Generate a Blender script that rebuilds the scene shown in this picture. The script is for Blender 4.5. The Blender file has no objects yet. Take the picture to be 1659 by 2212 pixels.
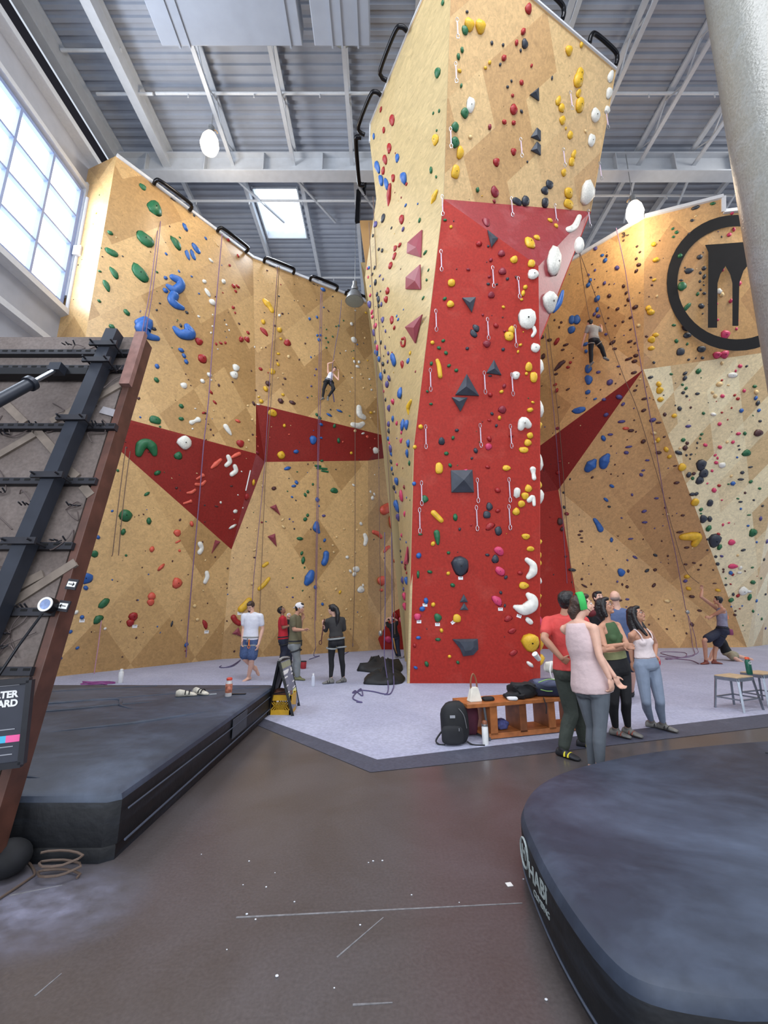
import bpy, bmesh, math, random
from mathutils import Vector, Matrix, noise
from mathutils.bvhtree import BVHTree

S = bpy.context.scene
COL = S.collection
random.seed(7)

# ---------------------------------------------------------------- camera
CAMZ, FPX, CX, CY = 1.6, 920.0, 829.5, 1106.0
PT = math.atan(204.0 / 920.0)
CP, SP = math.cos(PT), math.sin(PT)
CAM = Vector((0, 0, CAMZ))
cam = bpy.data.cameras.new('camera')
cam.sensor_fit = 'VERTICAL'
cam.sensor_height = 36.0
cam.lens = 36.0 * FPX / 2212.0
cam.clip_start = 0.05
cam_o = bpy.data.objects.new('camera', cam)
COL.objects.link(cam_o)
cam_o.location = CAM
cam_o.rotation_euler = (math.pi / 2 + PT, 0, 0)
S.camera = cam_o

# ---------------------------------------------------------------- exposure, world, lights
S.view_settings.view_transform = 'Standard'
S.view_settings.look = 'None'
S.view_settings.gamma = 1.0
S.view_settings.use_curve_mapping = False
S.view_settings.exposure = 0.0
S.cycles.max_bounces = 6
S.cycles.diffuse_bounces = 4
S.cycles.sample_clamp_indirect = 6.0

W = bpy.data.worlds.new('world')
S.world = W
W.use_nodes = True
W.node_tree.nodes['Background'].inputs[0].default_value = (0.80, 0.88, 1.0, 1)
W.node_tree.nodes['Background'].inputs[1].default_value = 0.88


def area(name, loc, rot, sx, sy, power, color):
    l = bpy.data.lights.new(name, 'AREA')
    l.shape = 'RECTANGLE'
    l.size, l.size_y, l.energy, l.color = sx, sy, power, color
    o = bpy.data.objects.new(name, l)
    COL.objects.link(o)
    o.location = loc
    o.rotation_euler = rot
    return o


# daylight entering by the big window in the left wall and by the skylight in the roof
area('window_daylight', (-8.75, 5.5, 11.7), (0, -math.pi / 2, 0), 3.6, 9.0, 720, (0.84, 0.92, 1.0))
area('skylight_daylight', (-4.2, 14.2, 16.6), (0, 0, 0), 1.5, 2.0, 260, (0.84, 0.92, 1.0))
area('overhead_area_light', (2.0, 1.5, 16.9), (0.25, 0, 0), 7.0, 5.0, 1500, (0.95, 0.97, 1.0))  # large area light overhead, out of view
area('front_fill_light', (0.0, -7.0, 5.0), (math.radians(97), 0, 0), 14.0, 5.0, 1150, (0.88, 0.93, 1.0))  # added fill from behind the camera, brightens the lower walls and people


area('right_fill_light', (15.5, 9.5, 15.6), (math.radians(35), math.radians(10), 0), 4.0, 3.0, 900, (1.0, 0.97, 0.92))  # added fill out of view, brightens the pale wall at the far right


def ray(x, y):
    u, v = (x - CX) / FPX, (CY - y) / FPX
    return Vector((u, CP - v * SP, SP + v * CP))


def P(x, y, Y):
    d = ray(x, y)
    return CAM + d * (Y / d.y)


def G(x, y, z=0.0):
    d = ray(x, y)
    return CAM + d * ((z - CAMZ) / d.z)


def Zp(x, y, z):
    return G(x, y, z)


def onplane(x, y, a, b, c, off=0.0):
    n = (b - a).cross(c - a).normalized()
    if n.dot(CAM - a) < 0:
        n = -n
    d = ray(x, y)
    t = (a + n * off - CAM).dot(n) / d.dot(n)
    return CAM + d * t


def zoomer(x0, y0, s):
    return lambda x, y: (x0 + x / s, y0 + y / s)


# ---------------------------------------------------------------- materials
MATS = {}


def nodes_of(m):
    m.use_nodes = True
    nt = m.node_tree
    return nt, nt.nodes, nt.links, nt.nodes['Principled BSDF']


def lin(c):
    return tuple(((v / 255) / 12.92 if v / 255 < 0.04045 else ((v / 255 + 0.055) / 1.055) ** 2.4) for v in c) + (1,)


def mat(name, rgb, rough=0.6, metal=0.0, spec=0.5, var=0.12, scale=14.0, bump=0.0, emit=0.0, alpha=1.0, trans=0.0):
    """rgb: sRGB 0-255; a light noise variation keeps every material procedural"""
    if name in MATS:
        return MATS[name]
    m = bpy.data.materials.new(name)
    nt, N, L, b = nodes_of(m)
    c = lin(rgb)
    b.inputs['Roughness'].default_value = rough
    b.inputs['Metallic'].default_value = metal
    b.inputs['Specular IOR Level'].default_value = spec
    if var > 0 or bump > 0:
        tc = N.new('ShaderNodeTexCoord')
        nz = N.new('ShaderNodeTexNoise')
        nz.inputs['Scale'].default_value = scale
        nz.inputs['Detail'].default_value = 4
        L.new(tc.outputs['Object'], nz.inputs['Vector'])
        mr = N.new('ShaderNodeMapRange')
        mr.inputs['From Min'].default_value = 0.3
        mr.inputs['From Max'].default_value = 0.7
        mr.inputs['To Min'].default_value = 1 - var
        mr.inputs['To Max'].default_value = 1 + var
        L.new(nz.outputs['Fac'], mr.inputs['Value'])
        mx = N.new('ShaderNodeVectorMath')
        mx.operation = 'SCALE'
        mx.inputs[0].default_value = c[:3]
        L.new(mr.outputs[0], mx.inputs['Scale'])
        L.new(mx.outputs[0], b.inputs['Base Color'])
        if bump > 0:
            bp = N.new('ShaderNodeBump')
            bp.inputs['Strength'].default_value = bump
            bp.inputs['Distance'].default_value = 0.02
            L.new(nz.outputs['Fac'], bp.inputs['Height'])
            L.new(bp.outputs[0], b.inputs['Normal'])
    else:
        b.inputs['Base Color'].default_value = c
    if emit > 0:
        b.inputs['Emission Color'].default_value = c
        b.inputs['Emission Strength'].default_value = emit
    if alpha < 1:
        b.inputs['Alpha'].default_value = alpha
    if trans > 0:
        b.inputs['Transmission Weight'].default_value = trans
    MATS[name] = m
    return m


def math_node(N, L, op, a, b=None, c=None):
    n = N.new('ShaderNodeMath')
    n.operation = op
    for i, v in enumerate((a, b, c)):
        if v is None:
            continue
        if isinstance(v, (int, float)):
            n.inputs[i].default_value = v
        else:
            L.new(v, n.inputs[i])
    return n.outputs[0]


def mix_col(N, L, fac, a, b, mode='MIX'):
    n = N.new('ShaderNodeMix')
    n.data_type = 'RGBA'
    n.blend_type = mode
    for sock, v in ((n.inputs[0], fac), (n.inputs[6], a), (n.inputs[7], b)):
        if isinstance(v, (int, float)):
            sock.default_value = v
        elif isinstance(v, tuple):
            sock.default_value = v
        else:
            L.new(v, sock)
    return n.outputs[2]


def wood_mat(name, ca, cb, du, dv, rough=0.36, su=0.0, sv=0.0, contrast=1.0, grain=(1, 1)):
    """varnished plywood climbing panels with a diamond pattern of paler and darker sheets"""
    m = bpy.data.materials.new(name)
    nt, N, L, b = nodes_of(m)
    uv = N.new('ShaderNodeUVMap')
    uv.uv_map = 'uv'
    sp = N.new('ShaderNodeSeparateXYZ')
    L.new(uv.outputs[0], sp.inputs[0])
    u, v = sp.outputs[0], sp.outputs[1]
    au = math_node(N, L, 'DIVIDE', math_node(N, L, 'ADD', u, su), du)
    av = math_node(N, L, 'DIVIDE', math_node(N, L, 'ADD', v, sv), dv)
    fa = math_node(N, L, 'FLOOR', math_node(N, L, 'ADD', au, av))
    fb = math_node(N, L, 'FLOOR', math_node(N, L, 'SUBTRACT', au, av))
    cmb = N.new('ShaderNodeCombineXYZ')
    L.new(fa, cmb.inputs[0])
    L.new(fb, cmb.inputs[1])
    wn = N.new('ShaderNodeTexWhiteNoise')
    wn.noise_dimensions = '3D'
    L.new(cmb.outputs[0], wn.inputs['Vector'])
    rp = N.new('ShaderNodeValToRGB')
    rp.color_ramp.interpolation = 'CONSTANT'
    e = rp.color_ramp.elements
    e[0].position, e[0].color = 0.0, (0, 0, 0, 1)
    e[1].position, e[1].color = 0.42, (0.35, 0.35, 0.35, 1)
    k = e.new(0.70)
    k.color = (1, 1, 1, 1)
    L.new(wn.outputs['Value'], rp.inputs[0])
    f = math_node(N, L, 'MULTIPLY', rp.outputs[0], contrast)
    base = mix_col(N, L, f, lin(ca), lin(cb))
    mp = N.new('ShaderNodeMapping')
    mp.inputs['Scale'].default_value = (grain[0], grain[1], 1)
    L.new(uv.outputs[0], mp.inputs[0])
    n1 = N.new('ShaderNodeTexNoise')
    n1.inputs['Scale'].default_value = 9.0
    n1.inputs['Detail'].default_value = 8
    n1.inputs['Roughness'].default_value = 0.75
    n1.inputs['Distortion'].default_value = 1.2
    L.new(mp.outputs[0], n1.inputs['Vector'])
    n2 = N.new('ShaderNodeTexNoise')
    n2.inputs['Scale'].default_value = 0.7
    L.new(uv.outputs[0], n2.inputs['Vector'])
    k1 = N.new('ShaderNodeMapRange')
    k1.inputs['From Min'].default_value = 0.3
    k1.inputs['From Max'].default_value = 0.7
    k1.inputs['To Min'].default_value = 0.70
    k1.inputs['To Max'].default_value = 1.18
    L.new(n1.outputs['Fac'], k1.inputs['Value'])
    k2 = N.new('ShaderNodeMapRange')
    k2.inputs['To Min'].default_value = 0.86
    k2.inputs['To Max'].default_value = 1.14
    L.new(n2.outputs['Fac'], k2.inputs['Value'])
    kk = math_node(N, L, 'MULTIPLY', k1.outputs[0], k2.outputs[0])
    sc = N.new('ShaderNodeVectorMath')
    sc.operation = 'SCALE'
    L.new(base, sc.inputs[0])
    L.new(kk, sc.inputs['Scale'])
    vo = N.new('ShaderNodeTexVoronoi')
    vo.inputs['Scale'].default_value = 4.2
    vo.inputs['Randomness'].default_value = 0.75
    L.new(uv.outputs[0], vo.inputs['Vector'])
    dot = math_node(N, L, 'LESS_THAN', vo.outputs['Distance'], 0.055)
    dot = math_node(N, L, 'MULTIPLY', dot, 0.6)
    col = mix_col(N, L, dot, sc.outputs[0], (0.035, 0.02, 0.012, 1))
    L.new(col, b.inputs['Base Color'])
    b.inputs['Roughness'].default_value = rough
    b.inputs['Specular IOR Level'].default_value = 0.5
    bp = N.new('ShaderNodeBump')
    bp.inputs['Strength'].default_value = 0.10
    bp.inputs['Distance'].default_value = 0.02
    L.new(n2.outputs['Fac'], bp.inputs['Height'])
    L.new(bp.outputs[0], b.inputs['Normal'])
    MATS[name] = m
    return m


def dusty_mat(name, rgb, dust, rough=0.7, amount=0.5, scale=2.0, stretch=(1, 1, 1), spec=0.4, fine=40, bump=0.1, lo=0.52, hi=0.75):
    """a surface with chalk smudges on it"""
    m = bpy.data.materials.new(name)
    nt, N, L, b = nodes_of(m)
    tc = N.new('ShaderNodeTexCoord')
    mp = N.new('ShaderNodeMapping')
    mp.inputs['Scale'].default_value = stretch
    L.new(tc.outputs['Object'], mp.inputs[0])
    n1 = N.new('ShaderNodeTexNoise')
    n1.inputs['Scale'].default_value = scale
    n1.inputs['Detail'].default_value = 7
    n1.inputs['Roughness'].default_value = 0.62
    n1.inputs['Distortion'].default_value = 0.5
    L.new(mp.outputs[0], n1.inputs['Vector'])
    mr = N.new('ShaderNodeMapRange')
    mr.inputs['From Min'].default_value = lo
    mr.inputs['From Max'].default_value = hi
    mr.inputs['To Max'].default_value = amount
    L.new(n1.outputs['Fac'], mr.inputs['Value'])
    n2 = N.new('ShaderNodeTexNoise')
    n2.inputs['Scale'].default_value = fine
    n2.inputs['Detail'].default_value = 3
    L.new(tc.outputs['Object'], n2.inputs['Vector'])
    m2 = N.new('ShaderNodeMapRange')
    m2.inputs['From Min'].default_value = 0.3
    m2.inputs['From Max'].default_value = 0.7
    m2.inputs['To Min'].default_value = 0.86
    m2.inputs['To Max'].default_value = 1.14
    L.new(n2.outputs['Fac'], m2.inputs['Value'])
    c = mix_col(N, L, mr.outputs[0], lin(rgb), lin(dust))
    sc = N.new('ShaderNodeVectorMath')
    sc.operation = 'SCALE'
    L.new(c, sc.inputs[0])
    L.new(m2.outputs[0], sc.inputs['Scale'])
    L.new(sc.outputs[0], b.inputs['Base Color'])
    b.inputs['Roughness'].default_value = rough
    b.inputs['Specular IOR Level'].default_value = spec
    bp = N.new('ShaderNodeBump')
    bp.inputs['Strength'].default_value = bump
    bp.inputs['Distance'].default_value = 0.02
    L.new(n2.outputs['Fac'], bp.inputs['Height'])
    L.new(bp.outputs[0], b.inputs['Normal'])
    MATS[name] = m
    return m


# ---------------------------------------------------------------- object helpers
def new_obj(name, me, parent=None, m=None, smooth=False):
    o = bpy.data.objects.new(name, me)
    COL.objects.link(o)
    if m is not None:
        if isinstance(m, (list, tuple)):
            for q in m:
                me.materials.append(q)
        else:
            me.materials.append(m)
    if smooth:
        me.polygons.foreach_set('use_smooth', [True] * len(me.polygons))
    if parent is not None:
        o.parent = parent
    return o


def tag(o, label=None, cat=None, group=None, kind=None):
    if label: o['label'] = label
    if cat: o['category'] = cat
    if group: o['group'] = group
    if kind: o['kind'] = kind
    return o


def empty(name, loc=(0, 0, 0), rz=0.0, label=None, cat=None, group=None):
    o = bpy.data.objects.new(name, None)
    COL.objects.link(o)
    o.location = loc
    o.rotation_euler = (0, 0, rz)
    o.empty_display_size = 0.1
    bpy.context.view_layer.update()
    return tag(o, label, cat, group)


def settle(root):
    """meshes were modelled in world space: keep them there under a root placed at the base"""
    mi = Matrix.LocRotScale(root.location, root.rotation_euler, root.scale).inverted()
    for ch in root.children:
        if ch.matrix_parent_inverse == Matrix.Identity(4):
            ch.matrix_parent_inverse = mi


class MB:
    """collects shapes in one bmesh"""

    def __init__(s):
        s.bm = bmesh.new()

    def box(s, c, d, rot=None, bev=0.0):
        r = bmesh.ops.create_cube(s.bm, size=1.0)
        vs = r['verts']
        M = Matrix.Translation(Vector(c)) @ (rot.to_4x4() if rot is not None else Matrix.Identity(4)) @ Matrix.Diagonal((d[0], d[1], d[2], 1))
        bmesh.ops.transform(s.bm, matrix=M, verts=vs)
        if bev > 0:
            es = list({e for v in vs for e in v.link_edges})
            bmesh.ops.bevel(s.bm, geom=es, offset=bev, segments=2, affect='EDGES', profile=0.5)
        return s

    def cyl(s, a, b, r1, r2=None, n=12, caps=True):
        a, b = Vector(a), Vector(b)
        r2 = r1 if r2 is None else r2
        d = b - a
        L = d.length
        if L < 1e-6: return s
        r = bmesh.ops.create_cone(s.bm, cap_ends=caps, segments=n, radius1=r1, radius2=r2, depth=L)
        q = d.to_track_quat('Z', 'Y')
        M = Matrix.Translation((a + b) / 2) @ q.to_matrix().to_4x4()
        bmesh.ops.transform(s.bm, matrix=M, verts=r['verts'])
        return s

    def bar(s, a, b, w, h, up=(0, 0, 1)):
        a, b = Vector(a), Vector(b)
        d = (b - a)
        z = d.normalized()
        x = Vector(up).cross(z)
        if x.length < 1e-4: x = Vector((1, 0, 0)).cross(z)
        x.normalize()
        y = z.cross(x)
        R = Matrix((x, y, z)).transposed()
        return s.box((a + b) / 2, (w, h, d.length), R)

    def sph(s, c, r, sub=2, rot=None):
        q = bmesh.ops.create_icosphere(s.bm, subdivisions=sub, radius=1.0)
        rr = r if isinstance(r, (tuple, list)) else (r, r, r)
        M = Matrix.Translation(Vector(c)) @ (rot.to_4x4() if rot is not None else Matrix.Identity(4)) @ Matrix.Diagonal((rr[0], rr[1], rr[2], 1))
        bmesh.ops.transform(s.bm, matrix=M, verts=q['verts'])
        return s

    def poly(s, pts):
        vs = [s.bm.verts.new(p) for p in pts]
        return s.bm.faces.new(vs)

    def prism(s, pts, off):
        """closed slab from a planar polygon and an offset vector"""
        off = Vector(off)
        a = [s.bm.verts.new(Vector(p)) for p in pts]
        b = [s.bm.verts.new(Vector(p) + off) for p in pts]
        s.bm.faces.new(a)
        s.bm.faces.new(list(reversed(b)))
        n = len(a)
        for i in range(n):
            s.bm.faces.new((a[i], b[i], b[(i + 1) % n], a[(i + 1) % n]))
        return s

    def tube(s, pts, r, n=8, caps=True):
        pts = [Vector(p) for p in pts]
        rs = r if isinstance(r, (list, tuple)) else [r] * len(pts)
        rings = []
        prev = None
        for i, p in enumerate(pts):
            t = (pts[min(i + 1, len(pts) - 1)] - pts[max(i - 1, 0)])
            if t.length < 1e-9: t = Vector((0, 0, 1))
            t.normalize()
            if prev is None:
                x = t.orthogonal().normalized()
            else:
                x = (prev - t * prev.dot(t))
                x = x.normalized() if x.length > 1e-6 else t.orthogonal().normalized()
            prev = x
            y = t.cross(x)
            rings.append([s.bm.verts.new(p + (x * math.cos(a) + y * math.sin(a)) * rs[i]) for a in [2 * math.pi * k / n for k in range(n)]])
        for i in range(len(rings) - 1):
            for k in range(n):
                s.bm.faces.new((rings[i][k], rings[i][(k + 1) % n], rings[i + 1][(k + 1) % n], rings[i + 1][k]))
        if caps:
            s.bm.faces.new(list(reversed(rings[0])))
            s.bm.faces.new(rings[-1])
        return s

    def lathe(s, c, prof, n=20, R=None):
        """prof: list of (radius, z)"""
        c = Vector(c)
        R = R or Matrix.Identity(3)
        rings = []
        for r, z in prof:
            rings.append([s.bm.verts.new(c + R @ Vector((r * math.cos(a), r * math.sin(a), z))) for a in [2 * math.pi * k / n for k in range(n)]])
        for i in range(len(rings) - 1):
            for k in range(n):
                s.bm.faces.new((rings[i][k], rings[i][(k + 1) % n], rings[i + 1][(k + 1) % n], rings[i + 1][k]))
        s.bm.faces.new(list(reversed(rings[0])))
        s.bm.faces.new(rings[-1])
        return s

    def build(s, name, m, parent=None, smooth=False, norm=True, angle=None):
        me = bpy.data.meshes.new(name)
        if norm:
            bmesh.ops.recalc_face_normals(s.bm, faces=s.bm.faces)
        s.bm.to_mesh(me)
        s.bm.free()
        if smooth and angle:
            me.polygons.foreach_set('use_smooth', [True] * len(me.polygons))
            try:
                me.set_sharp_from_angle(angle=math.radians(angle))
            except Exception:
                pass
            return new_obj(name, me, parent, m)
        return new_obj(name, me, parent, m, smooth)


def smoothline(pts, sub=6):
    pts = [Vector(p) for p in pts]
    if len(pts) < 3: return pts
    out = []
    for i in range(len(pts) - 1):
        p0, p1, p2, p3 = pts[max(i - 1, 0)], pts[i], pts[i + 1], pts[min(i + 2, len(pts) - 1)]
        for k in range(sub):
            t = k / sub
            out.append(0.5 * ((2 * p1) + (-p0 + p2) * t + (2 * p0 - 5 * p1 + 4 * p2 - p3) * t * t + (-p0 + 3 * p1 - 3 * p2 + p3) * t ** 3))
    out.append(pts[-1])
    return out


def text_mesh(s, size, bold=0.0, extr=0.001):
    """filled letter outlines as a mesh (built-in font), origin centred"""
    cu = bpy.data.curves.new('txt', 'FONT')
    cu.body = s
    cu.size = size
    cu.align_x = 'CENTER'
    cu.align_y = 'CENTER'
    cu.extrude = extr
    cu.offset = bold
    o = bpy.data.objects.new('txt', cu)
    COL.objects.link(o)
    dg = bpy.context.evaluated_depsgraph_get()
    me = bpy.data.meshes.new_from_object(o.evaluated_get(dg))
    bpy.data.objects.remove(o)
    bpy.data.curves.remove(cu)
    return me


def frame_at(p, x, y):
    """matrix with local x,y axes along given vectors, z outwards"""
    x = x.normalized()
    z = x.cross(y).normalized()
    y = z.cross(x)
    M = Matrix((x, y, z)).transposed().to_4x4()
    M.translation = p
    return M
# ================================================================ STRUCTURE
HT = 14.6
WOODL = wood_mat('plywood_left', (210, 172, 118), (182, 144, 94), 1.75, 2.3, su=0.6, sv=1.0)
WOODP = wood_mat('plywood_pillar_side', (196, 174, 128), (190, 166, 118), 2.6, 3.4, contrast=0.4, grain=(0.4, 1.2))
WOODT = wood_mat('plywood_pillar_top', (222, 188, 136), (202, 162, 112), 1.3, 1.5, su=0.3, sv=0.4)
WOODR = wood_mat('plywood_right', (212, 168, 112), (190, 146, 96), 2.1, 2.6, su=0.2)
WOODB = wood_mat('plywood_pale_lit', (242, 226, 184), (216, 186, 138), 0.95, 2.0)  # pale sheets; this wall's lamplight is also raised into their colour
REDF = dusty_mat('red_paint', (162, 40, 28), (188, 92, 78), rough=0.6, spec=0.3, amount=0.38, scale=1.6, lo=0.55, hi=0.85, fine=22)
REDD = dusty_mat('red_paint_shaded', (134, 34, 28), (148, 56, 48), rough=0.6, spec=0.3, amount=0.3, scale=1.2, fine=22)  # same red darkened: shade of the down-facing roofs put into the colour
REDM = dusty_mat('maroon_paint', (148, 56, 60), (186, 116, 120), rough=0.42, amount=0.5, scale=1.5, lo=0.5, hi=0.85, fine=20)
WHITEP = mat('white_paint', (206, 208, 212), 0.5, var=0.04)
WALLG = mat('grey_wall_paint', (168, 170, 178), 0.7, var=0.05, scale=3)
STEELW = mat('painted_steel', (186, 190, 196), 0.45, var=0.05, scale=5)
DECKM = mat('corrugated_deck', (150, 156, 168), 0.55, var=0.06, scale=2)
DARKGAP = mat('dark_recess', (22, 22, 36), 0.8, var=0.1)
BLACKM = mat('black_steel', (26, 27, 32), 0.35, metal=0.6, var=0.1)
PANE = mat('daylight_pane', (236, 244, 255), 0.2, var=0.0, emit=4.5)
SKYL = mat('skylight_pane', (225, 240, 255), 0.2, var=0.0, emit=3.0)
FRAMEB = mat('window_frame_paint', (140, 156, 196), 0.45, var=0.05)

TRIS_V, TRIS_F = [], []          # climbing surfaces, for seating the holds
FACE_TAG = []


def facet_obj(name, polys, m, tdir, parent=None, thick=0.05, ftag='', kind='structure', smooth=False):
    """polys: lists of world points -> one mesh with uv in metres and thickness"""
    tdir = Vector(tdir).normalized()
    bm = bmesh.new()
    cache = {}

    def V(p):
        k = (round(p.x, 4), round(p.y, 4), round(p.z, 4))
        if k not in cache:
            cache[k] = bm.verts.new(p)
        return cache[k]
    for pl in polys:
        vs = [V(Vector(p)) for p in pl]
        f = bm.faces.new(vs)
        f.normal_update()
        if f.normal.dot(CAM - f.calc_center_median()) < 0:
            f.normal_flip()
        i0 = len(TRIS_V)
        TRIS_V.extend([Vector(p) for p in pl])
    bmesh.ops.triangulate(bm, faces=bm.faces)
    for f in bm.faces:
        f.normal_update()
        i0 = len(TRIS_V)
        TRIS_V.extend([v.co.copy() for v in f.verts])
        TRIS_F.append((i0, i0 + 1, i0 + 2))
        FACE_TAG.append(ftag)
    # thickness on the far side
    ext = bmesh.ops.extrude_face_region(bm, geom=list(bm.faces))
    back = [g for g in ext['geom'] if isinstance(g, bmesh.types.BMVert)]
    ns = {v: Vector((0, 0, 0)) for v in back}
    for g in ext['geom']:
        if isinstance(g, bmesh.types.BMFace):
            g.normal_update()
            for v in g.verts:
                ns[v] += g.normal
    for v in back:
        v.co -= ns[v].normalized() * thick
    uvl = bm.loops.layers.uv.new('uv')
    for f in bm.faces:
        for l in f.loops:
            l[uvl].uv = (l.vert.co.dot(tdir), l.vert.co.z)
    bmesh.ops.recalc_face_normals(bm, faces=bm.faces)
    me = bpy.data.meshes.new(name)
    bm.to_mesh(me)
    bm.free()
    o = new_obj(name, me, parent, m, smooth)
    if smooth:
        me.set_sharp_from_angle(angle=math.radians(50))
    if kind and parent is None:
        o['kind'] = kind
    return o


# ---------------------------------------------------------------- floor
CONC = dusty_mat('polished_concrete', (78, 72, 71), (104, 101, 106), rough=0.28, amount=0.55, scale=0.9, spec=0.55, fine=60, bump=0.03, lo=0.35, hi=0.8)
MATG = dusty_mat('grey_gym_flooring', (160, 162, 184), (178, 180, 200), rough=0.75, amount=0.8, scale=0.8, lo=0.4, hi=0.7, fine=30, bump=0.05)
EDGEM = dusty_mat('dark_edging', (72, 74, 88), (96, 98, 112), rough=0.6, amount=0.5, scale=3, fine=30)
b = MB()
b.box((5, 10, -0.05), (44, 34, 0.1))
fl = b.build('floor', CONC)
fl['kind'] = 'structure'
inner = [G(575, 1548), G(815, 1645), G(1020, 1620), G(1659, 1545)]
outer = [G(556, 1562), G(800, 1669), G(1020, 1646), G(1659, 1571)]
inner[0] = Vector((-1.80, 6.72, 0)); outer[0] = Vector((-1.80, 6.42, 0))
b = MB()
far = [Vector((22, 7.6, 0)), Vector((22, 24, 0)), Vector((-9, 24, 0)), Vector((-9, 7.3, 0)), Vector((-1.80, 7.3, 0))]
pts = [inner[0], inner[1], inner[2], inner[3]] + far
b.prism([Vector((p.x, p.y, 0.018)) for p in pts], (0, 0, -0.018))
o = b.build('floor_matting', MATG); o['kind'] = 'structure'
b = MB()
for i in range(3):
    q = [inner[i], inner[i + 1], outer[i + 1], outer[i]]
    b.bm.faces.new([b.bm.verts.new(Vector((p.x, p.y, z))) for p, z in zip(q, (0.019, 0.019, 0.004, 0.004))])
q = [inner[3], Vector((22, 7.6, 0)), Vector((22, 7.2, 0)), outer[3]]
b.bm.faces.new([b.bm.verts.new(Vector((p.x, p.y, z))) for p, z in zip(q, (0.019, 0.019, 0.004, 0.004))])
o = b.build('trim_floor_edging', EDGEM); o['kind'] = 'structure'

# ---------------------------------------------------------------- climbing walls at the back left
pa, pb, pc, pd = Vector((-7.9, 10, 0)), Vector((-5.0, 13.75, 0)), Vector((-0.58, 16.3, 0)), Vector((1.4, 18.2, 0))
UPV = Vector((0, 0, 5))


def L1(x, y, off=0.0): return onplane(x, y, pa, pb, pa + UPV, off)
def L2(x, y, off=0.0): return onplane(x, y, pb, pc, pb + UPV, off)
def L3(x, y, off=0.0): return onplane(x, y, pc, pd, pc + UPV, off)


def gz(p, z=0.0): return Vector((p.x, p.y, z))


tl = Vector((-7.9, 10, HT)); tb = gz(pb, HT); tc_ = gz(pc, HT); td = gz(pd, HT)
# lower wall sits on the plan line, the red roofs lean out to an upper wall that stands 0.35 m forward
e1 = L2(553, 872, 0.38); e2 = L2(553, 980, 0.42)
zc = L1(178, 885).z; l1 = Vector((-7.9, 10.0, zc + 0.06)); l2 = Vector((-7.9, 10.0, zc - 0.06))
q1 = L1(500, 1187, 0.0); q2 = L2(572, 998, 0.02)
u2r = L2(835, 942, 0.30)
u3r = L3(880, 958, 0.25)
v2r = L2(795, 995, 0.0)
v3r = L3(905, 979, 0.0)
TD = (pb - pa).normalized()
T2 = (pc - pb).normalized()
wl = facet_obj('wall_back_left', [
    [tl, tb, e1, e2, l1],
], WOODL, (0.78, 0.62, 0), ftag='L')
facet_obj('plywood_panel', [[tb, tc_, u2r, e1]], WOODL, (0.87, 0.5, 0), parent=wl, ftag='L')
facet_obj('plywood_panel', [[tc_, td, u3r, u2r]], WOODL, (0.8, 0.6, 0), parent=wl, ftag='L')
facet_obj('plywood_panel', [[l2, q1, pb, Vector((-7.9, 10, 0))]], WOODL, (0.7, 0.72, 0), parent=wl, ftag='L')
facet_obj('plywood_panel', [[q2, v2r, pc, pb, q1]], WOODL, (0.87, 0.5, 0), parent=wl, ftag='L')
facet_obj('plywood_panel', [[v2r, v3r, pd, pc]], WOODL, (0.8, 0.6, 0), parent=wl, ftag='L')
facet_obj('red_panel', [[l1, e2, q1, l2]], REDD, TD, parent=wl, ftag='L')
facet_obj('red_panel', [[e2, q2, q1]], REDM, T2, parent=wl, ftag='L')
facet_obj('red_panel', [[e1, u2r, v2r, q2, e2]], REDD, T2, parent=wl, ftag='L')
facet_obj('red_panel', [[u2r, u3r, v3r, v2r]], REDD, T2, parent=wl, ftag='L')
facet_obj('red_volume', [[G(803, 1404), P(851, 1322, 16.3), P(890, 1300, 15.2), G(893, 1404)]], REDF, T2, parent=wl, ftag='L')
# return panel between this wall and the window wall
ret = facet_obj('wall_corner_left', [[tl, gz(pa), Vector((-9.0, 10.4, 0)), Vector((-9.0, 10.4, HT))]], WOODL, (1, 0, 0), ftag='')

# ---------------------------------------------------------------- climbing walls at the back right
A1 = Zp(1150, 612, HT); B1 = Zp(1392, 468, HT); C1 = P(1390, 798, 13.5)
D1 = P(1150, 975, 16.0); E1 = P(1206, 1058, 16.6); F1 = P(1150, 1068, 16.6)
H1 = P(1245, 1290, 16.95); I1 = G(1251, 1403); J1 = Vector((4.6, I1.y, 0))
F1b = Vector((J1.x, 16.6, F1.z)); D1b = P(1120, 995, 16.3)
K1_ = G(1614, 1399); 
N1 = Zp(1562, 425, HT); N2 = P(1562, 458, 11.45); N3 = P(1720, 440, 11.2); N4 = P(1720, 752, 13.0)
O1 = G(1720, 1386)
TR = Vector((0.9, -0.4, 0))
wr = facet_obj('wall_back_right', [[A1, B1, C1, D1, D1b]], WOODR, (0.87, -0.5, 0), ftag='R')
facet_obj('plywood_panel', [[C1, K1_, I1, H1, E1]], WOODR, (0.99, 0.05, 0), parent=wr, ftag='R')
facet_obj('plywood_panel', [[B1, N1, N2, N3, N4, C1]], WOODR, (0.97, -0.2, 0), parent=wr, ftag='R')
facet_obj('plywood_panel', [[C1, N4, O1, K1_]], WOODB, (0.8, 0.45, 0), parent=wr, ftag='B')
facet_obj('red_panel', [[D1, C1, E1, F1]], REDD, TR, parent=wr, ftag='R')
facet_obj('red_panel', [[F1, E1, H1, I1, J1, F1b]], REDF, (1, 0, 0), parent=wr, ftag='R')

# ---------------------------------------------------------------- free-standing pillar
PIL = empty('climbing_pillar', (2.0, 11.0, 0), 0, 'towering wood and red climbing pillar in the middle of the hall', 'climbing pillar')
K0 = G(880, 1478); KR = G(1165, 1478)


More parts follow.
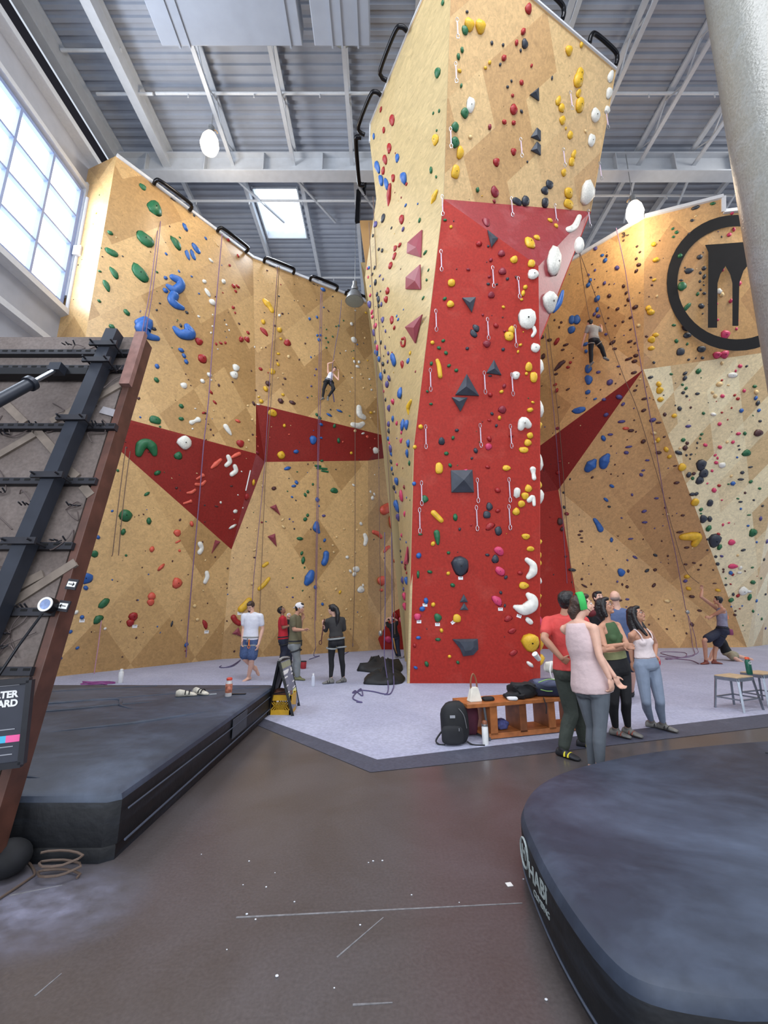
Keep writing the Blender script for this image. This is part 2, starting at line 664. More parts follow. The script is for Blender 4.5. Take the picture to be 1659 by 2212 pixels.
def redY(y):
    """depth of the red face at a pixel row"""
    d = ray(1000, y)
    t = d.z / d.y
    if y >= 960:
        z1 = CAMZ + 9.3 * ray(1000, 960).z / ray(1000, 960).y
        k = (9.3 - K0.y) / z1
        return (K0.y + k * CAMZ) / (1 - k * t)
    z1 = CAMZ + 9.3 * ray(1000, 960).z / ray(1000, 960).y
    za = CAMZ + 8.0 * ray(958, 430).z / ray(958, 430).y
    k = (8.0 - 9.3) / (za - z1)
    return (9.3 + k * (CAMZ - z1)) / (1 - k * t)


L1p = P(894, 960, 9.3); R1p = P(1165, 960, 9.3)
Ap = P(958, 430, 8.0); Dp = P(1163, 575, redY(575)); Ep = P(1165, 735, redY(735))
RTp = Vector((1.35, 5.7, HT)); RRp = Vector((5.74, 7.93, HT)); RMp = Vector((3.26, 6.7, HT))
Cp = onplane(1275, 457, Ap, RTp, RRp)
facet_obj('red_front_face', [[K0, KR, R1p, L1p], [L1p, R1p, Ep, Dp, Ap]], REDF, (1, 0, 0), parent=PIL, ftag='F', smooth=True)
facet_obj('plywood_head', [[Ap, Cp, RRp, RTp]], WOODT, (0.9, 0.42, 0), parent=PIL, ftag='H')
facet_obj('maroon_overhang', [[Ap, Cp, Dp], [Dp, Cp, Ep]], REDM, (1, 0.3, 0), parent=PIL, ftag='M')
RB = Vector((4.45, 14.0, 0)); RBT = Vector((6.0, 14.0, HT))
RBM = RB.lerp(RBT, Cp.z / HT)
facet_obj('right_side_face', [[KR, RB, RBM, Cp, Ep, R1p]], REDF, (0, 1, 0), parent=PIL, ftag='S', thick=0.02)
facet_obj('right_side_face', [[Cp, RBM, RBT, RRp]], WOODT, (0, 1, 0), parent=PIL, ftag='S', thick=0.02)
rows = [(1478, 880, 9.56, 879, 13.2), (1284, 884, None, 872, 13.0), (1135, 887, None, 861, 12.8), (960, 894, None, 838, 12.4),
        (850, 904, None, 829, 12.0), (705, 916, None, 803, 11.3), (600, 930, None, 788, 11.0), (430, 958, None, 813, 9.9)]
polys = []
pr = None
for (y, xf, Yf, xb, Yb) in rows:
    f_ = K0 if y == 1478 else (L1p if y == 960 else (Ap if y == 430 else P(xf, y, redY(y))))
    if y > 960 and y < 1478:
        f_ = K0.lerp(L1p, (1478 - y) / (1478 - 960))
    if 430 < y < 960:
        f_ = P(L1p.lerp(Ap, 0).x and (894 + (958 - 894) * (960 - y) / 530), y, redY(y))
        f_ = L1p.lerp(Ap, (f_.z - L1p.z) / (Ap.z - L1p.z))
    m_ = None
    bk = G(xb, y) if y == 1478 and False else P(xb, y, Yb)
    if y == 1478: bk = Vector((P(xb, y, Yb).x, Yb, 0)); bk.x = ray(xb, y).x / ray(xb, y).y * Yb
    if pr:
        polys.append([pr[0], f_, bk, pr[1]])
    pr = (f_, bk)
TL1 = Vector((0.64, 7.07, HT)); TL2 = Vector((-0.38, 9.17, HT)); TLm = P(799, 307, 9.2)
polys.append([Ap, RTp, TL1, TL2, TLm, pr[1]])
facet_obj('plywood_left_face', polys, WOODP, (-0.35, 0.93, 0), parent=PIL, ftag='P', smooth=True)
# top deck of the pillar, so that it is closed
b = MB()
b.prism([RTp, RRp, RBT, Vector((0.4, 14.0, HT)), TL2, TL1], (0, 0, -0.05))
b.build('top_board', WOODT, PIL)
b = MB()
b.prism([Vector((0.62, 13.2, 0)), RB, RBT, Vector((-0.9, 14.0, HT)), P(788, 600, 11.0) + Vector((0.1, 2.6, 0))], (0, 0.06, 0))
b.build('back_board', WOODP, PIL)


def trimline(pts, w, name, m, parent):
    b = MB()
    for i in range(len(pts) - 1):
        b.bar(pts[i], pts[i + 1], w, w)
    o = b.build(name, m, parent)
    return o


trimline([TLm, TL2, TL1, RTp], 0.05, 'edge_trim', WHITEP, PIL)
trimline([RTp, RRp], 0.07, 'edge_trim', WHITEP, PIL)
trimline([RRp, Cp], 0.02, 'edge_trim', WOODT, PIL)
trimline([K0, L1p, Ap, RTp], 0.012, 'edge_trim', WOODP, PIL)
# rear wing of the pillar seen past its left edge
b = MB()
b.prism([P(777, 476, 13.2), P(806, 476, 13.2), P(806, 640, 13.2), P(796, 620, 13.2)], (0, 0.08, 0))
b.build('rear_wing_panel', WOODR, PIL)
settle(PIL)

# white caps on the wall tops
o = trimline([tl, tb, tc_, td], 0.10, 'trim_left_top', WHITEP, None); o['kind'] = 'structure'
o = trimline([A1, B1, N1, N2, N3], 0.12, 'trim_right_top', WHITEP, None); o['kind'] = 'structure'

# ---------------------------------------------------------------- window wall
WX = -9.0
ys = [10.2 - 1.065 * k for k in range(9)]
zt, zb = 13.55, 9.78
b = MB()
b.box((WX - 0.1, 4.0, zb / 2 - 0.1), (0.2, 15.0, zb - 0.2))
b.box((WX - 0.1, 4.0, (zt + 15.0) / 2 + 0.05), (0.2, 15.0, 15.0 - zt - 0.1))
b.box((WX - 0.1, 10.9, (zt + zb) / 2), (0.2, 1.3, zt - zb + 0.4))
b.box((WX - 0.1, -1.8, (zt + zb) / 2), (0.2, 3.2, zt - zb + 0.4))
o = b.build('wall_left', WALLG); o['kind'] = 'structure'
b = MB()
for z, w, h in ((zt + 0.22, 0.22, 0.14), (zb - 0.25, 0.34, 0.16), (zb - 1.35, 0.3, 0.16), (14.86, 0.34, 0.18)):
    b.box((WX + w / 2 - 0.04, 4.2, z), (w, 15.2, h))
b.box((WX + 0.10, 10.33, 12.0), (0.14, 0.14, 3.9))
b.cyl((WX + 0.22, 10.30, 9.6), (WX + 0.22, 10.30, 13.4), 0.05)
b.box((WX + 0.26, 10.28, 11.5), (0.22, 0.16, 0.30))
o = b.build('trim_window_ledges', WHITEP); o['kind'] = 'structure'
b = MB()
b.box((WX - 0.5, 4.2, 15.6), (0.3, 15.0, 1.5))
o = b.build('wall_left_recess', DARKGAP); o['kind'] = 'structure'
win = MB()
for i in range(len(ys) - 1):
    for r in range(4):
        z0 = zb + (zt - zb) * r / 4
        win.box((WX - 0.02, (ys[i] + ys[i + 1]) / 2, z0 + (zt - zb) / 8), (0.02, 1.065, (zt - zb) / 4))
wo = win.build('window_1', PANE); wo['kind'] = 'structure'
b = MB()
for k, y in enumerate(ys):
    b.box((WX + 0.05, y, (zt + zb) / 2), (0.14, 0.07 if k else 0.12, zt - zb))
for r in range(5):
    z0 = zb + (zt - zb) * r / 4
    b.box((WX + 0.05, ys[0] - 4.26, z0), (0.12, 8.6, 0.06 if 0 < r < 4 else 0.1))
b.build('window_frame', FRAMEB, wo)

# ---------------------------------------------------------------- ceiling
ZD = 17.1
SX0, SX1, SY0, SY1 = -5.0, -3.3, 13.1, 15.35
bm = bmesh.new()


def deck(x0, x1, y0, y1):
    per = 0.26
    prof = [(0, 0), (0.10, 0), (0.13, -0.05), (0.23, -0.05)]
    y = y0
    row = []
    while y < y1:
        for a, h in prof:
            if y + a <= y1: row.append((y + a, ZD + 0.05 + h))
        y += per
    row.append((y1, ZD + 0.05))
    vs = [(bm.verts.new((x0, a, z)), bm.verts.new((x1, a, z))) for a, z in row]
    for i in range(len(vs) - 1):
        bm.faces.new((vs[i][0], vs[i][1], vs[i + 1][1], vs[i + 1][0]))


deck(-9.4, 22, 3.0, SY0)
deck(-9.4, SX0, SY0, SY1)
deck(SX1, 22, SY0, SY1)
deck(-9.4, 22, SY1, 26)
me = bpy.data.meshes.new('ceiling')
bm.to_mesh(me); bm.free()
o = new_obj('ceiling', me, None, DECKM); o['kind'] = 'structure'
b = MB()
b.box(((SX0 + SX1) / 2, (SY0 + SY1) / 2, ZD + 0.35), (SX1 - SX0, SY1 - SY0, 0.03))
wo = b.build('window_2', SKYL); wo['kind'] = 'structure'
b = MB()
for x in (SX0, SX1):
    b.box((x, (SY0 + SY1) / 2, ZD + 0.17), (0.05, SY1 - SY0 + 0.1, 0.42))
for y in (SY0, SY1):
    b.box(((SX0 + SX1) / 2, y, ZD + 0.17), (SX1 - SX0, 0.05, 0.42))
b.build('skylight_frame', STEELW, wo)
# main girder
b = MB()
GY = 11.75
b.box((6, GY, 16.0), (31, 0.42, 0.05))
b.box((6, GY, 16.75), (31, 0.42, 0.05))
b.box((6, GY, 16.37), (31, 0.06, 0.75))
for x in range(-9, 21, 2):
    b.box((x + 0.9, GY - 0.12, 16.37), (0.03, 0.2, 0.7))
o = b.build('ceiling_girder', STEELW); o['kind'] = 'structure'
# joists
jx = [-9.15, -7.45, -5.2, -3.1, -1.1, 0.9, 2.9, 4.9, 6.8, 8.75, 10.65, 12.6]
for i, x in enumerate(jx):
    b = MB()
    solid = i in (0, 1)
    if solid:
        b.box((x, 7.3, 16.35), (0.26, 8.9, 0.05)); b.box((x, 7.3, 17.0), (0.26, 8.9, 0.05)); b.box((x, 7.3, 16.68), (0.05, 8.9, 0.62))
    else:
        b.box((x, 7.3, 16.98), (0.16, 8.9, 0.07)); b.box((x, 7.3, 16.42), (0.12, 8.9, 0.06))
        k = 0; y = 3.4
        while y < 11.2:
            b.cyl((x, y, 16.95 if k % 2 else 16.45), (x, y + 0.75, 16.45 if k % 2 else 16.95), 0.022, n=6)
            y += 0.75; k += 1
    # beyond the girder
    b.box((x + 0.05, 16.5, 16.9), (0.14, 9.2, 0.3 if i % 2 == 0 else 0.16))
    if not solid:
        b.bar((x, 12.0, 16.2), (x + 1.1, 14.5, 17.0), 0.07, 0.07)
    o = b.build('ceiling_joist', STEELW); o['kind'] = 'structure'
PIPEW = mat('sprinkler_pipe_paint', (205, 208, 212), 0.4, var=0.03)
for y, z, x0, x1 in ((9.85, 16.75, -8.7, -7.0), (9.9, 16.85, -6.95, 20), (5.9, 16.75, 2, 20), (13.2, 16.6, -8.1, 0.2), (12.9, 16.5, 1.5, 18), (17.4, 16.9, -3.4, 3), (8.9, 16.9, -7.4, -9.1)):
    b = MB()
    b.cyl((x0, y, z), (x1, y, z), 0.045, n=10)
    for k in range(int(abs(x1 - x0) // 2.0)):
        xx = min(x0, x1) + 1 + 2 * k
        b.cyl((xx, y, z), (xx, y, z - 0.16), 0.02, n=6)
    o = b.build('ceiling_pipe', PIPEW); o['kind'] = 'structure'
# ducts at the very top of the view
for (x0, x1) in ((-5.6, -2.05), (-1.75, -0.35)):
    b = MB()
    b.box(((x0 + x1) / 2, 6.9, 15.75), (x1 - x0, 2.1, 0.7), bev=0.02)
    for xx in (x0 + 0.45, x0 + 0.7, x1 - 0.3):
        b.box((xx, 6.9, 15.75), (0.04, 2.16, 0.76))
    o = b.build('air_duct', DECKM)
    tag(o, 'wide white sheet-metal air duct under the ceiling, ' + ('left of the two' if x0 < -3 else 'right of the two'), 'air duct', 'ceiling air ducts')

# round painted column close to the camera on the right
COLM = dusty_mat('grey_column_paint', (124, 125, 120), (140, 146, 150), rough=0.33, amount=0.5, scale=1.5, fine=26, bump=0.5)
b = MB()
b.lathe((6.12, 5.5, 0), [(0.66, 0), (0.66, 17.0)], n=64, R=Matrix.Rotation(math.radians(2.6), 3, 'Y'))
o = b.build('wall_column', COLM, smooth=True, angle=40); o['kind'] = 'structure'

BVH = BVHTree.FromPolygons([tuple(v) for v in TRIS_V], TRIS_F, all_triangles=True)


def hit(x, y):
    d = ray(x, y).normalized()
    loc, n, idx, dist = BVH.ray_cast(CAM, d)
    if loc is None: return None
    if n.dot(d) > 0: n = -n
    return loc, n, FACE_TAG[idx]
# ================================================================ MATS, BOARD, FURNITURE
MATB = dusty_mat('black_vinyl_mat', (46, 54, 69), (104, 118, 142), rough=0.5, amount=0.55, scale=1.1, stretch=(0.7, 1.0, 1), lo=0.45, hi=0.8, fine=7, bump=0.25, spec=0.4)
MATS_ = dusty_mat('black_vinyl_side', (14, 16, 21), (58, 66, 80), rough=0.55, amount=0.45, scale=1.6, stretch=(0.6, 0.6, 6), lo=0.5, hi=0.8, fine=10, bump=0.3)
SEAM = mat('seam_piping', (66, 74, 90), 0.6)
WHITE = mat('white_plastic', (232, 232, 230), 0.45, var=0.05)


def slab(name, outline, z0, z1, m, mside, parent=None, bev=0.05, crease=None):
    """crash pad: flat cushion with softened rim"""
    n = len(outline)
    bm = bmesh.new()
    layers = [(0.0, z0), (0.0, z1 - bev), (bev * 0.3, z1 - bev * 0.35), (bev, z1)]
    c = sum((Vector(p) for p in outline), Vector((0, 0))) / n
    rings = []
    for inset, z in layers:
        r = []
        for i in range(n):
            p0, p1, p2 = Vector(outline[i - 1]), Vector(outline[i]), Vector(outline[(i + 1) % n])
            d1, d2 = (p1 - p0).normalized(), (p2 - p1).normalized()
            nn = Vector((-(d1 + d2).y, (d1 + d2).x)).normalized()
            if nn.dot(c - p1) < 0: nn = -nn
            q = p1 + nn * inset
            r.append(bm.verts.new((q.x, q.y, z)))
        rings.append(r)
    for a in range(len(rings) - 1):
        for i in range(n):
            f = bm.faces.new((rings[a][i], rings[a][(i + 1) % n], rings[a + 1][(i + 1) % n], rings[a + 1][i]))
            f.material_index = 1 if a == 0 else 0
    bm.faces.new(rings[-1])
    f = bm.faces.new(list(reversed(rings[0]))); f.material_index = 1
    bmesh.ops.recalc_face_normals(bm, faces=bm.faces)
    me = bpy.data.meshes.new(name)
    bm.to_mesh(me); bm.free()
    me.polygons.foreach_set('use_smooth', [True] * len(me.polygons))
    o = new_obj(name, me, parent, [m, mside])
    me.set_sharp_from_angle(angle=math.radians(35))
    return o


def corner_pts(c, r, a0, a1, n=6):
    return [(c[0] + r * math.cos(math.radians(a0 + (a1 - a0) * i / n)), c[1] + r * math.sin(math.radians(a0 + (a1 - a0) * i / n))) for i in range(n + 1)]


LM = empty('crash_pad', (-4.6, 5.1, 0), 0, 'long black crash pad on the floor under the adjustable board', 'crash pad', 'black crash pads')
ol = corner_pts((-1.76, 3.15), 0.04, 0, -90, 3)[::-1]
ol = [(-7.6, 3.11), (-1.80, 3.11), (-1.73, 3.16), (-1.71, 7.06), (-1.76, 7.1), (-7.6, 7.1)]
slab('pad_cover', ol, 0.10, 0.405, MATB, MATS_, LM)
slab('pad_base', [(x * 0.999 - (0.02 if x > -7 else 0), y + (0.02 if y < 5 else -0.02)) for x, y in ol], 0.0, 0.095, MATS_, MATS_, LM, bev=0.02)
b = MB()
b.tube([(-7.4, 4.25, 0.406), (-1.9, 6.9, 0.406)], 0.006)
b.tube([(-7.4, 5.6, 0.406), (-3.5, 7.0, 0.406)], 0.006)
b.build('seam', SEAM, LM)
b = MB()
for pts in ([(-4.6, 5.2), (-3.9, 5.35), (-3.3, 5.7), (-2.9, 5.9)], [(-3.9, 5.9), (-3.5, 6.0), (-3.25, 5.65), (-2.95, 5.45)], [(-4.9, 5.7), (-4.2, 5.75), (-3.6, 6.15)],
            [(-3.3, 4.5), (-2.6, 4.85), (-2.0, 5.4)], [(-2.9, 3.3), (-2.7, 3.4), (-2.45, 3.38)]):
    pp = smoothline([(x, y, 0.400) for x, y in pts], 6)
    b = MB()
    b.tube(pp, [0.004 + 0.022 * math.sin(math.pi * i / (len(pp) - 1)) for i in range(len(pp))], n=10)
    b.build('cover_crease', MATB, LM, smooth=True)
b = MB()
b.tube([(-1.703, 3.2, 0.29), (-1.700, 5.0, 0.27), (-1.700, 7.0, 0.28)], 0.006)
b.tube([(-1.703, 3.2, 0.105), (-1.70, 7.0, 0.105)], 0.008)
b.build('side_seam', SEAM, LM)
b = MB()
b.box((-1.700, 5.45, 0.25), (0.006, 0.5, 0.2))
b.build('side_patch', mat('pad_patch', (62, 66, 76), 0.7), LM)
settle(LM)

RM = empty('crash_pad', (3.0, 3.0, 0), 0, 'big rounded black crash pad in the right foreground with a pale logo', 'crash pad', 'black crash pads')
olr = [(6.5, 1.70), (1.15, 1.70), (0.90, 1.76), (0.81, 1.90), (0.78, 2.25), (0.80, 2.65), (0.85, 3.0), (0.97, 3.26), (1.16, 3.50), (1.40, 3.70), (1.75, 3.90), (2.36, 4.15), (3.1, 4.35), (3.9, 4.50), (5.0, 4.62), (6.5, 4.7)]
dense = [(p.x, p.y) for p in smoothline([(x, y, 0) for x, y in olr[1:]], 5)]
slab('pad_cover', [olr[0]] + dense, 0.05, 0.36, MATB, MATS_, RM, bev=0.07)
slab('pad_base', [olr[0]] + [(x + 0.03, y + (0.02 if y < 3 else -0.02)) for x, y in dense], 0.0, 0.05, MATS_, MATS_, RM, bev=0.01)
b = MB()
b.tube([(x - 0.002, y, 0.075) for x, y in dense], 0.006, n=6)
b.build('side_seam', SEAM, RM)
b = MB()
b.tube([(3.3, 4.05, 0.361), (4.2, 3.3, 0.361), (5.2, 2.9, 0.361)], 0.008)
b.build('seam', MATS_, RM)
# pale printed logo on the side of the pad
LG = mat('faded_print', (150, 160, 160), 0.7, var=0.25, scale=60)


def place_text(s, size, p, xdir, ydir, m, parent, name='lettering', bold=0.0):
    me = text_mesh(s, size, bold)
    me.transform(frame_at(Vector(p), Vector(xdir), Vector(ydir)))
    return new_obj(name, me, parent, m)


b = MB()
ring = [(0.786 - 0.004, 2.80 + 0.062 * math.cos(a), 0.225 + 0.072 * math.sin(a)) for a in [2 * math.pi * k / 32 for k in range(33)]]
dy = 0.0
ring = [(x + 0.02, y, z) for x, y, z in ring]
b.tube(ring, 0.006, n=6, caps=False)
b.build('logo_ring', LG, RM)
place_text('H', 0.09, (0.800, 2.80, 0.225), (0.0, -1, 0), (0, 0, 1), LG, RM, 'logo_letter', 0.002)
place_text('HABIT', 0.105, (0.778, 2.48, 0.235), (0.06, -1, 0), (0, 0, 1), LG, RM, 'lettering', 0.002)
place_text('CLIMBING', 0.042, (0.776, 2.47, 0.165), (0.06, -1, 0), (0, 0, 1), LG, RM, 'lettering')
settle(RM)

# chalk lines and crumbs on the concrete
CH = mat('chalk', (205, 208, 214), 0.9, var=0.2)
CHF = mat('faint_chalk', (122, 121, 124), 0.9, var=0.3, scale=30)


def chalk_line(p0, p1, w, label, m=CHF):
    a, c = G(*p0), G(*p1)
    d = (c - a); nrm = Vector((-d.y, d.x, 0)).normalized() * w / 2
    b = MB()
    up = Vector((0, 0, 0.0015))
    b.prism([a + nrm + up, a - nrm + up, c - nrm * 0.5 + up, c + nrm * 0.5 + up], (0, 0, -0.0012))
    tag(b.build('chalk_line', m), label, 'chalk mark', 'chalk marks on the concrete')


chalk_line((510, 1982), (1128, 1951), 0.012, 'long faint chalk line crossing the concrete floor')
chalk_line((728, 2068), (828, 1982), 0.008, 'diagonal chalk scratch on the floor below the long line')
chalk_line((762, 2171), (848, 2166), 0.010, 'short level chalk mark near the bottom edge of the floor')
chalk_line((75, 2152), (133, 2103), 0.008, 'slanted chalk mark in the near left corner of the floor')
chalk_line((20, 1935), (135, 1912), 0.012, 'pale chalk streak beside the left pad corner')
crumbs = [(806, 1861), (435, 1846), (538, 1861), (594, 1886), (636, 1949), (533, 1976), (552, 1987), (598, 2110), (778, 1999), (889, 1934), (992, 1950), (722, 2135), (796, 1864), (826, 1860), (490, 2052), (525, 1912), (575, 1917), (1180, 2161), (1131, 1900)]
for i, (x, y) in enumerate(crumbs):
    p = G(x, y)
    b = MB()
    s = random.uniform(0.003, 0.006) * (1.5 if i in (0, 7, 5, 6, 8) else 1)
    b.sph((p.x, p.y, s * 0.6), (s * 1.3, s, s * 0.6), 1)
    tag(b.build('chalk_crumb', CH), 'tiny white crumb of chalk lying on the brown concrete', 'chalk crumb', 'chalk crumbs on the concrete')
m_ = bpy.data.materials.new('chalk_dust')
nt, N, L, bs = nodes_of(m_)
bs.inputs['Base Color'].default_value = lin((150, 150, 172))
bs.inputs['Roughness'].default_value = 0.9
tc = N.new('ShaderNodeTexCoord'); nz = N.new('ShaderNodeTexNoise'); nz.inputs['Scale'].default_value = 5.0; nz.inputs['Detail'].default_value = 6
L.new(tc.outputs['Object'], nz.inputs['Vector'])
vl = N.new('ShaderNodeVectorMath'); vl.operation = 'LENGTH'; L.new(tc.outputs['Object'], vl.inputs[0])
fo = math_node(N, L, 'SUBTRACT', 0.85, vl.outputs['Value'])
al = math_node(N, L, 'MULTIPLY', math_node(N, L, 'MAXIMUM', fo, 0.0), math_node(N, L, 'MULTIPLY', math_node(N, L, 'SUBTRACT', nz.outputs['Fac'], 0.25), 2.2))
al = math_node(N, L, 'MINIMUM', al, 0.7)
L.new(al, bs.inputs['Alpha'])
bm = bmesh.new(); bmesh.ops.create_circle(bm, cap_ends=True, segments=40, radius=0.9)
me = bpy.data.meshes.new('chalk_dust'); bm.to_mesh(me); bm.free()
o = new_obj('chalk_dust', me, None, m_); o.location = (-1.95, 2.72, 0.0012); o.scale = (0.8, 0.55, 1)
tag(o, 'pale chalk dust spread on the concrete in front of the left pad', 'chalk dust', kind='stuff')
b = MB()
p = G(1100, 1911)
b.box((p.x, p.y, 0.0015), (0.035, 0.035, 0.002), Matrix.Rotation(0.2, 3, 'Z'))
tag(b.build('paper_scrap', WHITE), 'small white square paper scrap on the floor beside the right pad', 'paper scrap')

# ---------------------------------------------------------------- adjustable board seen from behind
BO = CAM + 0.9 * (Vector((-2.53, 3.27, 0)) - CAM)
BV = Vector((0, 0.90, 4.45)).normalized()
BU = Vector((-1, 0, 0))
BN = Vector((0, -BV.z, BV.y))


def bw(u, v, n): return BO + BU * u + BV * v + BN * n


def bp_(x, y, n):
    d = ray(x, y)
    t = (BO + BN * n - CAM).dot(BN) / d.dot(BN)
    q = CAM + d * t - BO
    return q.dot(BU), q.dot(BV)


BR = Matrix((BU, BV, BN)).transposed()
PLYB = dusty_mat('dusty_board_back', (104, 93, 88), (134, 124, 120), rough=0.85, amount=0.6, scale=1.5, lo=0.4, hi=0.7, fine=40, bump=0.2)
EDGEW = mat('stained_timber_edge', (84, 52, 42), 0.5, var=0.3, scale=8)
STRUT = mat('dark_strut', (48, 48, 54), 0.5, metal=0.4, var=0.1)
TUBEM = mat('charcoal_box_tube', (46, 50, 60), 0.45, metal=0.3, var=0.15, scale=6)
SILV = mat('silver_metal', (178, 184, 194), 0.25, metal=0.9, var=0.05)
PLANK = mat('rough_plank', (122, 110, 100), 0.8, var=0.2, scale=10)
BD = empty('adjustable_climbing_board', BO, 0, 'tilted adjustable climbing board seen from its dusty back, at the left', 'climbing board')
b = MB(); VB = 4.0
b.box(bw(1.95, VB / 2, 0.11), (3.74, VB, 0.05), BR)
b.build('back_panel', PLYB, BD)
b = MB()
b.box(bw(0.03, VB / 2, 0.075), (0.06, VB, 0.15), BR, bev=0.004)
b.build('edge_timber', EDGEW, BD)
b = MB()
b.box(bw(0.02, VB - 0.3, 0.17), (0.09, 0.62, 0.05), BR)
b.build('edge_timber', mat('edge_timber_pale', (140, 104, 96), 0.6, var=0.2), BD)
for (x, y) in ((298, 762), (285, 796), (250, 922), (208, 1040), (158, 1180), (116, 1322), (70, 1450)):
    u, v = bp_(x, y, 0.17)
    b = MB()
    b.box(bw(u + 1.8, v, 0.16), (3.6, 0.055, 0.05), BR)
    nf = len(b.bm.faces)
    for k in range(40):
        uu = u + 0.03 + k * 0.085
        b.box(bw(uu, v + 0.010, 0.186), (0.045, 0.016, 0.003), BR)
    for f in list(b.bm.faces)[nf:]: f.material_index = 1
    st = b.build('strut', [STRUT, mat('slot_shadow', (8, 8, 9), 0.9, var=0)], BD)
    # bolts and zip ties that stick out along the strut
uT, _ = bp_(225, 760, 0.30)
b = MB()
ut0, vt0 = bp_(240, 738, 0.25); ut1, vt1 = bp_(28, 1245, 0.25)
kk_ = (vt1 + 0.35) / (vt0 - vt1)
b.bar(bw(ut0 - (ut1 - ut0) * 0.05, vt0 + (vt0 - vt1) * 0.05, 0.25), bw(ut1 + (ut1 - ut0) * kk_, -0.2, 0.25), 0.105, 0.105, up=BN)
b.build('box_tube', TUBEM, BD)
for (x, y) in ((232, 745), (225, 780), (168, 905), (118, 1028), (60, 1170)):
    _, v = bp_(x, y, 0.30)
    b = MB()
    uT = ut0 + (ut1 - ut0) * (vt0 - v) / (vt0 - vt1)
    b.box(bw(uT, v, 0.32), (0.24, 0.05, 0.02), BR)
    for du in (-0.09, 0.09):
        b.cyl(bw(uT + du, v, 0.16), bw(uT + du, v, 0.37), 0.008, n=6)
    b.build('clamp_plate', STRUT, BD)
u0, v0 = bp_(192, 806, 0.22)
b = MB()
b.box(bw(u0 + 1.6, v0, 0.21), (3.2, 0.07, 0.08), BR)
b.build('cross_beam', mat('black_cross_beam', (20, 21, 26), 0.4, metal=0.4), BD)
b = MB()
a_, c_ = P(124, 797, 3.35), P(-90, 912, 2.75)
m1 = a_.lerp(c_, 0.30); m2 = a_.lerp(c_, 0.34)
b.cyl(a_, m1, 0.018)
b.build('piston_rod', SILV, BD, smooth=True, angle=40)
b = MB()
b.cyl(m1, c_, 0.045, n=16)
b.cyl(m1, m2, 0.06, n=16)
b.cyl(m1 + Vector((0, -0.03, -0.07)), c_ + Vector((0, -0.03, -0.07)), 0.014)
b.box(a_, (0.10, 0.08, 0.08), BR)
b.build('actuator_body', TUBEM, BD, smooth=True, angle=40)
for pl in (((282, 820), (205, 864)), ((188, 872), (112, 912)), ((82, 936), (-20, 995)), ((78, 928), (128, 985)), ((150, 1016), (168, 1032)), ((180, 1050), (198, 1072)),
           ((10, 870), (55, 915)), ((165, 1215), (25, 1305)), ((95, 1240), (0, 1290))):
    (u1, v1), (u2, v2) = bp_(*pl[0], 0.14), bp_(*pl[1], 0.14)
    b = MB()
    b.bar(bw(u1, v1, 0.145), bw(u2, v2, 0.145), 0.065, 0.02, up=BN)
    b.build('brace_plank', PLANK, BD)
WIRE = mat('grey_wire', (86, 74, 72), 0.6)
rnd = random.Random(3)
for gidx in range(58):
    u = rnd.uniform(0.12, 2.2); v = rnd.uniform(0.4, 3.95)
    b = MB()
    pts = [bw(u, v, 0.14)]
    for k in range(5):
        u += rnd.uniform(-0.16, 0.16); v += rnd.uniform(-0.14, 0.12)
        pts.append(bw(min(max(u, 0.08), 2.4), min(max(v, 0.3), 4.0), rnd.uniform(0.14, 0.19)))
    b.tube(smoothline(pts, 4), 0.0045, n=5)
    b.build('wire', WIRE, BD)
    b = MB()
    for k in range(4):
        q = pts[2]
        b.cyl(q + BU * (0.03 * k), q + BU * (0.03 * k) + BN * 0.04 + BV * rnd.uniform(-0.03, 0.03), 0.006, n=5)
    b.build('wire_hook', STRUT, BD)
u1, v1 = bp_(235, 890, 0.14)
b = MB(); b.box(bw(u1, v1, 0.145), (0.14, 0.07, 0.008), BR @ Matrix.Rotation(0.3, 3, 'Z')); b.build('grey_note_plate', mat('grey_plate', (150, 146, 150), 0.6), BD)
# ring-shaped gauge and arrow plates on the edge
u1, v1 = bp_(111, 1309, 0.20)
b = MB()
c = bw(u1, v1, 0.2)
b.lathe(c, [(0.052, 0), (0.052, 0.05), (0.05, 0.055)], 28, BR)
gg = b.build('gauge_housing', BLACKM, BD, smooth=True, angle=30)
b = MB(); b.lathe(c, [(0.049, 0.056), (0.049, 0.062), (0.036, 0.062), (0.036, 0.058)], 28, BR); b.build('gauge_rim', WHITE, gg)
b = MB(); b.lathe(c, [(0.034, 0.054), (0.034, 0.060)], 24, BR); b.build('gauge_face', mat('gauge_face', (132, 150, 190), 0.3, var=0.3, scale=30), gg)
for (x, y, sgn) in ((155, 1262, 1), (137, 1309, -1)):
    u1, v1 = bp_(x, y, 0.19)
    c = bw(u1, v1, 0.185)
    R2 = BR @ Matrix.Rotation(0.12, 3, 'Z')
    b = MB(); b.box(c, (0.075, 0.075, 0.012), R2); sg = b.build('arrow_plate', STRUT, BD)
    b = MB(); b.box(c + BN * 0.007, (0.06, 0.038, 0.004), R2); b.build('plate_face', WHITE, sg)
    X, Y = R2 @ Vector((-1, 0, 0)), R2 @ Vector((0, 1, 0))
    b = MB()
    q = c + BN * 0.011
    b.bar(q - X * 0.020, q + X * 0.020, 0.005, 0.002, up=BN)
    b.bar(q + X * 0.022 * sgn, q + X * 0.010 * sgn + Y * 0.011, 0.005, 0.002, up=BN)
    b.bar(q + X * 0.022 * sgn, q + X * 0.010 * sgn - Y * 0.011, 0.005, 0.002, up=BN)
    b.build('arrow', BLACKM, sg)
b = MB()
b.tube([P(92, 1325, 2.75), P(40, 1395, 2.65), P(-10, 1470, 2.6)], 0.008)
b.build('gauge_cable', BLACKM, BD)
settle(BD)

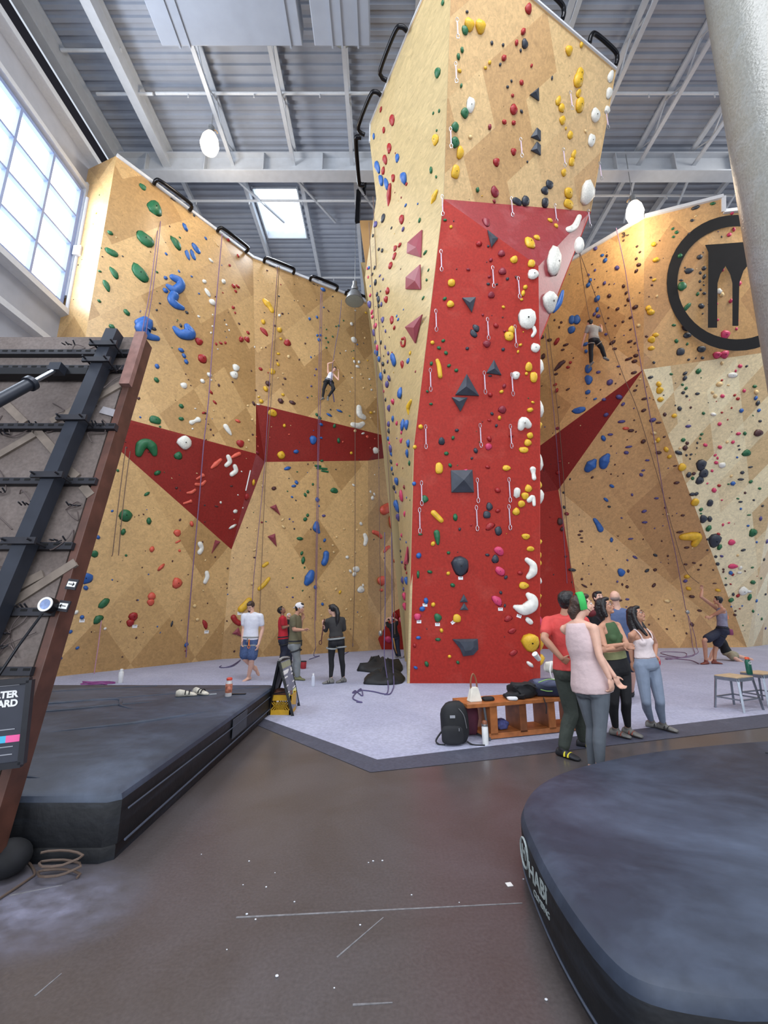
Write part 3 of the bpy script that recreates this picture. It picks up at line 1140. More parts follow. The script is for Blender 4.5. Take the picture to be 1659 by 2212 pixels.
# framed notice on the board edge
FR = mat('notice_frame', (30, 31, 38), 0.4)
NF = mat('notice_face', (52, 55, 66), 0.45, var=0.06)
sx, sy_ = 0.95, -0.12
pTL, pTR, pBR, pBL = P(-95, 1482, 2.55), P(66, 1470, 2.62), P(48, 1648, 2.62), P(-112, 1672, 2.55)
SG = empty('notice_board', (pBL + pBR) / 2, 0, 'dark framed notice board with white heading standing beside the left pad', 'notice board')
c = (pTL + pTR + pBR + pBL) / 4
X = ((pTR - pTL) + (pBR - pBL)).normalized(); Yv = ((pTL - pBL) + (pTR - pBR)).normalized()
Zv = X.cross(Yv).normalized(); Yv = Zv.cross(X)
wS = ((pTR - pTL).length + (pBR - pBL).length) / 2; hS = ((pTL - pBL).length + (pTR - pBR).length) / 2
RS = Matrix((X, Yv, Zv)).transposed()
b = MB()
for (dx, dy, w, h) in ((0, hS / 2, wS, 0.03), (0, -hS / 2, wS, 0.03), (wS / 2, 0, 0.03, hS), (-wS / 2, 0, 0.03, hS)):
    b.box(c + X * dx + Yv * dy, (w, h, 0.035), RS)
b.build('frame', FR, SG)
b = MB(); b.box(c - Zv * 0.01, (wS, hS, 0.008), RS); b.build('face', NF, SG)
rt = c + X * (wS / 2 - 0.055) + Zv * 0.0


def rtext(s, size, dy, m=WHITE, right=0.0, bold=0.004):
    me = text_mesh(s, size, bold)
    xs = [v.co.x for v in me.vertices]
    me.transform(Matrix.Translation((-max(xs), 0, 0)))
    me.transform(frame_at(rt + X * right + Yv * dy - Zv * 0.003, X, Yv))
    return new_obj('heading', me, SG, m)


rtext('KILTER', 0.050, 0.150, right=-0.0, bold=0.0022)
rtext('BOARD', 0.050, 0.102, right=-0.0, bold=0.0022)
for i, col_ in enumerate(((236, 96, 158), (70, 178, 214), (240, 190, 60))):
    b = MB(); b.box(rt + X * (0.03 - 0.035 - i * 0.068) + Yv * -0.085 - Zv * 0.003, (0.068, 0.036, 0.003), RS); b.build('colour_swatch', mat('swatch%d' % i, col_, 0.5, var=0), SG)
b = MB()
rr = random.Random(5)
for dy, ln in ((0.215, 0.20), (0.200, 0.14), (-0.035, 0.14), (-0.125, 0.16), (-0.165, 0.12), (-0.215, 0.19)):
    b.box(rt + X * (-ln / 2) + Yv * dy - Zv * 0.003, (ln, 0.005, 0.002), RS)
b.build('small_print', mat('small_print', (150, 152, 160), 0.6), SG)
b = MB(); b.box(c - Zv * 0.045 - Yv * (c.z / 2), (0.05, c.z + 0.02, 0.04), RS); b.build('stand_post', EDGEW, SG)
settle(SG)

# black ball of webbing and cables at the pad corner
b = MB()
q = G(8, 1895); b.sph((q.x, q.y, 0.10), (0.13, 0.12, 0.10), 3)
tag(b.build('black_sandbag', mat('black_cloth', (18, 19, 24), 0.8, var=0.3), smooth=True), 'black round sandbag at the near left corner below the board', 'sandbag')
b = MB()
q = G(135, 1890)
pts = [(q.x + 0.12 * math.cos(a) * (1 + 0.15 * math.sin(3 * a)), q.y - 0.05 + 0.06 * math.sin(a), 0.012 + 0.004 * k) for k, a in enumerate([i * 0.5 for i in range(32)])]
b.tube(pts, 0.007, n=6)
tag(b.build('coiled_cable', mat('tan_cable', (92, 76, 66), 0.7)), 'thin coiled tan cable in front of the left pad', 'cable')
b = MB()
b.tube(smoothline([G(28, 1795, 0.10), G(35, 1830, 0.05), G(60, 1860, 0.01), G(75, 1885, 0.01), G(60, 1900, 0.01), G(-30, 1960, 0.01)], 6), 0.007, n=6)
tag(b.build('power_cable', mat('tan_cable', (92, 76, 66), 0.7)), 'loose cable hanging from the board foot to the floor', 'cable')

# ---------------------------------------------------------------- bench
BW = mat('varnished_bench_wood', (168, 102, 56), 0.4, var=0.25, scale=9)
BWD = mat('bench_wood_inner', (122, 72, 42), 0.5, var=0.25, scale=9)
bl = Vector((1.14, 5.55, 0)); br_ = Vector((2.95, 6.12, 0))
bx = (br_ - bl).normalized(); by = Vector((-bx.y, bx.x, 0))
BRt = Matrix((bx, by, Vector((0, 0, 1)))).transposed()
BE = empty('bench', bl, math.atan2(bx.y, bx.x), 'long varnished wooden bench with open cubbies in front of the pillar', 'bench')


def be(x, y, z): return bl + bx * x + by * y + Vector((0, 0, z))


LB = 1.9
b = MB(); b.box(be(LB / 2 - 0.08, 0.17, 0.43), (LB + 0.16, 0.40, 0.045), BRt, bev=0.004); b.build('bench_top', BW, BE)
b = MB(); b.box(be(LB / 2, 0.20, 0.075), (LB - 0.2, 0.32, 0.03), BRt); b.box(be(LB / 2, 0.045, 0.06), (LB - 0.2, 0.02, 0.06), BRt); b.build('bottom_shelf', BW, BE)
for i, x in enumerate((0.20, 0.62, 1.05, 1.47, 1.85)):
    b = MB(); b.box(be(x, 0.20, 0.235), (0.035, 0.32, 0.35), BRt); b.build('divider', BWD if i else BW, BE)
    b = MB(); b.box(be(x + 0.03, 0.045, 0.235), (0.10, 0.02, 0.33), BRt); b.build('front_post', BWD if i % 2 else BW, BE)
b = MB()
for y in (0.03, 0.34):
    b.cyl(be(0.10, y, 0.41), be(0.14, y, 0.02), 0.014)
b.bar(be(0.14, 0.0, 0.04), be(0.14, 0.36, 0.04), 0.03, 0.03)
b.build('end_leg', mat('grey_metal', (110, 114, 118), 0.4, metal=0.6), BE)
settle(BE)


def soft(name, c, dims, rz=0, seed=0, amp=0.12, m=None, parent=None, sub=3, sq=0.6, freq=1.6, rot=None, flat=True):
    """soft cushion-like body: rounded box swollen and creased by noise"""
    bm = bmesh.new()
    bmesh.ops.create_icosphere(bm, subdivisions=sub, radius=1.0)
    R = rot or Matrix.Rotation(rz, 3, 'Z')
    for v in bm.verts:
        p = v.co.copy()
        q = Vector([math.copysign(abs(a) ** sq, a) for a in p])
        n_ = noise.noise(p * freq + Vector((seed * 7.3, seed * 1.7, 0)))
        n2 = noise.noise(p * freq * 2.7 + Vector((seed * 3.3, 5, seed)))
        q *= 1 + amp * n_ + amp * 0.5 * n2
        q = Vector((q.x * dims[0] / 2, q.y * dims[1] / 2, q.z * dims[2] / 2))
        if flat and q.z < -dims[2] * 0.42: q.z = -dims[2] * 0.42
        v.co = Vector(c) + R @ q
    me = bpy.data.meshes.new(name)
    bm.to_mesh(me); bm.free()
    return new_obj(name, me, parent, m, True)


BLK = mat('black_nylon', (22, 23, 27), 0.7, var=0.25, scale=12)
NAVY = mat('navy_nylon', (34, 42, 66), 0.6, var=0.2, scale=10)
SLATE = mat('slate_nylon', (86, 92, 118), 0.65, var=0.1)
LIME = mat('lime_piping', (150, 196, 110), 0.5, var=0)
CREAM = mat('cream_canvas', (222, 218, 206), 0.8, var=0.1, scale=8)
TAN = mat('tan_leather', (134, 82, 56), 0.5, var=0.15)
top = 0.4525
# white tote with brown handle
T = empty('tote_bag', be(0.02, 0.12, top), 0, 'small white canvas tote bag with brown leather handle on the bench end', 'bag')
b = MB()
cc = be(0.02, 0.12, top)
w0, w1, h = 0.085, 0.045, 0.165
pts0 = [cc + bx * sx_ * w0 + by * sy2 * 0.05 for sx_, sy2 in ((-1, -1), (1, -1), (1, 1), (-1, 1))]
pts1 = [cc + bx * sx_ * w1 + by * sy2 * 0.03 + Vector((0, 0, h)) for sx_, sy2 in ((-1, -1), (1, -1), (1, 1), (-1, 1))]
vs0 = [b.bm.verts.new(p) for p in pts0]; vs1 = [b.bm.verts.new(p) for p in pts1]
b.bm.faces.new(vs0); b.bm.faces.new(vs1)
for i in range(4): b.bm.faces.new((vs0[i], vs0[(i + 1) % 4], vs1[(i + 1) % 4], vs1[i]))
bmesh.ops.bevel(b.bm, geom=list(b.bm.edges), offset=0.008, segments=2, affect='EDGES')
b.build('bag_body', CREAM, T, smooth=True, angle=50)
b = MB()
b.tube(smoothline([cc + bx * -0.04 + Vector((0, 0, 0.13)), cc + bx * -0.04 + Vector((0, 0, 0.24)), cc + bx * -0.005 + Vector((0, 0, 0.32)), cc + bx * 0.035 + Vector((0, 0, 0.24)), cc + bx * 0.045 + Vector((0, 0, 0.10))], 6), 0.011, n=8)
b.build('handle', TAN, T)
settle(T)
o = soft('wallet', be(0.20, 0.10, top + 0.022), (0.16, 0.09, 0.05), 0.2, 2, 0.1, BLK); tag(o, 'small black leather pouch lying beside the white tote', 'pouch')
# black bag heap
T = empty('gym_bag', be(0.72, 0.15, top), 0, 'crumpled black gym bag on the bench between tote and backpack', 'bag')
soft('bag_body', be(0.75, 0.17, top + 0.085), (0.34, 0.28, 0.19), 0.3, 4, 0.35, BLK, T)
soft('bag_flap', be(0.58, 0.10, top + 0.035), (0.26, 0.16, 0.075), -0.2, 6, 0.3, BLK, T)
b = MB(); b.tube(smoothline([be(0.62, 0.02, top + 0.07), be(0.52, 0.0, top + 0.16), be(0.60, 0.08, top + 0.13), be(0.75, 0.05, top + 0.17), be(0.86, 0.0, top + 0.12)], 5), 0.010); b.build('strap', BLK, T)
b = MB(); b.tube(smoothline([be(0.92, -0.03, top + 0.02), be(0.93, -0.06, top - 0.08), be(0.92, -0.06, top - 0.17)], 5), 0.006); b.build('dangling_strap', BLK, T)
settle(T)
o = soft('cap', be(0.50, 0.02, top + 0.022), (0.13, 0.10, 0.04), 0, 9, 0.1, mat('white_cotton', (214, 214, 216), 0.8)); tag(o, 'white cloth cap peeping out beside the black gym bag', 'cap')
# navy backpack
T = empty('backpack', be(1.10, 0.14, top), 0, 'navy and grey backpack with lime green piping lying on the bench', 'backpack')
soft('pack_body', be(1.12, 0.15, top + 0.10), (0.50, 0.30, 0.22), 0.0, 11, 0.12, NAVY, T, sq=0.7)
soft('pack_panel', be(1.08, 0.09, top + 0.165), (0.36, 0.20, 0.10), -0.15, 12, 0.1, SLATE, T, sq=0.7, flat=False)
b = MB(); b.tube(smoothline([be(0.90, 0.02, top + 0.19), be(1.05, 0.0, top + 0.225), be(1.20, -0.02, top + 0.19), be(1.32, -0.03, top + 0.08), be(1.30, -0.02, top + 0.02)], 6), 0.006)
b.tube(smoothline([be(0.90, -0.015, top + 0.11), be(0.98, -0.03, top + 0.09), be(1.06, -0.035, top + 0.085)], 5), 0.005)
b.build('piping', LIME, T)
settle(T)
# white drawstring bag with cords
T = empty('drawstring_bag', be(1.45, 0.2, top), 0, 'cream drawstring bag with black cords on the bench behind the backpack', 'bag')
soft('bag_body', be(1.50, 0.22, top + 0.16), (0.36, 0.22, 0.34), 0.2, 15, 0.2, CREAM, T, sq=0.8)
soft('bag_neck', be(1.25, 0.22, top + 0.34), (0.16, 0.10, 0.16), 0.2, 16, 0.2, CREAM, T, sq=0.8, flat=False)
b = MB()
for k in range(4):
    b.tube(smoothline([be(1.18 + 0.02 * k, 0.10, top + 0.42), be(1.10 + 0.06 * k, 0.03, top + 0.32), be(1.12 + 0.05 * k, 0.02, top + 0.22), be(1.20 + 0.03 * k, 0.05, top + 0.25), be(1.28, 0.12, top + 0.38)], 6), 0.008)
b.build('white_straps', WHITE, T)
b = MB()
for k in range(5):
    b.tube(smoothline([be(1.32 + 0.05 * k, 0.10, top + 0.36 - 0.03 * k), be(1.40 + 0.04 * k, 0.02, top + 0.27), be(1.45 + 0.05 * k, 0.03, top + 0.13), be(1.50 + 0.05 * k, 0.05, top + 0.05)], 6), 0.006)
b.build('black_cords', BLK, T)
settle(T)
T = empty('paper_cup', be(1.10, 0.20, top), 0, 'white paper cup lying on the bags on the bench', 'cup')
b = MB(); b.cyl(be(1.10, 0.24, top + 0.44), be(1.02, 0.22, top + 0.52), 0.03, 0.04, n=16); b.build('cup_body', WHITE, T, smooth=True, angle=40); settle(T)
o = soft('jacket', be(1.78, 0.18, top + 0.12), (0.24, 0.26, 0.24), 0.2, 21, 0.3, mat('dark_grey_cloth', (52, 56, 64), 0.8)); tag(o, 'dark grey jacket heaped at the far end of the bench', 'jacket')
o = soft('maroon_jacket', be(0.03, 0.30, 0.215), (0.20, 0.16, 0.43), 0.2, 24, 0.25, mat('maroon_cloth', (82, 34, 52), 0.8)); tag(o, 'maroon jacket hanging under the left end of the bench', 'jacket')
o = soft('blue_pouch', be(0.42, 0.18, 0.145), (0.16, 0.14, 0.11), 0.2, 27, 0.3, mat('blue_print_cloth', (72, 76, 128), 0.8, var=0.4, scale=30)); tag(o, 'blue patterned cloth pouch in the first cubby of the bench', 'pouch')
# black backpack on the floor
q = G(987, 1616)
T = empty('backpack', (q.x, q.y + 0.08, 0.0), 0, 'black school backpack standing on the floor left of the bench', 'backpack')
cx_, cy_ = q.x, q.y + 0.12
soft('pack_body', (cx_, cy_, 0.235), (0.34, 0.22, 0.50), 0.1, 31, 0.06, BLK, T, sq=0.72)
soft('front_pocket', (cx_ - 0.04, cy_ - 0.09, 0.13), (0.26, 0.10, 0.22), 0.1, 32, 0.05, mat('black_nylon_matt', (30, 31, 35), 0.8), T, sq=0.6)
b = MB(); b.box((cx_ - 0.04, cy_ - 0.121, 0.335), (0.062, 0.004, 0.030), Matrix.Rotation(0.1, 3, 'Z')); b.build('logo_patch', mat('pale_patch', (150, 152, 158), 0.6), T)
b = MB(); b.tube(smoothline([(cx_ - 0.16, cy_, 0.14), (cx_ - 0.23, cy_ - 0.04, 0.06), (cx_ - 0.20, cy_ - 0.07, 0.025), (cx_ - 0.13, cy_ - 0.08, 0.02)], 6), 0.010); b.build('strap', BLK, T); b = MB()
b.tube(smoothline([(cx_ + 0.13, cy_ - 0.05, 0.05), (cx_ + 0.20, cy_ - 0.08, 0.022), (cx_ + 0.33, cy_ - 0.10, 0.022)], 6), 0.010); b.build('strap', BLK, T)
b = MB(); b.tube(smoothline([(cx_ + 0.04, cy_ - 0.10, 0.42), (cx_ + 0.10, cy_ - 0.09, 0.34), (cx_ + 0.13, cy_ - 0.08, 0.2)], 5), 0.004); b.box((cx_ + 0.03, cy_ - 0.14, 0.2), (0.01, 0.008, 0.03)); b.build('zip', mat('zip_grey', (120, 120, 124), 0.4), T)
settle(T)


def bottle(x, y, z, h, r, body, cap, label, cat='bottle', band=None, capr=0.6):
    T = empty('water_bottle', (x, y, z), 0, label, cat)
    b = MB(); b.lathe((x, y, z), [(r * 0.92, 0), (r, h * 0.03), (r, h * 0.72), (r * 0.8, h * 0.80), (r * capr, h * 0.85), (r * capr, h * 0.88)], 20)
    b.build('bottle_body', body, T, smooth=True, angle=40)
    b = MB(); b.lathe((x, y, z), [(r * capr * 1.08, h * 0.865), (r * capr * 1.08, h * 0.96), (r * capr * 0.8, h), ], 16)
    b.build('bottle_cap', cap, T, smooth=True, angle=40)
    if band:
        b = MB(); b.lathe((x, y, z), [(r * 1.01, h * band[1]), (r * 1.02, h * band[1] + 0.001), (r * 1.02, h * band[2]), (r * 1.01, h * band[2] + 0.001)], 20)
        b.build('bottle_band', band[0], T, smooth=True, angle=40)
    settle(T)
    return T


q = G(1049, 1612); bottle(q.x, q.y, 0.018, 0.26, 0.037, WHITE, TAN, 'tall white water bottle with wooden lid on the floor by the bench', band=(mat('steel_band', (150, 150, 150), 0.3, metal=0.7), 0.78, 0.86), capr=0.75)
q = Zp(493, 1504, 0.405); bottle(q.x, q.y, 0.405, 0.24, 0.045, mat('clear_grey_bottle', (200, 196, 196), 0.25, var=0.2, scale=20), mat('red_lid', (196, 62, 44), 0.4), 'clear water bottle with orange-red lid standing on the black pad', band=(mat('sticker_mix', (176, 108, 84), 0.5, var=0.6, scale=25), 0.2, 0.68), capr=0.8)
q = G(259, 1478, 0.02); q = Vector((-6.1 * 1.0, 9.9, 0.018)); q.x = ray(259, 1478).x / ray(259, 1478).y * 9.6; q.y = 9.6
bottle(q.x, q.y, 0.018, 0.28, 0.05, WHITE, WHITE, 'white water bottle on the grey flooring behind the black pad')
q = G(676, 1483, 0.018); bottle(q.x, q.y, 0.018, 0.25, 0.036, mat('clear_plastic', (226, 232, 244), 0.1, var=0.0, alpha=0.45), WHITE, 'clear plastic water bottle on the floor beside the woman in black', capr=0.45)
# dark flat item and shoes on the pad
q = Zp(515, 1500, 0.405)
b = MB(); b.box((q.x, q.y, 0.411), (0.20, 0.05, 0.012), Matrix.Rotation(0.1, 3, 'Z'), bev=0.003)
tag(b.build('phone', BLACKM), 'black phone lying on the pad beside the bottle', 'phone')


def climbing_shoe(p, rz, m, m2, label, L=0.26):
    T = empty('climbing_shoe', p, rz, label, 'shoe', 'climbing shoes on the pad')
    R = Matrix.Rotation(rz, 3, 'Z')
    b = MB()
    secs = [(-0.13, 0.026, 0.045, 0.03), (-0.09, 0.034, 0.06, 0.035), (-0.03, 0.036, 0.05, 0.03), (0.04, 0.044, 0.036, 0.022), (0.10, 0.040, 0.026, 0.016), (0.135, 0.018, 0.012, 0.01)]
    rings = []
    for x, w, h, zc in secs:
        rings.append([b.bm.verts.new(Vector(p) + R @ Vector((x, w * math.cos(a), max(0.0, zc + h * math.sin(a) * (1 if math.sin(a) > 0 else 0.7))))) for a in [2 * math.pi * k / 14 for k in range(14)]])
    for i in range(len(rings) - 1):
        for k in range(14): b.bm.faces.new((rings[i][k], rings[i][(k + 1) % 14], rings[i + 1][(k + 1) % 14], rings[i + 1][k]))
    b.bm.faces.new(rings[0]); b.bm.faces.new(rings[-1])
    b.build('shoe_upper', m, T, smooth=True)
    b = MB()
    for x in (-0.01, 0.04): b.tube([Vector(p) + R @ Vector((x, 0.045 * math.cos(a), 0.028 + 0.045 * math.sin(a))) for a in [math.pi * k / 8 for k in range(9)]], 0.008)
    b.build('shoe_strap', m2, T)
    settle(T)


SH1 = mat('shoe_cream', (196, 190, 176), 0.7, var=0.3, scale=20)
p = Zp(402, 1504, 0.405); climbing_shoe((p.x, p.y, 0.405), 0.3, SH1, BLK, 'cream and black climbing shoe on the pad, left one of the pair')
p = Zp(430, 1502, 0.405); climbing_shoe((p.x, p.y + 0.05, 0.405), -0.35, SH1, BLK, 'cream and black climbing shoe on the pad, right one of the pair')
p = Zp(457, 1500, 0.405)
b = MB(); b.box((p.x, p.y, 0.408), (0.13, 0.08, 0.005), Matrix.Rotation(0.4, 3, 'Z'))
tag(b.build('folded_paper', mat('grey_paper', (130, 136, 142), 0.7)), 'grey sheet of paper lying beside the climbing shoes on the pad', 'paper')

# ---------------------------------------------------------------- A-frame sign with yellow crate
AF = empty('a_frame_sign', G(612, 1548), 0, 'black A-frame notice stand with printed sheets at the pad corner', 'sign')
fl_, fr_, bk1, bk2 = G(577, 1548), G(633, 1549), G(646, 1527), G(588, 1530)
tp1, tp2 = P(603, 1428, fl_.y * 0.99), P(624, 1420, bk1.y * 0.99)
b = MB()
b.bar(tp1, fl_, 0.03, 0.04); b.bar(tp1, fr_, 0.03, 0.04); b.bar(tp2, bk1, 0.03, 0.04); b.bar(tp2, bk2, 0.03, 0.04)
b.bar(tp1, tp2, 0.03, 0.04)
b.bar(tp1.lerp(fl_, 0.6), tp1.lerp(fr_, 0.55), 0.015, 0.015)
b.build('frame', mat('black_plastic', (16, 17, 20), 0.35), AF)
b = MB(); pq = [tp1.lerp(fr_, 0.02), tp2.lerp(bk1, 0.02), tp2.lerp(bk1, 0.9), tp1.lerp(fr_, 0.88)]
b.prism(pq, (0.01, -0.01, 0)); b.build('sign_panel', mat('grey_sheet', (120, 124, 140), 0.5, var=0.25, scale=14), AF)
b = MB(); pq2 = [tp1.lerp(fl_, 0.02), tp2.lerp(bk2, 0.02), tp2.lerp(bk2, 0.85), tp1.lerp(fl_, 0.85)]
b.prism(pq2, (-0.01, 0.005, 0)); b.build('sign_panel', mat('grey_board', (98, 94, 96), 0.6), AF)
for (a0, a1, mm) in ((0.04, 0.15, mat('olive_strip', (148, 150, 124), 0.6)), (0.19, 0.26, WHITE), (0.30, 0.325, WHITE), (0.45, 0.47, WHITE), (0.56, 0.58, WHITE), (0.60, 0.66, mat('pale_yellow_strip', (220, 222, 150), 0.6))):
    b = MB()
    off = Vector((0.012, -0.012, 0))
    b.prism([tp1.lerp(fr_, a0) + off, tp2.lerp(bk1, a0) + off, tp2.lerp(bk1, a1) + off, tp1.lerp(fr_, a1) + off], (0.003, -0.003, 0)); b.build('printed_strip', mm, AF)
b = MB(); b.tube(smoothline([tp1, tp1.lerp(tp2, 0.3) + Vector((0, 0, 0.03)), tp2], 5), 0.018); b.build('carry_handle', mat('grey_handle', (150, 150, 148), 0.5), AF)
settle(AF)
CR = empty('milk_crate', G(604, 1546), 0, 'yellow plastic milk crate standing inside the A-frame sign', 'crate')
cY = mat('crate_yellow', (196, 150, 22), 0.5, var=0.1)
p0, p1 = G(580, 1547), G(628, 1547)
wC = (p1 - p0).length; cxC = (p0 + p1) / 2; hC = 0.29
b = MB()
b.box((cxC.x, cxC.y + wC / 2, 0.03), (wC, wC, 0.02))
for sgn in (0, 1):
    y = cxC.y + sgn * wC
    for z, h in ((0.05, 0.07), (hC - 0.035, 0.08)):
        b.box((cxC.x, y, z), (wC, 0.014, h))
    for sx_ in (-1, 1): b.box((cxC.x + sx_ * wC * 0.46, y, hC / 2), (wC * 0.09, 0.014, hC))
    for k in range(9):
        x0 = cxC.x - wC * 0.42 + k * wC * 0.105
        for s_ in (-1, 1):
            xe = x0 + s_ * 0.10
            if abs(xe - cxC.x) < wC * 0.47: b.bar((x0, y, 0.08), (xe, y, 0.20), 0.012, 0.012)
for sx_ in (-1, 1):
    x = cxC.x + sx_ * wC / 2
    b.box((x, cxC.y + wC / 2, hC / 2), (0.014, wC, hC))
b.build('crate_body', cY, CR)
settle(CR)
o = soft('crate_contents', (cxC.x, cxC.y + wC / 2, 0.29), (wC * 0.85, wC * 0.7, 0.12), 0, 33, 0.4, mat('brown_mixed_cloth', (112, 74, 62), 0.8, var=0.4, scale=15)); tag(o, 'brown cloth and straps piled on top of the yellow crate', 'cloth')

# red chalk bucket
q = G(655, 1446)
T = empty('chalk_bucket', (q.x, q.y, 0.018), 0, 'small red chalk bucket on the floor behind the man in olive', 'bucket')
b = MB(); b.lathe((q.x, q.y, 0.018), [(0.06, 0), (0.075, 0.02), (0.08, 0.17), (0.075, 0.18), (0.06, 0.17)], 18); b.build('bucket_body', mat('bucket_red', (166, 44, 50), 0.6), T, smooth=True, angle=40)
b = MB(); b.lathe((q.x, q.y, 0.018), [(0.079, 0.168), (0.081, 0.19), (0.07, 0.19), (0.06, 0.175)], 18); b.build('bucket_rim', BLK, T, smooth=True, angle=40)
settle(T)

# black tarps by the pillar
BLT = mat('black_tarp', (20, 21, 24), 0.65, var=0.2, scale=5, bump=0.4)
q = G(838, 1475)


def tarp(name, pix, Y, label, seed, hh):
    """a heap of heavy folded cloth: ground outline with peaks"""
    T = None
    bm = bmesh.new()
    pts = [G(x, y, 0.02) for x, y in pix]
    c = sum(pts, Vector()) / len(pts)
    rings = []
    dn = smoothline(pts + [pts[0]], 5)[:-1]
    for k, s in enumerate((1.0, 1.02, 0.86, 0.6, 0.3)):
        r = []
        for i, p in enumerate(dn):
            z = (0.018, 0.05, 0.6, 0.85, 1.0)[k]
            n_ = noise.noise(Vector((i * 0.35, k * 0.8, seed)))
            zz = z if k < 2 else hh * z * (1 + 0.8 * n_)
            q2 = c + (p - c) * (s + 0.06 * n_)
            r.append(bm.verts.new((q2.x, q2.y, max(0.018, zz))))
        rings.append(r)
    n = len(dn)
    for a in range(len(rings) - 1):
        for i in range(n): bm.faces.new((rings[a][i], rings[a][(i + 1) % n], rings[a + 1][(i + 1) % n], rings[a + 1][i]))
    bm.faces.new(rings[-1])
    bmesh.ops.recalc_face_normals(bm, faces=bm.faces)
    me = bpy.data.meshes.new(name); bm.to_mesh(me); bm.free()
    o = new_obj(name, me, None, BLT, True)
    tag(o, label, 'tarp', 'black covers on the floor by the pillar')
    return o


tarp('folded_tarp', [(786, 1478), (830, 1480), (868, 1476), (870, 1462), (835, 1459), (793, 1464)], 9.5, 'nearer heap of folded black tarp against the pillar foot', 3.1, 0.20)
tarp('folded_tarp', [(772, 1450), (810, 1453), (862, 1452), (866, 1438), (830, 1433), (795, 1440)], 11, 'farther heap of folded black tarp beside the pillar', 8.7, 0.24)

# ---------------------------------------------------------------- stools and green bottle
STM = mat('galvanised_steel', (132, 138, 148), 0.35, metal=0.7, var=0.1)
SEATW = mat('pale_wood_seat', (190, 164, 130), 0.5, var=0.15, scale=12)


def stool(c, rz, label, h=0.50, w=0.42, wx=None):
    wx = wx or w
    T = empty('stool', (c[0], c[1], 0.018), rz, label, 'stool', 'metal stools with wooden seats')
    R = Matrix.Rotation(rz, 3, 'Z')
    def L_(x, y, z): return Vector((c[0], c[1], 0.018)) + R @ Vector((x, y, z))
    b = MB(); b.box(L_(0, 0, h - 0.012), (wx * 0.92, w * 0.92, 0.024), R, bev=0.004); b.build('seat', SEATW, T)
    b = MB()
    b.box(L_(0, -w * 0.45, h - 0.04), (wx * 0.92, 0.02, 0.05), R); b.box(L_(0, w * 0.45, h - 0.04), (wx * 0.92, 0.02, 0.05), R)
    b.box(L_(-wx * 0.45, 0, h - 0.04), (0.02, w * 0.92, 0.05), R); b.box(L_(wx * 0.45, 0, h - 0.04), (0.02, w * 0.92, 0.05), R)
    b.build('seat_frame', STM, T)
    for sx_ in (-1, 1):
        for sy2 in (-1, 1):
            b = MB(); b.bar(L_(sx_ * wx * 0.43, sy2 * w * 0.43, h - 0.02), L_(sx_ * wx * 0.56, sy2 * w * 0.56, 0), 0.03, 0.022); b.build('leg', STM, T)
    k = 0.50
    for sgn in (-1, 1):
        b = MB(); b.bar(L_(-wx * k, sgn * w * k, h * 0.34), L_(wx * k, sgn * w * k, h * 0.34), 0.02, 0.02); b.build('stretcher', STM, T)
        b = MB(); b.bar(L_(sgn * wx * k, -w * k, h * 0.34), L_(sgn * wx * k, w * k, h * 0.34), 0.02, 0.02); b.build('stretcher', STM, T)
    settle(T)


s1 = (G(1548, 1529) + G(1643, 1537)) / 2
stool((s1.x, s1.y - 0.02), math.radians(24), 'low metal stool with pale wooden seat, left one holding the green bottle', w=0.36, wx=0.46)
stool((s1.x + 0.72, s1.y + 0.32), math.radians(20), 'low metal stool at the right picture edge, half cut off', w=0.36, wx=0.5)
GB = mat('green_squeeze_bottle', (30, 96, 78), 0.35, var=0.1)
q = P(1619, 1452, s1.y + 0.06)
bt = bottle(q.x, q.y, 0.52, 0.27, 0.042, GB, mat('orange_cap', (224, 92, 56), 0.4), 'green squeeze bottle with orange cap standing on the metal stool', capr=0.72)
place_text('G', 0.06, (q.x, q.y - 0.0425, 0.70), (1, 0, 0), (0, 0, 1), WHITE, None, 'lettering', 0.002)
lt = bpy.data.objects['lettering']  # moved under the bottle just below
for o_ in list(COL.objects):
    if o_.name.startswith('lettering') and o_.parent is None:
        o_.parent = bt; o_.matrix_parent_inverse = Matrix.LocRotScale(bt.location, bt.rotation_euler, bt.scale).inverted()

# ---------------------------------------------------------------- hanging lamps
GLOW = mat('lit_bulb', (255, 240, 214), 0.3, var=0, emit=9.0)
LAMPG = mat('lamp_glass', (150, 158, 150), 0.25, var=0.05)
LAMPM = mat('lamp_housing', (150, 152, 154), 0.4, metal=0.5)


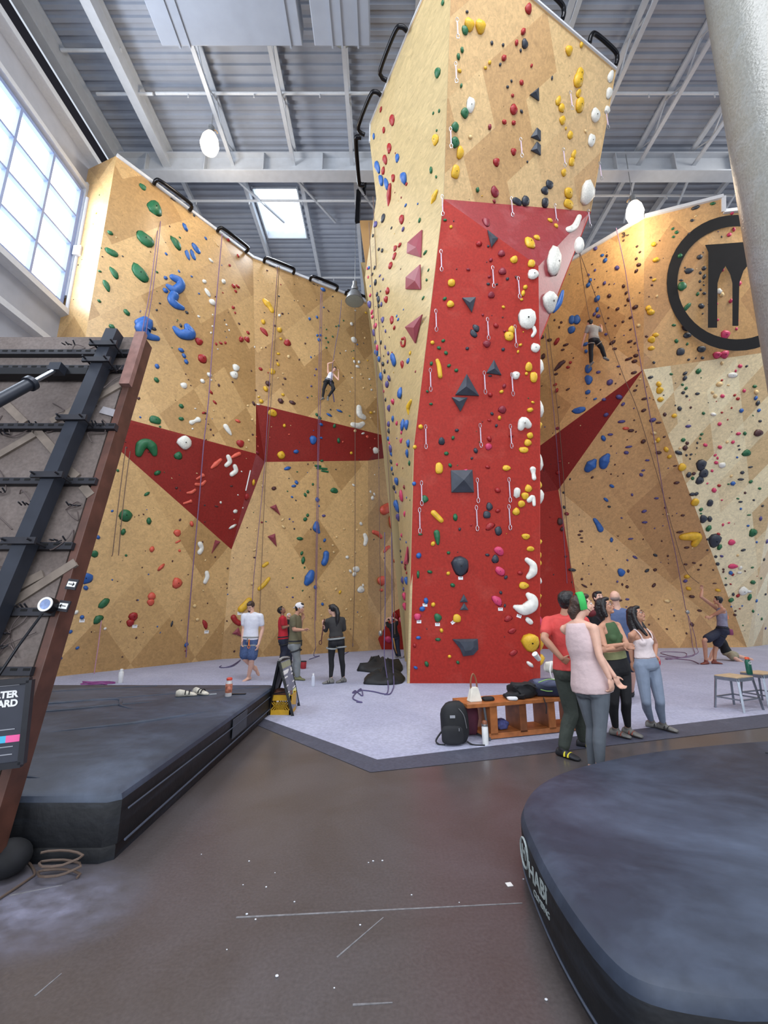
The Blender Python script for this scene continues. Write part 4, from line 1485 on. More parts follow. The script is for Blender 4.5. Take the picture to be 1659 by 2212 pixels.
def lamp(px, py, Y, lit, label, r=0.27, power=130, hz=0.62):
    p = P(px, py, Y)
    T = empty('hanging_lamp', (p.x, p.y, p.z + 0.6), 0, label, 'lamp', 'high-bay lamps hanging from the roof')
    b = MB(); b.cyl((p.x, p.y, p.z + hz), (p.x, p.y, 16.9), 0.012, n=6); b.build('suspension_cord', LAMPM, T)
    b = MB(); b.lathe((p.x, p.y, p.z + hz * 0.45), [(0.09, 0.35), (0.09, 0.2), (0.14, 0.08), (0.12, 0.0)][::-1], 20); b.build('ballast_housing', LAMPM, T, smooth=True, angle=40)
    if lit:
        b = MB(); b.lathe((p.x, p.y, p.z - 0.33), [(0.12, 0), (0.22, 0.08), (r, 0.26), (r * 0.85, 0.5), (0.15, 0.66)], 24); b.build('lamp_shade', GLOW, T, smooth=True)
        l = bpy.data.lights.new('lamp_light', 'POINT'); l.energy = power; l.color = (1.0, 0.84, 0.64); l.shadow_soft_size = 0.3
        lo = bpy.data.objects.new('lamp_light', l); COL.objects.link(lo); lo.location = (p.x, p.y, p.z - 0.75)
        lo.parent = T
        b = MB()
        b.tube([(p.x + 0.20 * math.cos(a), p.y, p.z + 0.40 + 0.14 * math.sin(a)) for a in [math.pi * k / 10 for k in range(11)]], 0.015); b.build('lamp_bracket', mat('brass_bracket', (190, 150, 100), 0.4), T)
    else:
        b = MB(); b.lathe((p.x, p.y, p.z - 0.22), [(r, 0), (r * 0.97, 0.03), (r * 0.6, 0.36), (0.10, 0.46)], 28); b.build('lamp_shade', LAMPM, T, smooth=True, angle=50)
        b = MB(); b.lathe((p.x, p.y, p.z - 0.22), [(r * 0.92, -0.004), (r * 0.92, -0.012), (0.02, -0.03)], 28); b.build('lamp_lens', LAMPG, T, smooth=True, angle=50)
    settle(T)


lamp(453, 310, 10.2, True, 'brightly lit hanging lamp near the big window')
lamp(1371, 458, 11.6, True, 'brightly lit hanging lamp above the right climbing wall', power=110)
lamp(739, 62, 8.4, False, 'unlit round hanging lamp just left of the pillar head', r=0.30)
lamp(766, 640, 14.2, False, 'unlit bell-shaped lamp hanging low beside the pillar', r=0.36)

# ---------------------------------------------------------------- black rope bars on the wall tops
PIPEB = mat('black_pipe', (24, 24, 28), 0.22, metal=0.5, var=0.05)


def rope_bar(c, t, n, L, off, label, r=0.055, drop=0.0):
    c, t, n = Vector(c), Vector(t).normalized(), Vector(n).normalized()
    dz = Vector((0, 0, drop))
    pts = [c - t * L / 2 + n * 0.06, c - t * L / 2 + n * off * 0.7 + dz, c - t * (L / 2 - off * 0.5) + n * off + dz, c + t * (L / 2 - off * 0.5) + n * off + dz, c + t * L / 2 + n * off * 0.7 + dz, c + t * L / 2 + n * 0.06]
    b = MB(); b.tube(smoothline(pts, 5), r, n=12)
    tag(b.build('rope_bar', PIPEB, smooth=True), label, 'rope bar', 'black rope bars along the wall tops')


n1 = Vector((T2.y, -T2.x, 0)); nL = Vector((TD.y, -TD.x, 0))
names5 = ['highest, next to the window corner', 'second from the window', 'above the yellow holds', 'fourth from the window', 'lowest, next to the pillar']
for i, (x, y) in enumerate(((372, 414), (500, 510), (602, 568), (697, 622), (771, 655))):
    f_ = L1 if x < 546 else L2
    p = f_(x, y); p.z = HT - 0.02
    d = ray(x, y)
    tt, nn = (TD, nL) if x < 546 else (T2, n1)
    # point on the wall top line at this pixel column
    tpar = d.x / d.y
    a0, a1 = (pa, pb) if x < 546 else (pb, pc)
    k = (tpar * a0.y - a0.x) / ((a1.x - a0.x) - tpar * (a1.y - a0.y))
    q = a0.lerp(a1, k); q.z = HT - 0.10
    rope_bar(q, tt, nn, 1.15, 0.30, 'black bent rope bar on the left wall top, ' + names5[i], drop=0.05)
for i, (a0, a1, k) in enumerate(((TL2, TL1, 0.72), (TL2, TL1, 0.12))):
    q = a0.lerp(a1, k); t = (a1 - a0).normalized(); n_ = Vector((-t.y, t.x, 0)); n_ = n_ if n_.x < 0 else -n_
    rope_bar(q + Vector((0, 0, -0.1)), t, n_ + Vector((0, 0, 0.1)), 1.05, 0.30, 'black rope bar on the left edge of the pillar head, ' + ('upper' if i == 0 else 'middle'), r=0.05)
rope_bar(P(788, 350, 10.3), (0.02, 0.9, -0.1), (-1, 0, 0), 1.3, 0.22, 'black rope bar on the left edge of the pillar head, lowest', r=0.065)
for i, k in enumerate((0.52, 0.90)):
    q = RTp.lerp(RRp, k); t = (RRp - RTp).normalized()
    rope_bar(q + Vector((0, 0, 0.02)), t, Vector((0.1, -0.25, 0.55)), 0.95, 0.30, 'black rope bar on the right top edge of the pillar head, ' + ('left one' if i == 0 else 'right one'), r=0.05)
b = MB()
b.bar(P(778, 355, 13.0), P(772, 480, 12.8), 0.16, 0.10); b.bar(P(792, 345, 13.0), P(786, 420, 12.8), 0.10, 0.10)
tag(b.build('rear_rope_frame', PIPEB), 'black steel rope frame behind the pillar left edge', 'rope frame')

# route number plates on the wall tops
NB = mat('number_print', (60, 44, 34), 0.7)
for i, (x, y, s_) in enumerate(((377, 430, '23'), (500, 512, '24'), (588, 572, '25'), (682, 620, '26'))):
    f_ = L1 if x < 546 else L2
    p = f_(x, y, 0.01); tt = TD if x < 546 else T2
    me = text_mesh(s_, 0.28, 0.01); me.transform(frame_at(p, tt, Vector((0, 0, 1))))
    new_obj('route_number', me, wl, NB)
p, nn, _ = hit(1352, 506)
me = text_mesh('33', 0.26, 0.01); me.transform(frame_at(p + nn * 0.012, Vector((0.87, -0.5, 0.0)), Vector((0, 0, 1)))); new_obj('route_number', me, wr, NB)

# painted round logo on the right wall
LOG = mat('logo_black', (20, 19, 20), 0.8, var=0.15, scale=5)
lp, ln_, _ = hit(1500, 600)
pts4 = []


def onlogo(x, y):
    a, b_, c_ = B1, N1, C1
    return onplane(x, y, B1, N1, C1, 0.012)


bm = bmesh.new()
NRI = 48
cxl, cyl_ = 1592, 611
for k in range(NRI):
    vs = []
    for (rx, ry, a) in ((152, 147, k), (129, 122, k), (129, 122, k + 1), (152, 147, k + 1)):
        an = 2 * math.pi * a / NRI
        x, y = cxl + rx * math.cos(an), cyl_ + ry * math.sin(an)
        vs.append(bm.verts.new(onlogo(x, y)))
    bm.faces.new(vs)
bmesh.ops.remove_doubles(bm, verts=bm.verts, dist=0.001)
me = bpy.data.meshes.new('logo_ring'); bm.to_mesh(me); bm.free()
new_obj('logo_ring', me, wr, LOG)
bm = bmesh.new()
left = [(1523, 529), (1592, 523), (1592, 540), (1568, 574), (1552, 600), (1549, 625), (1549, 708), (1529, 708), (1530, 548)]
for pl in ([(1523, 529), (1567, 526), (1567, 575), (1556, 592), (1550, 612), (1549, 708), (1529, 708), (1530, 545)],
           [(1567, 526), (1630, 521), (1626, 560), (1606, 585), (1597, 612), (1595, 704), (1582, 704), (1582, 612), (1577, 592), (1567, 575)],
           [(1630, 521), (1672, 518), (1672, 700), (1650, 702), (1650, 620), (1640, 580), (1626, 560)]):
    bm.faces.new([bm.verts.new(onlogo(x, y) + Vector((0, -0.001, 0))) for x, y in pl])
me = bpy.data.meshes.new('logo_letter'); bm.to_mesh(me); bm.free()
new_obj('logo_letter', me, wr, LOG)
# ================================================================ CLIMBING HOLDS
HC = {'r': (158, 34, 36), 'g': (34, 100, 62), 'b': (44, 96, 168), 'y': (222, 176, 44), 'w': (226, 224, 214), 'k': (50, 56, 66), 'p': (84, 76, 132),
      'm': (206, 62, 104), 'o': (214, 92, 72), 'n': (78, 46, 46), 't': (222, 192, 138), 'd': (138, 40, 54)}
HN = {'r': 'red', 'g': 'green', 'b': 'blue', 'y': 'yellow', 'w': 'white', 'k': 'dark-grey', 'p': 'purple', 'm': 'pink', 'o': 'orange-red', 'n': 'brown', 't': 'cream', 'd': 'maroon'}
HM = {k: mat('hold_' + HN[k].replace(' ', '_').replace('-', '_'), v, 0.45, var=0.16, scale=9, bump=0.15) for k, v in HC.items()}
FN = {'L': 'left wall', 'R': 'right wall', 'B': 'bright right wall', 'F': 'red pillar face', 'H': 'pillar head', 'M': 'maroon overhang', 'P': 'pillar left side', 'S': 'pillar right side'}


def hold_proto(i):
    bm = bmesh.new()
    bmesh.ops.create_icosphere(bm, subdivisions=2, radius=1.0)
    rr = random.Random(i * 13 + 1)
    off = Vector((i * 5.1, i * 2.3, 0))
    for v in bm.verts:
        p = v.co.copy()
        n_ = noise.noise(p * 0.9 + off)
        p *= 1 + 0.32 * n_
        if i % 4 == 1: p.y *= 1 - 0.25 * (p.x > 0) * p.x           # pear
        if i % 4 == 2: p.z *= 1.25 if p.y > 0 else 0.75            # jug lip
        if i % 4 == 3: p = Vector((math.copysign(abs(p.x) ** 0.8, p.x), math.copysign(abs(p.y) ** 0.8, p.y), p.z * 0.8))
        p.z = max(p.z, 0.0)
        v.co = Vector((p.x, p.y, p.z * 0.62))
    me = bpy.data.meshes.new('climbing_hold')
    # bolt hole
    bm.to_mesh(me); bm.free()
    me.materials.append(None)
    me.polygons.foreach_set('use_smooth', [True] * len(me.polygons))
    return me


PROT = [hold_proto(i) for i in range(8)]
tb_ = bmesh.new(); bmesh.ops.create_cone(tb_, cap_ends=True, segments=8, radius1=0.055, radius2=0.055, depth=0.05)
BOLT = bpy.data.meshes.new('bolt'); tb_.to_mesh(BOLT); tb_.free(); BOLT.materials.append(mat('bolt_dark', (20, 20, 22), 0.4, metal=0.6, var=0))

REG = {
 'A': (150, 380, 4.0463), 'B': (480, 500, 4.0463), 'C': (240, 850, 4.608), 'D': (60, 1150, 3.318), 'E': (520, 950, 4.366),
 'F': (750, 0, 2.765), 'G': (760, 400, 4.425), 'H': (780, 850, 3.689), 'I': (870, 420, 3.858), 'J': (870, 880, 3.686), 'K': (1140, 400, 3.1965), 'L': (1140, 880, 3.1965)}
# x y size colour [aspect rotation]
DOTS = {
'A': '''640 100 50 g;745 285 110 g 1.2;355 500 40 g;660 555 120 g .8 -20;930 590 110 g .6 -50;1010 450 62 b .6 -65;368 670 85 g .6;390 850 95 g .5 -55;325 965 90 g .5 -62;615 855 145 g .62 -42;500 1195 60 g .6 -50;370 1320 55 g .7;600 1410 50 g .6;265 835 25 g;260 1095 28 g;
1030 690 78 b .45 -65;1078 690 78 b .45 -65;1105 635 80 b .6 -40;1088 348 25 k;1190 547 28 b;845 683 25 b;957 835 25 b;1068 880 20 b;1132 1030 18 b;840 893 38 b;838 1003 40 b;790 1115 20 k;762 1173 22 k;1025 1195 28 k;735 1337 40 k;972 1308 30 k;
1387 560 38 r;1473 700 28 r;1400 783 28 r;1433 965 34 r;1470 968 34 r;1452 1010 32 r;1340 1022 14 r;1430 1152 38 r;1447 1197 24 r;1482 1293 20 n;1560 1372 28 r;1500 1430 48 r;1552 1430 50 r;1282 1470 22 r;1322 1463 28 r;1362 1460 28 r;1130 1450 58 r;1160 1600 70 r;
975 1525 46 b;1000 1573 42 b;1020 1625 38 b;765 1665 38 b;760 1785 44 g;977 2013 36 g;
1178 925 40 w;1205 1020 70 w .5 -45;1345 925 45 w;1250 1110 55 w;1235 740 50 w .5 -40;1455 1680 55 w;1440 1740 65 w;1000 1833 52 w;1222 1740 40 w;1162 1795 38 w;1130 1230 25 w;1252 1215 14 w;1250 1315 20 w;1372 1302 16 w;1395 1350 18 w;1237 1372 18 w;1297 1515 14 w;1618 1497 18 w;1240 1785 14 w;1100 2035 16 w;
605 1945 25 n;1590 1705 15 n;1015 1733 12 n;1040 1782 12 n;1060 1832 12 n;1305 1830 24 n;1425 1803 18 n;1627 1875 18 n;1235 1890 45 r .5 -45;1270 1980 50 r .4 -45;1175 2072 40 r .5 30;1610 1990 50 n .5 -60;1290 600 36 t .3 -35;1355 1260 14 k;1360 1360 12 k;965 540 18 g;765 842 22 g;840 583 10 k''',
'B': '''358 792 44 y;500 862 44 y;512 940 26 y;368 880 80 r .5 -45;570 975 58 r;492 320 24 y;880 510 38 b;512 465 14 r;503 480 12 r;437 450 12 t;402 450 12 t;495 567 16 k;630 605 10 k;713 652 12 k;825 600 12 k;887 665 14 b;928 695 24 n .5 -50;525 720 24 n;500 735 24 w;578 717 10 k;965 570 18 k;763 765 26 b;827 750 24 b;830 910 26 b;858 908 26 b;845 948 28 b;462 825 24 n;392 343 16 n;
910 857 16 g;905 932 20 g;925 968 20 g;910 1017 20 g;965 920 18 g;993 830 18 g;1017 825 20 g;1060 780 14 g;890 818 8 k;725 980 16 n;1030 1065 14 k;807 1087 12 k;775 1100 16 b;673 1120 18 n;478 1127 14 n;380 1015 14 n;
490 1070 28 y;580 1095 30 t;487 1162 30 y;438 1225 50 y;343 1022 22 t;530 1243 18 t;487 1283 16 t;548 1287 22 n;530 1337 14 n;820 1205 20 p;808 1258 18 p;778 1353 16 p;745 1452 20 p;398 1330 42 n;378 1378 46 y;290 1390 16 n;335 1203 28 r;400 1235 12 r;320 1447 20 y;340 1485 34 y;530 1428 28 y;510 1483 45 n;612 1497 52 n .6;655 1437 10 n;782 1440 14 g;910 1390 10 g;
1130 810 30 w;1150 950 50 w;1180 988 14 b;1247 932 20 t;1235 978 12 k;1080 1045 14 w;1147 1110 18 y;1155 1140 26 w;1195 1142 28 w;1182 1183 34 w;1270 1128 16 y;1272 1198 10 k;1213 1250 22 t;1137 1280 18 w;1287 1292 20 w;1058 1265 12 k;1163 693 16 w;1255 712 24 y;1118 1400 12 w;1187 655 18 k;1235 1370 24 t;1305 1385 18 w;
1025 1570 55 b .45 -5;935 1605 58 b .45 -10;825 1603 34 g;852 1630 26 g;1048 1475 14 n;1035 1520 12 n;947 1558 16 k;1300 1585 28 y;1330 1578 22 t;1297 1630 20 t;
440 1588 70 y .8;542 1698 34 y;585 1775 18 o;795 1825 55 b 1.2;863 1687 32 b;865 1805 24 b;515 1957 62 y;645 1925 56 b .6 20;980 1700 30 g;1017 1828 28 g 1.4;1160 1743 24 t;1230 1765 34 w .5 20;1267 1795 24 o;1053 1840 18 o;1333 1812 14 o;1340 1915 52 w;1127 1937 26 y;1295 1893 14 o;870 2005 26 g;1335 1455 12 t''',
'C': '''440 265 92 g .75;697 127 40 g;697 253 46 g;487 332 22 g;290 237 22 b;668 622 70 g;460 790 70 g .6 40;355 1000 70 g .55 45;140 1215 105 g;375 1270 46 g 1.3;118 1378 56 g;65 768 32 g;148 1612 24 g;10 1170 24 b;
732 490 110 w;1235 1173 56 w .6 35;1208 1325 74 w .5 35;1285 500 70 r;1260 275 64 o .5 0;930 195 45 n .5 25;1350 1030 60 r;1025 100 40 r .6 -45;800 1298 50 o;660 1390 60 o;665 1475 56 o .4 35;405 1550 50 o;680 1565 22 o;497 1730 76 o .4 50;610 1668 18 n;650 940 22 n;1048 1123 34 n .5;1197 922 34 n .5;
838 153 20 w;810 352 22 w;1020 172 20 t;1298 777 18 w;1090 1085 24 w;1262 1010 16 w;1310 1138 16 w;1370 468 22 t;1345 538 22 t;1405 260 22 t;1360 123 22 t;1460 527 18 o;1443 432 18 o;1580 437 14 o;937 1660 22 t;1497 80 40 y;1468 30 24 t;1465 110 40 w .4 -5;1415 885 40 y 1.3;967 305 16 n;990 360 20 n;1017 415 20 n;1408 410 20 n;941 255 12 n;1620 945 55 n .6;1500 1283 20 d;
1440 1360 18 t;1430 1558 40 t .5 30;1427 1633 24 n .6;1550 1578 14 t;1505 920 34 t;1535 1700 58 y .6 40;685 1258 26 n;1455 590 50 d .5''',
'D': '''410 330 90 b .75;415 398 28 b;477 155 44 g;502 35 24 b;435 115 22 b;545 510 74 g .6 50;505 625 64 g .7 40;345 573 26 w;388 608 30 b;305 712 24 b;355 828 24 b;230 905 26 b;554 690 18 w;705 165 16 g;887 120 38 o;1037 205 12 n;1070 365 66 o;890 460 48 o;882 502 42 o;757 605 52 r;735 650 44 r;1032 655 48 k .4 75;1270 660 64 r .45 -65;1135 805 30 b;1132 848 14 d;777 755 14 n;677 892 12 n;1480 852 14 n;1215 625 26 t;1195 528 24 t;1257 418 18 t;1215 745 12 t;1272 202 16 t;1343 177 12 n;1288 508 10 n;1432 258 14 n;1432 270 12 n;1425 370 12 n;1428 400 12 n;1610 365 26 y;605 340 12 b;643 352 8 n''',
'E': '''440 270 60 b .6 30;525 403 38 b;500 437 44 b .6 20;313 455 62 n .6;483 540 22 b;520 572 14 k;532 303 16 g;633 230 14 n;680 420 24 g;632 490 30 g;607 520 48 g .7 -50;882 480 68 g .7;722 565 36 b 1.4;738 625 20 b;782 717 32 p;630 712 30 g;607 750 38 g;460 748 18 p;493 773 20 p .5;790 948 34 b;557 933 52 g .65;395 755 40 t .5 40;403 822 46 t .5 -25;203 778 20 d;505 840 16 k;660 845 16 k;752 1027 16 g;575 1070 34 g;588 1137 42 g 1.5;602 1205 18 g;703 1393 34 b;770 1550 32 b;437 1390 24 p .5;490 1485 24 p .5;490 1303 16 g;583 1423 16 g;
110 1355 34 t;130 1045 40 t .5 35;130 1110 24 n .5;140 855 20 t;245 1058 16 t;375 1218 18 t;1063 428 34 w .7 -30;1222 490 26 w;1257 515 30 w;1240 550 42 w;1060 580 18 t;1040 612 18 t;1135 615 16 t;1132 792 40 w;975 842 20 t;903 918 24 t;868 995 24 t;967 982 14 t;877 1060 22 t;1080 1060 24 t;1003 1108 36 w;1033 1240 36 w;1088 1222 64 w .8;1070 1268 40 w;1152 1373 28 w;1133 1415 70 w .8;935 1437 30 y;897 1408 28 t;785 1328 18 t;1038 1508 22 t;1127 1513 16 t;995 1597 26 t;760 1655 20 t;988 1695 20 t;1112 1655 14 t;1137 1672 14 t;787 1508 18 t;1190 1192 16 t;977 1245 14 t;1053 1097 14 t;1098 850 22 t;1033 400 16 t;1072 490 16 t;1055 675 16 t;1262 330 14 w;1302 355 14 t;1304 263 12 k;897 280 12 k;
1440 775 110 o 1.3;1455 1140 40 o;1325 1330 86 o;1325 1418 46 o .6''',
'F': '''727 152 56 y;703 182 36 g;793 163 60 y;1080 55 42 r;1050 190 32 r;1010 257 30 r;1058 265 40 k;1035 303 20 k;863 258 18 k;930 270 20 k;685 300 26 g;663 340 26 g;935 348 32 r;913 386 18 k;1100 393 18 r;850 375 24 y;825 407 20 y;670 425 22 y;680 513 20 g;980 485 18 k;957 520 18 k;1040 495 30 r;1222 467 18 k;735 630 46 w 1.4;702 677 42 g;645 760 40 g;645 850 44 g;987 572 20 r;993 655 42 r;1040 667 20 k;937 730 28 r;993 735 28 r;850 760 28 d;735 820 22 t;993 907 34 r;890 970 40 r;1075 967 16 k;672 915 42 y 1.4;647 1028 46 y 1.3;777 1135 30 g;880 1147 50 d .8 -30;877 1203 20 d;1322 305 44 y;1397 270 28 y;1390 440 44 y;1380 485 60 y 1.2;1380 560 30 y 1.3;1387 630 56 y 1.2;1260 605 34 y 1.3;1280 650 40 y;1285 720 36 y;1330 810 34 y;1305 768 14 y;1353 925 32 y 1.3;1340 968 36 y;1293 1033 34 y;1320 1155 60 y .8;1322 1220 64 y .6;1572 460 40 w 1.4;1562 560 38 w 1.3;1480 690 56 w;1550 660 34 w;1457 840 44 w 1.2;1428 1157 88 w 1.3;1423 785 18 t;1207 1103 46 k .75;1180 1140 50 k .75;1180 1213 46 k;1015 1205 60 k .5;1065 1205 50 k;
572 18 24 g 1.6;715 72 18 k;543 435 40 g 1.4;515 677 22 g;550 663 22 g;535 780 16 g;502 1017 26 g 1.5;532 1057 16 g 1.4;433 1317 22 g 1.5;530 835 44 y 1.5;203 655 24 r 1.5;270 720 40 r 1.6;220 778 26 r 1.5;252 887 38 r 1.6;228 955 36 r 1.6;217 1022 36 r;277 1062 32 r 1.5;327 1313 40 r 1.4;355 1100 22 r;288 915 10 d;285 1150 10 d;300 945 34 b 1.5;183 1000 40 b 2;205 1075 38 b 2;235 1100 38 b 2;340 1065 46 b 1.8;160 815 22 b 1.5;350 1227 22 b;422 1218 14 b;323 1180 12 d;315 1465 32 r;287 1485 36 r;283 1530 36 r;260 1588 34 r 1.3;425 1483 20 g;467 1510 30 g;
215 1305 40 k;170 1340 34 p;133 1410 24 k;155 1408 22 k;190 1490 26 k;210 1497 24 k;265 1362 18 k;335 1370 24 p 1.4;165 1600 24 k;150 1640 26 k''',
'G': '''342 1015 70 r;330 1093 55 r 1.3;387 1290 50 r 1.9;408 1363 44 r;455 1700 52 r .6 50;487 1715 56 r 1.5;445 1285 30 b 1.5;430 1252 26 b;495 1190 20 b;400 1665 75 b 1.8;540 1683 58 b;465 1990 80 b 1.5;562 1605 44 y 1.3;398 2070 56 r;610 1783 26 d;468 802 18 n;360 1453 16 n;475 1935 20 d;
220 800 36 k;165 790 34 b;150 797 24 m 1.5;158 880 24 m 1.5;195 865 44 k 1.5;228 930 44 k 1.4;270 868 30 p;300 900 26 p;178 965 24 b;243 1045 44 k;275 1015 20 k;255 1090 44 k 1.5;285 1140 42 p;258 1155 44 k;172 1140 52 p 1.6;178 1053 40 m;195 1215 50 m;200 1260 50 m;205 1320 50 b;228 1345 54 m;228 1160 12 k;297 1290 48 p 1.3;325 1395 32 p 1.4;260 1320 16 k;300 1350 20 k;212 1410 46 p 1.5;235 1285 14 k;228 1500 38 b;280 1503 38 k;245 1555 60 m;322 1550 32 p 1.4;350 1607 40 p;345 1687 36 p;305 1632 20 k;240 1600 60 b 1.2;264 1660 50 b 1.2;300 1710 50 k;315 1780 36 k 1.5;268 1790 28 m;284 1830 70 b 1.2;358 1845 44 p 1.5;340 1905 66 p;305 1970 36 m;325 2050 40 k;312 2085 40 m;360 2130 60 p;328 2165 50 p;385 1605 30 r''',
'H': '''210 125 60 p;257 65 50 m;222 245 50 p;222 300 48 k;255 203 52 b;287 237 44 m;335 250 66 b 1.5;368 250 66 b 1.5;397 262 40 g;325 312 40 m;218 360 40 b;287 358 18 p;322 377 46 m;345 385 36 m;378 400 66 b;370 475 60 b;240 440 54 p 1.4;228 395 30 m;242 480 50 b;243 545 46 k;290 565 40 m;388 555 44 g;333 595 16 d;236 520 36 m;248 600 40 b;238 635 50 m .6;257 640 36 k;288 700 76 b;345 745 36 d;255 720 46 m 1.4;268 750 46 k;278 785 30 p;325 815 66 m 1.5;365 830 20 b;392 850 18 g;292 900 70 b 1.8;300 985 60 p;350 960 50 m;297 1030 30 k;325 1130 36 m;315 1160 26 p;308 1195 32 k;317 1255 30 k;320 1300 20 k;330 1345 40 p;362 1185 24 b;357 1385 40 d 1.5;367 1430 36 r;368 1495 60 b 1.3;335 1490 52 p 1.3;312 1495 56 o;343 1560 40 p;352 1620 60 m 1.3;355 1700 62 m 1.2;348 1820 70 m .8;280 1770 44 r 1.3;352 2050 84 m 1.4;218 1960 50 m''',
'I': '''130 450 24 g;190 490 44 g;215 632 24 g;200 713 28 g;172 865 36 g;140 757 30 y;125 1062 36 g;105 1112 24 t;143 218 30 g 1.4;
352 215 26 g;402 272 26 y;405 740 56 y;400 918 54 y;350 870 32 g;247 1236 32 y;337 1220 28 g;302 1280 28 g;360 1322 30 g;238 1410 28 g;385 1428 28 g;446 1467 28 g;205 1642 28 g;235 1747 26 g;
695 235 56 d 1.6;635 412 42 r;712 433 20 k;825 495 52 d;734 547 28 d;545 627 28 d;832 645 56 d;720 687 28 d;872 705 24 k;712 748 26 k;783 750 22 k;738 840 48 d;838 940 30 y;990 878 26 y;1002 825 34 y 1.5;1020 775 32 y 1.5;945 690 24 n;927 545 56 y;1073 577 52 y;1057 408 80 y 1.3;1117 365 52 y;1225 220 46 y;1275 265 46 y;667 1005 26 d;776 1093 42 r;848 1140 24 d;700 1247 54 d;537 1285 26 k;836 1293 30 k;980 1255 26 y;960 1312 22 y 1.6;910 1130 56 y;885 1183 64 y;1050 1440 52 y 1.4;1090 1525 52 y 1.4;1030 1495 24 y;845 1597 32 d;822 1645 30 y;728 1670 40 r;743 1828 26 k;1083 1733 24 y;1060 1797 44 y;830 1795 56 d;728 1513 30 k .5;
1090 670 80 w;1255 578 150 w 1.7 -12;1213 905 145 w 1.05 -20;1035 1040 120 w 1.15;1103 1280 62 w;945 1508 62 w;610 1115 62 k .7 -60;590 1163 66 k .6 -50''',
'J': '''1014 22 46 y;1012 226 46 y;998 284 52 y;962 340 62 y .65;829 485 58 y .75;1000 648 54 y;973 708 52 y;945 769 52 y;903 832 54 y;980 1030 58 y .7;1017 1127 54 y .7;967 1420 70 y .75;1020 1875 120 y;290 485 52 y 1.5;142 155 30 y;95 317 30 y;770 84 22 y 1.5;240 1086 34 y;362 1322 28 y;432 1680 54 y;242 1570 32 y;308 1776 30 y;372 1983 32 y;
400 243 30 g;347 368 36 g .8;377 462 34 g;178 732 48 g 1.2;418 876 62 g .5 90;140 1012 32 g .6;364 1158 28 g;215 1310 40 g .85;122 1330 62 g .4 90;397 1416 44 g .85;278 1675 52 g 1.2;280 1848 42 g .8;438 2030 32 g;190 2043 36 g;
310 270 44 k 1.3;430 183 26 k;580 345 42 k;550 406 24 k;745 146 24 k;711 52 26 k;692 792 44 k 1.4;670 855 50 k;453 970 26 k;760 985 50 k 1.3;673 1175 34 k .6;736 1210 50 k 1.2;820 1353 30 k;780 1475 24 k;812 1578 24 k;127 1180 38 b;90 608 32 b;185 1540 40 b;155 1604 42 b .8;124 1834 32 b;102 2072 36 b .8;
688 103 30 r .7;688 250 42 r;683 313 48 m;675 475 42 r .6;755 660 44 r;757 822 40 r .8;695 948 76 r .6 30;545 938 18 r;767 1145 72 m .8 -40;773 1305 78 m .7 -40;933 1318 36 r;750 1540 90 m .6 -50;120 1665 50 m;840 1682 60 r .7 20;872 1780 58 r .6 25;880 1955 60 r .6 25;95 1895 32 r;862 225 36 r;500 507 50 m .7;460 1265 115 k 1.15;1005 1700 58 w .6 -40;1012 2045 60 w .55 -40''',
